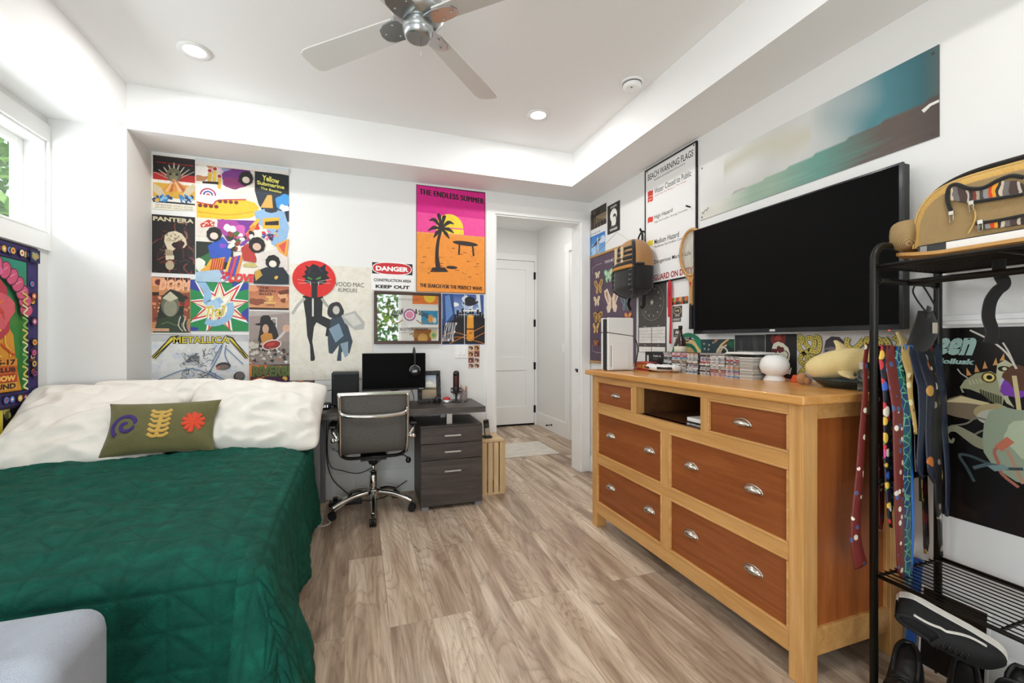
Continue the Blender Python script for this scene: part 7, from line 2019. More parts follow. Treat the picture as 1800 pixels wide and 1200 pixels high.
# brown bottle behind the first stacks
AMB = mat('brown_bottle_glass', '#2a120c', 0.12, spec=0.6)
bt = thing('bottle', 'dark brown bottle with a pointed shoulder and cream label behind the disc cases', 'bottle', (2.075, 2.44, T0))
obj('bottle_body', MB().lathe([(0.036, 0), (0.041, 0.006), (0.041, 0.175), (0.036, 0.19), (0.016, 0.235), (0.012, 0.26), (0.012, 0.285)], (2.075, 2.44, T0), seg=28), AMB, bt)
obj('cap', MB().cyl((2.075, 2.44, T0 + 0.283), (2.075, 2.44, T0 + 0.305), 0.0135, 18), BLKP, bt)
obj('paper_label', MB().lathe([(0.0413, 0.10), (0.0415, 0.10), (0.0415, 0.165), (0.0413, 0.165)], (2.075, 2.44, T0), seg=28, caps=False), mat('cream_label', '#cfc6b0', 0.6), bt)

# round white speaker
sp_ = thing('round_speaker', 'round white speaker on a short foot', 'speaker', (1.968, 1.635, T0))
c = (1.968, 1.635, T0)
obj('foot', MB().lathe([(0.050, 0), (0.048, 0.008), (0.040, 0.022), (0.036, 0.03)], c, seg=32), WPL, sp_)
obj('shell', MB().lathe([(0.0, 0.022), (0.034, 0.024), (0.056, 0.040), (0.066, 0.066), (0.066, 0.085), (0.058, 0.108), (0.040, 0.124), (0.031, 0.129), (0.0, 0.1292)], c, seg=36), WPL, sp_)
obj('grille', MB().ball((c[0] - 0.008, c[1] - 0.004, T0 + 0.1275), 0.026, 0.026, 0.003, 20, 8), mat('grey_grille', '#b8b7b4', 0.6), sp_)
obj('mark', MB().cyl((c[0] - 0.050, c[1] + 0.024, T0 + 0.037), (c[0] - 0.040, c[1] + 0.012, T0 + 0.029), 0.0035, 8), BLKP, sp_)
obj('charging_lead', MB().tube(smooth_path([(c[0] - 0.01, c[1] - 0.052, T0 + 0.030), (c[0] + 0.0, c[1] - 0.062, T0 + 0.015), (c[0] + 0.03, c[1] - 0.075, T0 + 0.004)], 5), 0.002, 6), mat('red_cable', '#b85a50', 0.5), sp_)

# teal tray with a plush shark and small things
TEAL = mat('dark_teal_glaze', '#132a2e', 0.12, spec=0.6)
tr = tag(obj('glazed_tray', MB().grid(lambda u, v: (1.955 + (0.06 + 0.035 * v) * cos(2 * pi * u), 1.275 + (0.095 + 0.045 * v) * sin(2 * pi * u), T0 + 0.004 + 0.034 * v ** 1.6), 36, 8).lathe([(0.0, 0.001), (0.06, 0.001), (0.062, 0.006)], (1.955, 1.275, T0), seg=36, flat=(1.0, 1.55)), TEAL, solid=0.004), 'dark teal glazed tray near the end of the dresser', 'tray')
PLUSH = fabric('pale_yellow_plush', '#d9c58c', 260, 0.95, 0.6, vary='#c9b376')
ps = thing('plush_shark', 'pale yellow plush shark with a smile lying over the teal tray', 'plush toy', (1.95, 1.26, T0 + 0.04))
b = MB()
body = smooth_path([(1.885, 1.405, T0 + 0.075), (1.90, 1.37, T0 + 0.082), (1.925, 1.31, T0 + 0.098), (1.955, 1.25, T0 + 0.110), (1.985, 1.19, T0 + 0.115), (2.01, 1.13, T0 + 0.135), (2.03, 1.09, T0 + 0.16)], 6)
n_ = len(body)
b.tube(body, [0.010 + 0.052 * sin(pi * min(1, (i / n_) * 1.15 + 0.04)) ** 0.75 if i / n_ < 0.8 else max(0.010, 0.040 - 0.10 * (i / n_ - 0.8)) for i in range(n_)], 18); obj('body', b, PLUSH, ps)
def fin(name, pts, r0):
    b = MB(); P = smooth_path(pts, 5); n = len(P); b.tube(P, [r0 * (1 - 0.8 * i / n) for i in range(n)], 12, flat=0.4, up=(0, 0, 1)); obj(name, b, PLUSH, ps)
fin('dorsal_fin', [(1.94, 1.285, T0 + 0.14), (1.945, 1.30, T0 + 0.175), (1.95, 1.325, T0 + 0.20)], 0.035)
fin('side_fin', [(1.915, 1.26, T0 + 0.075), (1.885, 1.235, T0 + 0.06), (1.865, 1.20, T0 + 0.05)], 0.036)
fin('tail_fin', [(2.03, 1.10, T0 + 0.15), (2.045, 1.12, T0 + 0.19), (2.05, 1.15, T0 + 0.235)], 0.036)
fin('tail_fin', [(2.03, 1.10, T0 + 0.16), (2.03, 1.06, T0 + 0.17), (2.02, 1.03, T0 + 0.165)], 0.034)
DK = mat('dark_stitching', '#3a3020', 0.8)
for y, x in ((1.370, 1.868), (1.335, 1.872)): obj('eye', MB().ball((x, y, T0 + 0.098), 0.004, 0.004, 0.006, 10, 8), DK, ps)
obj('smile', MB().tube(smooth_path([(1.868, 1.368, T0 + 0.080), (1.864, 1.352, T0 + 0.072), (1.866, 1.336, T0 + 0.080)], 5), 0.0018, 6), DK, ps)
BRP = fabric('brown_plush', '#a5764a', 260, 0.95, 0.6)
b = MB(); b.ball((1.925, 1.455, T0 + 0.026), 0.022, 0.024, 0.026, 16, 10); b.ball((1.925, 1.43, T0 + 0.017), 0.016, 0.016, 0.017, 14, 8); tag(obj('brown_plush', b, BRP), 'tiny brown plush beside the teal tray', 'plush toy')
b = MB(); b.prism([(0, 0), (0.062, 0), (0.052, 0.030), (0.018, 0.036)], 'x', -0.012, 0.012); b.v = [(x + 2.0, 1.57 - y, z + T0) for x, y, z in b.v]
tag(obj('orange_toy', b, mat('orange_plastic', '#d8562a', 0.4), bevel=0.004), 'little orange toy block under the snake poster', 'toy')
# perfume bottle
PG = mat('clear_glass', '#e8f0ee', 0.02, trans=1.0, ior=1.45)
pf = thing('perfume_bottle', 'square clear perfume bottle with a silver cap at the dresser corner', 'perfume bottle', (1.885, 1.165, T0))
obj('flask', MB().box(1.860, 1.910, 1.148, 1.182, T0, T0 + 0.082), PG, pf, bevel=0.004, seg=3)
obj('scent', MB().box(1.866, 1.904, 1.154, 1.176, T0 + 0.008, T0 + 0.050), mat('pale_liquid', '#c8d4c8', 0.05, trans=0.9, ior=1.33), pf, bevel=0.003)
obj('cap', MB().box(1.868, 1.902, 1.151, 1.179, T0 + 0.085, T0 + 0.118), CHROME, pf, bevel=0.003)
obj('collar', MB().cyl((1.885, 1.165, T0 + 0.082), (1.885, 1.165, T0 + 0.086), 0.011, 16), SILVER, pf)

# in the cubby and below the dresser
bk1 = thing('book', 'black book with white spine lettering at the bottom of the cubby', 'book', (1.66, 1.74, 0.845))
obj('cover', MB().box(1.565, 1.76, 1.676, 1.80, 0.8455, 0.869), BLKP, bk1, bevel=0.001)
a = Art(0.12, 0.023, '#141414', 0.0002); a.text('360E  PHOTO ANNUAL', 0.05, 0.95, 0.3, 0.72, '#e8e6e2', 0.02); a.place('spine_lettering', (1.5646, 1.798, 0.8685), RIGHT_U, UP, parent=bk1)
tag(obj('book', MB().box(1.568, 1.755, 1.678, 1.795, 0.870, 0.889), mat('white_card', '#e9e9e6', 0.5), bevel=0.001), 'white book lying on the black book in the cubby', 'book')
tag(obj('dark_case', MB().box(1.78, 1.90, 1.68, 1.90, 0.8455, 0.965), mat('dark_brown_print', '#241d1b', 0.5), bevel=0.002), 'dark case standing at the back of the cubby', 'case')
b = MB(); b.cyl((1.66, 1.60, 0.035), (1.80, 1.52, 0.035), 0.034, 20); b.cyl((1.645, 1.609, 0.035), (1.66, 1.60, 0.035), 0.022, 16)
tag(obj('water_bottle', b, mat('blue_plastic', '#2f5f90', 0.35)), 'blue water bottle lying under the dresser', 'bottle')

# ================================================================== HUNG ON THE RIGHT WALL
TANC = fabric('tan_canvas', '#a5794a', 300, 0.9, 0.4, vary='#946a3e')
hb_ = thing('hanging_backpack', 'tan and black backpack hung on the wall above the game console', 'backpack', (2.05, 2.93, 2.06))
hx, hy, hz = 2.030, 2.912, 1.828
def bag_shell(u, v, k=1.0):
    """rounded pack; v 0 bottom to 1 top"""
    an = 2 * pi * u
    z = hz - 0.215 + 0.455 * v
    q = sqrt(max(0.0004, 1 - (max(0, v - 0.50) / 0.50) ** 2.3)) if v > 0.5 else 1.0
    wy = 0.168 * q * (min(1, (v + 0.012) / 0.13) ** 0.45); wx = 0.110 * q ** 0.8 * (min(1, (v + 0.02) / 0.18) ** 0.5)
    sg = lambda t: math.copysign(abs(t) ** 0.62, t)
    return (hx + 0.0 + k * wx * sg(cos(an)) - 0.012 * (1 - v), hy + k * wy * sg(sin(an)), z)
b = MB(); b.grid(lambda u, v: bag_shell(u, v * 0.52), 40, 20); obj('lower_body', b, BLKF, hb_)
b = MB(); b.grid(lambda u, v: bag_shell(u, 0.50 + v * 0.5, 1.004), 40, 22); b.put([bag_shell(i / 20, 1.0, 1.004) for i in range(20)], [tuple(range(20))]); obj('upper_body', b, TANC, hb_)
b = MB(); b.put([bag_shell(i / 20, 0.0) for i in range(20)], [tuple(range(20))]); obj('base', b, BLKF, hb_)
# black edging between front and side, straps across the front, bungee cord, pocket seams
def fr(y, z): # a point on the front face
    v = (z - hz + 0.215) / 0.455; return bag_shell(0.5 - 0.0, v)[0] - 0.004
edge = [(bag_shell(0.625, v / 20, 1.02)) for v in range(0, 20)]
obj('edge_webbing', MB().tube(edge, 0.014, 8, flat=0.6), BLKF, hb_)
edge2 = [(bag_shell(0.375, v / 20, 1.02)) for v in range(0, 19)]
obj('edge_webbing', MB().tube(edge2, 0.011, 8, flat=0.6), BLKF, hb_)
for z, hh, m_ in ((1.985, 0.012, BLKF), (1.945, 0.012, BLKF), (1.905, 0.014, BLKF), (1.868, 0.012, BLKF)):
    b = MB(); v = (z - hz + 0.215) / 0.455; P = [bag_shell(0.375 + 0.25 * i / 8, v, 1.03) for i in range(9)]; b.tube(P, hh, 8, flat=0.45, up=(-1, 0, 0)); obj('front_strap', b, m_, hb_)
CREAMW = mat('cream_webbing', '#c8b493', 0.85)
for y in (2.985, 2.90): obj('lash_tab', MB().box(fr(y, 1.93) - 0.008, fr(y, 1.93) + 0.004, y - 0.016, y + 0.016, 1.865, 2.0), CREAMW, hb_, bevel=0.004)
ORG_ = mat('ochre_webbing', '#b8803a', 0.8)
b = MB(); v = 0.49; b.tube([bag_shell(0.375 + 0.25 * i / 8, v, 1.05) for i in range(9)], 0.012, 8, flat=0.45, up=(-1, 0, 0)); obj('pocket_trim', b, ORG_, hb_)
b = MB(); P = []
for i in range(9):
    u = 0.40 if i % 2 else 0.60; P.append(bag_shell(u, 0.44 - i * 0.042, 1.06))
b.tube(smooth_path(P, 5), 0.0028, 6); obj('bungee_cord', b, mat('grey_cord', '#77756f', 0.7), hb_)
b = MB(); b.tube([bag_shell(0.64 + 0.10 * i / 6, 0.52, 1.02) for i in range(7)], 0.010, 8, flat=0.5, up=(0, -1, 0)); obj('side_pocket_hem', b, BLKF, hb_)
b = MB(); b.tube(smooth_path([(2.085, 2.955, 2.03), (2.10, 2.945, 2.10), (2.115, 2.932, 2.135), (2.112, 2.915, 2.10), (2.10, 2.905, 2.03)], 6), 0.011, 8, flat=0.6); obj('haul_loop', b, BLKF, hb_)
b = MB(); b.tube(smooth_path([(2.07, 2.82, 1.66), (2.06, 2.825, 1.60), (2.065, 2.835, 1.55), (2.05, 2.85, 1.525)], 5), 0.016, 8, flat=0.25, up=(0, -1, 0)); b.tube(smooth_path([(2.05, 2.99, 1.63), (2.04, 3.0, 1.57), (2.05, 2.985, 1.52)], 5), 0.014, 8, flat=0.25, up=(0, -1, 0)); obj('hanging_straps', b, BLKF, hb_)
obj('small_tag', MB().box(1.962, 1.966, 2.775, 2.785, 1.665, 1.673), SILVER, hb_)
tag(obj('wall_hook', MB().cyl((2.148, 2.928, 2.14), (2.105, 2.928, 2.145), 0.007, 10).cyl((2.105, 2.928, 2.145), (2.10, 2.928, 2.165), 0.008, 10), BLKP), 'black wall hook holding the tan and black backpack', 'hook')

# tennis racket
ASH = wood('racket_ash', '#a87840', '#c8985a', '#d8ae74', 'z', 2.5, 0.35)
rk = thing('tennis_racket', 'old wooden tennis racket with a black grip hung beside the television', 'racket', (2.125, 2.395, 2.03))
rx, ry, rz, ra, rb_ = 2.122, 2.385, 1.872, 0.108, 0.155
obj('head', MB().tube([(rx, ry + ra * cos(2 * pi * i / 40), rz + rb_ * sin(2 * pi * i / 40)) for i in range(40)], 0.0105, 10, closed=True), ASH, rk)
b = MB()
for i in range(-8, 9):
    y = i * 0.0118; h = rb_ * sqrt(max(0, 1 - (y / ra) ** 2)); b.cyl((rx, ry + y, rz - h), (rx, ry + y, rz + h), 0.0009, 5)
for i in range(-11, 12):
    z = i * 0.0128; w = ra * sqrt(max(0, 1 - (z / rb_) ** 2)); b.cyl((rx + 0.001, ry - w, rz + z), (rx + 0.001, ry + w, rz + z), 0.0009, 5)
obj('strings', b, mat('gut_string', '#d8cba8', 0.5), rk)
b = MB(); b.prism([(ry - 0.060, rz - 0.150), (ry - 0.020, rz - 0.19), (ry - 0.015, rz - 0.235), (ry - 0.014, rz - 0.36), (ry + 0.014, rz - 0.36), (ry + 0.015, rz - 0.235), (ry + 0.020, rz - 0.19), (ry + 0.060, rz - 0.150), (ry, rz - 0.168)], 'x', rx - 0.011, rx + 0.010); obj('throat_and_shaft', b, ASH, rk, bevel=0.003)
obj('badge', MB().prism([(ry - 0.009, rz - 0.20), (ry + 0.009, rz - 0.20), (ry, rz - 0.235)], 'x', rx - 0.0125, rx - 0.011), RED, rk)
b = MB(); b.tube([(rx, ry, rz - 0.345), (rx, ry, rz - 0.36), (rx, ry, rz - 0.50), (rx, ry, rz - 0.512), (rx, ry, rz - 0.518)], [0.013, 0.0165, 0.0175, 0.0195, 0.018], 8, smooth=False)
for k in range(9): b.tube([(rx + 0.0175 * cos(a_), ry + 0.0175 * sin(a_), rz - 0.36 - 0.0155 * k - 0.006 * a_ / 6.28) for a_ in [i * pi / 6 for i in range(13)]], 0.0014, 5)
obj('grip', b, mat('black_grip', '#151312', 0.6), rk)

# ================================================================== ON THE DESK
DT = DZ1
# desk mat, monitor, headset
tag(obj('desk_mat', MB().box(-0.22, 0.63, 3.33, 3.62, DT, DT + 0.003), wood('dark_mat_print', '#191413', '#2f2523', '#54443d', 'x', 3.0, 0.5)), 'dark streaked desk mat under the monitor', 'desk mat')
mo = thing('monitor', 'black computer monitor on the desk', 'monitor', (0.265, 3.58, DT))
obj('panel', MB().box(0.022, 0.508, 3.565, 3.60, 0.885, 1.178), BLKP, mo, bevel=0.003)
obj('screen', MB().box(0.026, 0.504, 3.5635, 3.5655, 0.900, 1.174), SCREEN, mo)
obj('stand', MB().box(0.235, 0.295, 3.602, 3.62, DT + 0.01, 1.0), BLKP, mo, bevel=0.003)
obj('stand_foot', MB().box(0.165, 0.365, 3.53, 3.68, DT + 0.0032, DT + 0.014), BLKP, mo, bevel=0.004)
obj('maker_plate', MB().box(0.455, 0.49, 3.5625, 3.565, 0.889, 0.896), mat('grey_plastic', '#8a8a88', 0.4), mo)
hs = thing('headset', 'black headset hung over the right end of the monitor', 'headset', (0.415, 3.58, 1.19))
b = MB(); b.tube(smooth_path([(0.418, 3.535, 1.06), (0.418, 3.528, 1.12), (0.418, 3.535, 1.18), (0.418, 3.56, 1.203), (0.418, 3.60, 1.203), (0.418, 3.625, 1.18), (0.418, 3.632, 1.12), (0.418, 3.628, 1.06)], 6), 0.021, 10, flat=0.35, up=(1, 0, 0)); obj('headband', b, mat('brown_black_leather', '#2a2420', 0.5), hs)
for y, s in ((3.535, -1), (3.63, 1)):
    b = MB(); b.lathe([(0.0, -0.010), (0.034, -0.010), (0.041, -0.002), (0.043, 0.012), (0.036, 0.022), (0.0, 0.024)], (0.418, y, 1.035), axis=(0, s, 0), seg=26); obj('ear_cup', b, BLKP, hs)
b = MB(); b.tube(smooth_path([(0.378, 3.522, 1.035), (0.385, 3.520, 1.065), (0.418, 3.519, 1.082), (0.451, 3.520, 1.065), (0.458, 3.522, 1.035)], 5), 0.004, 8); b.cyl((0.418, 3.523, 1.08), (0.418, 3.523, 1.10), 0.006, 10); obj('yoke', b, mat('grey_plastic', '#8a8a88', 0.4), hs)
a = Art(0.040, 0.022, '#101010', 0.0001); a.mb = MB(); a.text('HX', 0.05, 0.95, 0.05, 0.95, '#d8d8d8', 0.04, shear=0.3); a.place('maker_mark', (0.398, 3.5095, 1.046), BACK_U, UP, parent=hs)
# computer tower / dark subwoofer box
pc = thing('speaker_box', 'square black speaker box at the left of the monitor', 'speaker', (-0.1, 3.64, DT))
obj('cabinet', MB().box(-0.197, 0.0, 3.57, 3.74, DT + 0.015, 1.035), BLKP, pc, bevel=0.012, seg=4)
for x in (-0.17, -0.03): obj('foot', MB().cyl((x, 3.60, DT), (x, 3.60, DT + 0.018), 0.012, 12), BLKP, pc)
obj('front_cloth', MB().box(-0.185, -0.012, 3.567, 3.571, DT + 0.03, 1.022), fabric('black_speaker_cloth', '#1c1d1f', 500, 0.9, 0.4), pc, bevel=0.003)
# alarm clock
ac = thing('alarm_clock', 'small black alarm clock with white digits at the left end of the desk', 'clock', (-0.235, 3.52, DT))
obj('case', MB().box(-0.288, -0.195, 3.49, 3.545, DT + 0.004, DT + 0.052), BLKP, ac, bevel=0.014, seg=4)
obj('base', MB().box(-0.280, -0.203, 3.495, 3.54, DT, DT + 0.006), BLKP, ac)
a = Art(0.06, 0.022, '#050505', 0.0002, step=0.0001); a.mb = MB(); a.text('6:11', 0.1, 0.9, 0.05, 0.95, '#e8eef2', 0.03); dg = a.place('lit_digits', (-0.272, 3.4893, DT + 0.038), BACK_U, UP, mat('lit_digits', '#e8f0f4', 0.4, emit=1.2), parent=ac)
# photo frame
pfm = thing('framed_photo', 'ornate black photo frame leaning beside the monitor', 'photo frame', (0.54, 3.63, DT))
FRM = mat('black_carved_frame', '#161412', 0.4)
g = N(FRM); vo = g.new('ShaderNodeTexVoronoi'); vo.inputs['Scale'].default_value = 60; g.link(g.coords(), vo.inputs['Vector']); g.bump(vo.outputs['Distance'], 0.9, 0.006)
Lm = Matrix.Translation((0.545, 3.600, DT)) @ Matrix.Rotation(radians(-11), 4, 'X')
fx, fz, fw = 0.095, 0.265, 0.036
b = MB(); b.M = Lm
for x0, x1, z0, z1 in ((-fx, fx, fz - fw, fz), (-fx, fx, 0, fw), (-fx, -fx + fw, fw, fz - fw), (fx - fw, fx, fw, fz - fw)): b.box(x0, x1, -0.012, 0.008, z0, z1)
obj('frame', b, FRM, pfm, bevel=0.006, seg=3)
a = Art(2 * (fx - fw) + 0.004, fz - 2 * fw + 0.004, '#c8cdd2'); a.grad(0, 1, 0, 0.5, '#9fb4c8', '#e4e0d8', 5); a.grad(0, 1, 0.5, 1, '#c8b08a', '#6a6058', 5); a.blob(0.5, 0.34, 0.03, '#f0ece4', 3, ry=0.015); a.poly([(0, 0.56), (0.4, 0.52), (1, 0.57), (1, 0.62), (0, 0.62)], '#5a5a4a')
o_ = a.place('photo', (0, 0, 0), (1, 0, 0), (0, 0, 1), parent=None); o_.data.transform(Lm @ Matrix.Translation((-(fx - fw) - 0.002, -0.002, fz - fw + 0.002))); o_.parent = pfm; o_.matrix_parent_inverse = Matrix.Translation(pfm.location).inverted()
b = MB(); b.M = Lm; b.bar((0, 0.01, 0.20), (0, 0.085, 0.032), 0.03, 0.006); obj('easel_back', b, FRM, pfm)
tag(obj('small_speaker', MB().ball((0.60, 3.535, DT + 0.031), 0.030, 0.026, 0.030, 18, 12).cyl((0.60, 3.535, DT), (0.60, 3.535, DT + 0.012), 0.022, 16), FRM), 'little black ball shaped gadget at the foot of the photo frame', 'gadget')
# red button, microphone, pencil cup, folded spectacles
rb = thing('push_button', 'big red push button on a silver base', 'button', (0.688, 3.60, DT))
obj('base', MB().lathe([(0.043, 0), (0.044, 0.008), (0.034, 0.022), (0.032, 0.024)], (0.688, 3.60, DT), seg=28), SILVER, rb)
obj('dome', MB().lathe([(0.032, 0.022), (0.030, 0.034), (0.018, 0.043), (0.0, 0.045)], (0.688, 3.60, DT), seg=28), mat('red_plastic', '#c4201f', 0.3), rb)
mi = thing('microphone', 'black and dark red studio microphone in a shock mount', 'microphone', (0.762, 3.58, DT))
m0 = (0.762, 3.58, DT)
obj('stand', MB().lathe([(0.044, 0), (0.044, 0.006), (0.014, 0.012), (0.010, 0.03), (0.010, 0.075)], m0, seg=26), BLKP, mi)
obj('lower_body', MB().lathe([(0.022, 0.07), (0.0255, 0.075), (0.0255, 0.130), (0.0245, 0.132)], m0, seg=26), BLKP, mi)
obj('mesh_head', MB().lathe([(0.0245, 0.132), (0.0255, 0.136), (0.0255, 0.235), (0.022, 0.252), (0.012, 0.258), (0.0, 0.259)], m0, seg=26), mat('dark_red_mesh', '#3d0f0d', 0.5), mi)
obj('head_cap', MB().lathe([(0.0258, 0.222), (0.0258, 0.238), (0.022, 0.254), (0.010, 0.261), (0.0, 0.262)], m0, seg=26), BLKP, mi)
b = MB()
for z in (0.085, 0.115): b.tube([(m0[0] + 0.043 * cos(i * pi / 12), m0[1] + 0.043 * sin(i * pi / 12), DT + z + 0.004 * (-1) ** i) for i in range(24)], 0.0028, 6, closed=True)
for i in range(6): an = i * pi / 3; b.cyl((m0[0] + 0.043 * cos(an), m0[1] + 0.043 * sin(an), DT + 0.085), (m0[0] + 0.043 * cos(an), m0[1] + 0.043 * sin(an), DT + 0.115), 0.003, 6)
b.cyl((m0[0] - 0.043, m0[1], DT + 0.09), (m0[0] - 0.012, m0[1], DT + 0.05), 0.003, 6); b.cyl((m0[0] + 0.043, m0[1], DT + 0.09), (m0[0] + 0.012, m0[1], DT + 0.05), 0.003, 6)
obj('shock_mount', b, mat('reddish_plastic', '#3a2422', 0.4), mi)
pcu = (0.838, 3.64, DT)
tag(obj('pencil_cup', MB().lathe([(0.030, 0), (0.032, 0.004), (0.032, 0.085), (0.029, 0.085), (0.029, 0.006)], pcu, seg=24), mat('smoked_plastic', '#b8a8a4', 0.2, trans=0.5)), 'small see-through pencil cup behind the microphone', 'cup')
for k, (dx, dy, ang, c, lab) in enumerate(((-0.010, 0.004, 8, '#d8702c', 'orange pencil leaning left in the pencil cup'), (0.008, -0.004, -9, '#c8a050', 'yellow pencil in the pencil cup'), (0.012, 0.008, -16, '#b8302a', 'red pencil leaning right in the pencil cup'), (0.0, 0.012, 2, '#8a3a2a', 'dark brown pencil upright in the pencil cup'))):
    tx_ = 0.15 * sin(radians(-ang)); p0 = Vector((pcu[0] + dx * 0.5, pcu[1] + dy, DT + 0.008)); p1 = p0 + Vector((tx_ * 0.35 + dx, dy * 0.3, 0.135 - 0.01 * k))
    q0 = p0 + (p1 - p0) * 0.88
    pn = thing('pencil', lab, 'pencil', tuple(p0), group='pencils in the cup'); obj('shaft', MB().cyl(p0, q0, 0.0038, 6, smooth=False), mat('paint_' + c.strip('#'), c, 0.4), pn); obj('tip', MB().cyl(q0, p1, 0.0037, 6, 0.0006), ROD, pn)
b = MB()
for s in (-1, 1): b.tube([(0.815 + s * 0.027 + 0.022 * cos(i * pi / 8), 3.525 + 0.004 * s, DT + 0.020 + 0.018 * sin(i * pi / 8)) for i in range(16)], 0.0018, 6, closed=True)
b.tube(smooth_path([(0.810, 3.525, DT + 0.026), (0.815, 3.524, DT + 0.030), (0.820, 3.525, DT + 0.026)], 4), 0.0016, 6); b.tube([(0.864, 3.53, DT + 0.024), (0.862, 3.58, DT + 0.012), (0.855, 3.62, DT + 0.003)], 0.0016, 6); b.tube([(0.766, 3.522, DT + 0.024), (0.768, 3.53, DT + 0.022), (0.80, 3.534, DT + 0.006)], 0.0016, 6)
tag(obj('spectacles', b, mat('silver_wire', '#8a8a8c', 0.3, 0.8)), 'wire spectacles lying in front of the microphone', 'spectacles')

# ================================================================== CRATE, PHONE, CABLES, MAT
PINE = wood('raw_pine', '#c2a073', '#d9bc8f', '#e8d0a8', 'z', 0.7, 0.6); PINEX = wood('raw_pine_across', '#c2a073', '#d9bc8f', '#e8d0a8', 'x', 0.7, 0.6)
cr = thing('wooden_crate', 'raw pine slatted crate standing on end between desk and doorway', 'crate', (1.05, 3.63, 0))
qx0, qx1, qy0, qy1, qz = 0.952, 1.150, 3.478, 3.775, 0.452
obj('end_board', MB().box(qx0, qx1, qy0, qy1, qz - 0.018, qz), PINEX, cr, bevel=0.002)
obj('end_board', MB().box(qx0, qx1, qy0, qy1, 0, 0.018), PINEX, cr, bevel=0.002)
for k in range(4):
    x = qx0 + 0.003 + k * 0.0505; obj('slat', MB().box(x, x + 0.041, qy0 - 0.009, qy0 - 0.0005, 0.0, qz - 0.02), PINE, cr, bevel=0.0015)
for k in range(5):
    y = qy0 + 0.004 + k * 0.060; obj('slat', MB().box(qx1 + 0.0005, qx1 + 0.009, y, y + 0.048, 0.0, qz - 0.02), PINE, cr, bevel=0.0015); 
obj('back_board', MB().box(qx0, qx0 + 0.009, qy0, qy1, 0.018, qz - 0.018), PINE, cr)
ph = thing('cordless_phone', 'black and silver cordless phone in its charger on the pine crate', 'phone', (1.03, 3.58, qz))
obj('charger', MB().box(0.995, 1.065, 3.545, 3.615, qz, qz + 0.020), BLKP, ph, bevel=0.006, seg=3)
hm_ = Matrix.Translation((1.03, 3.575, qz + 0.012)) @ Matrix.Rotation(radians(14), 4, 'X') @ Matrix.Rotation(radians(-9), 4, 'Y')
b = MB(); b.M = hm_; b.box(-0.023, 0.023, -0.012, 0.010, 0.0, 0.155); obj('handset', b, BLKP, ph, bevel=0.008, seg=3)
b = MB(); b.M = hm_; b.box(-0.019, 0.019, -0.0135, -0.011, 0.012, 0.085); obj('keypad', b, SILVER, ph, bevel=0.001)
b = MB(); b.M = hm_; b.box(-0.016, 0.016, -0.0135, -0.011, 0.095, 0.125); obj('display', b, mat('dull_display', '#4a5450', 0.2), ph)

def cable(pts, r_, m, label, name='cable'):
    return tag(obj(name, MB().tube(smooth_path(pts, 8), r_, 7), m), label, 'cable')
WCB = mat('white_cable', '#cfccc6', 0.5)
cable([(-0.36, 3.30, 0.006), (-0.30, 3.26, 0.006), (-0.23, 3.25, 0.006), (-0.19, 3.29, 0.006), (-0.215, 3.38, 0.006), (-0.18, 3.48, 0.01), (-0.10, 3.60, 0.03), (-0.16, 3.70, 0.06)], 0.0065, WCB, 'white cable looping on the floor round the desk leg')
cable([(-0.20, 3.72, 0.70), (-0.19, 3.66, 0.60), (-0.16, 3.64, 0.50), (-0.18, 3.66, 0.42), (-0.225, 3.70, 0.44)], 0.004, WCB, 'white cable dangling under the left end of the desk')
cable([(-0.22, 3.73, 0.70), (-0.235, 3.70, 0.45), (-0.21, 3.68, 0.30), (-0.12, 3.66, 0.26), (0.0, 3.62, 0.24), (0.12, 3.60, 0.30), (0.24, 3.64, 0.42), (0.32, 3.72, 0.62)], 0.0035, BLKP, 'black cable sagging low across under the desk')
cable([(-0.24, 3.74, 0.66), (-0.24, 3.72, 0.36), (-0.20, 3.70, 0.2), (-0.12, 3.70, 0.10), (-0.06, 3.68, 0.05)], 0.004, BLKP, 'black cable running down beside the left desk leg')
cable([(-0.20, 3.75, 0.42), (-0.10, 3.74, 0.36), (0.0, 3.74, 0.42), (0.10, 3.74, 0.50), (0.2, 3.74, 0.62)], 0.003, BLKP, 'thin black cable rising towards the monitor')
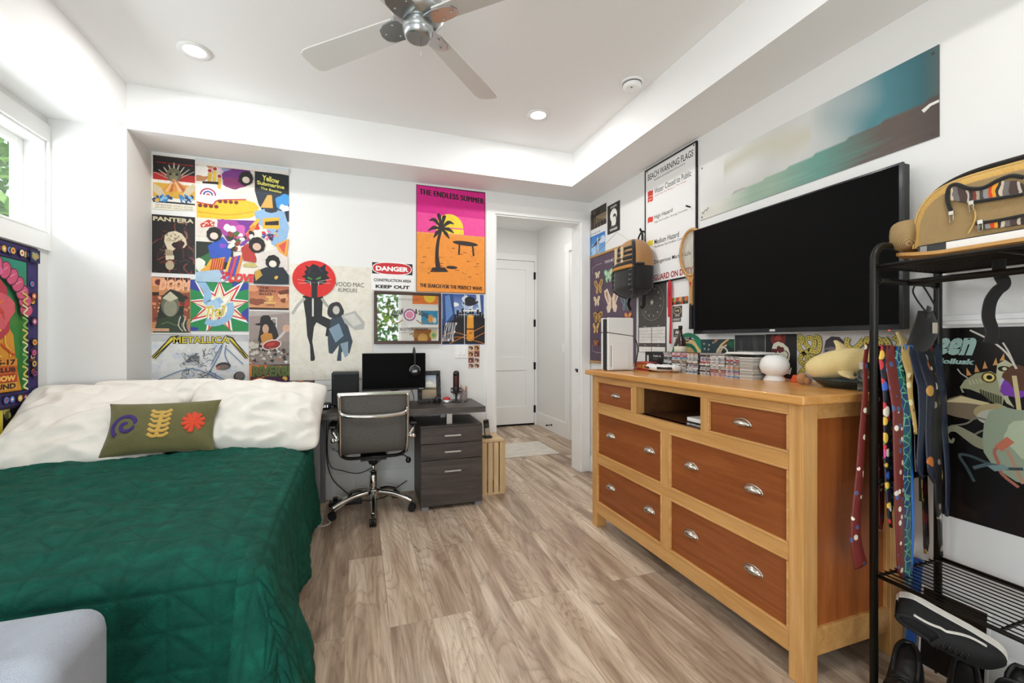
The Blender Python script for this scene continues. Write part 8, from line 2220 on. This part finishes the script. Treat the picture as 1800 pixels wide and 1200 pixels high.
cable([(-0.06, 3.70, 0.03), (0.06, 3.66, 0.006), (0.20, 3.70, 0.006), (0.30, 3.74, 0.06), (0.38, 3.76, 0.10)], 0.004, BLKP, 'black cable on the floor behind the chair base')
cable([(0.30, 3.62, DT + 0.12), (0.34, 3.60, DT + 0.05), (0.38, 3.58, DT + 0.008), (0.42, 3.60, DT + 0.04), (0.40, 3.63, DT + 0.12)], 0.003, BLKP, 'black cable looping behind the monitor stand')
cable([(-0.21, 3.75, DT + 0.15), (-0.26, 3.74, DT + 0.16), (-0.30, 3.70, DT + 0.10), (-0.29, 3.62, DT + 0.03)], 0.0025, WCB, 'white cable arching up behind the alarm clock')
cable([(-0.19, 3.745, DT + 0.12), (-0.25, 3.72, DT + 0.11), (-0.31, 3.66, DT + 0.06)], 0.003, BLKP, 'black cable leading to the left of the speaker box')
pw = thing('power_strip', 'black power strip on the floor under the left of the desk', 'power strip', (-0.08, 3.62, 0))
obj('strip_body', MB().box(-0.22, 0.02, 3.62, 3.67, 0.0, 0.035), BLKP, pw, bevel=0.005)
for k in range(3): obj('plug', MB().box(-0.19 + 0.07 * k, -0.155 + 0.07 * k, 3.628, 3.662, 0.0355, 0.065), [BLKP, WCB, BLKP][k], pw, bevel=0.004)
# hall mat
MATM = mat('pale_woven_mat', '#cfc7ba', 0.95)
g = N(MATM); n_ = g.noise(g.coords((3, 26, 3)), 2.0, 4, 0.6, 0.5); g.color(g.ramp(n_, [(0.30, '#a8b0b0'), (0.48, '#d2cabd'), (0.75, '#e2dacd')])); g.bump(g.noise(g.coords(), 300), 0.3, 0.002)
tag(obj('door_mat', MB().box(1.42, 2.145, 4.495, 5.12, 0.0, 0.009), MATM, bevel=0.003), 'pale mat lying on the hall floor', 'mat')
# little black plug-in by the corner, left of the pillows
tag(obj('wall_charger', MB().box(-1.72, -1.70, 3.445, 3.453, 0.86, 0.91).cyl((-1.71, 3.44, 0.865), (-1.73, 3.43, 0.83), 0.004, 8), mat('grey_plastic', '#8a8a88', 0.4)), 'small grey wall charger beside the headboard', 'charger')
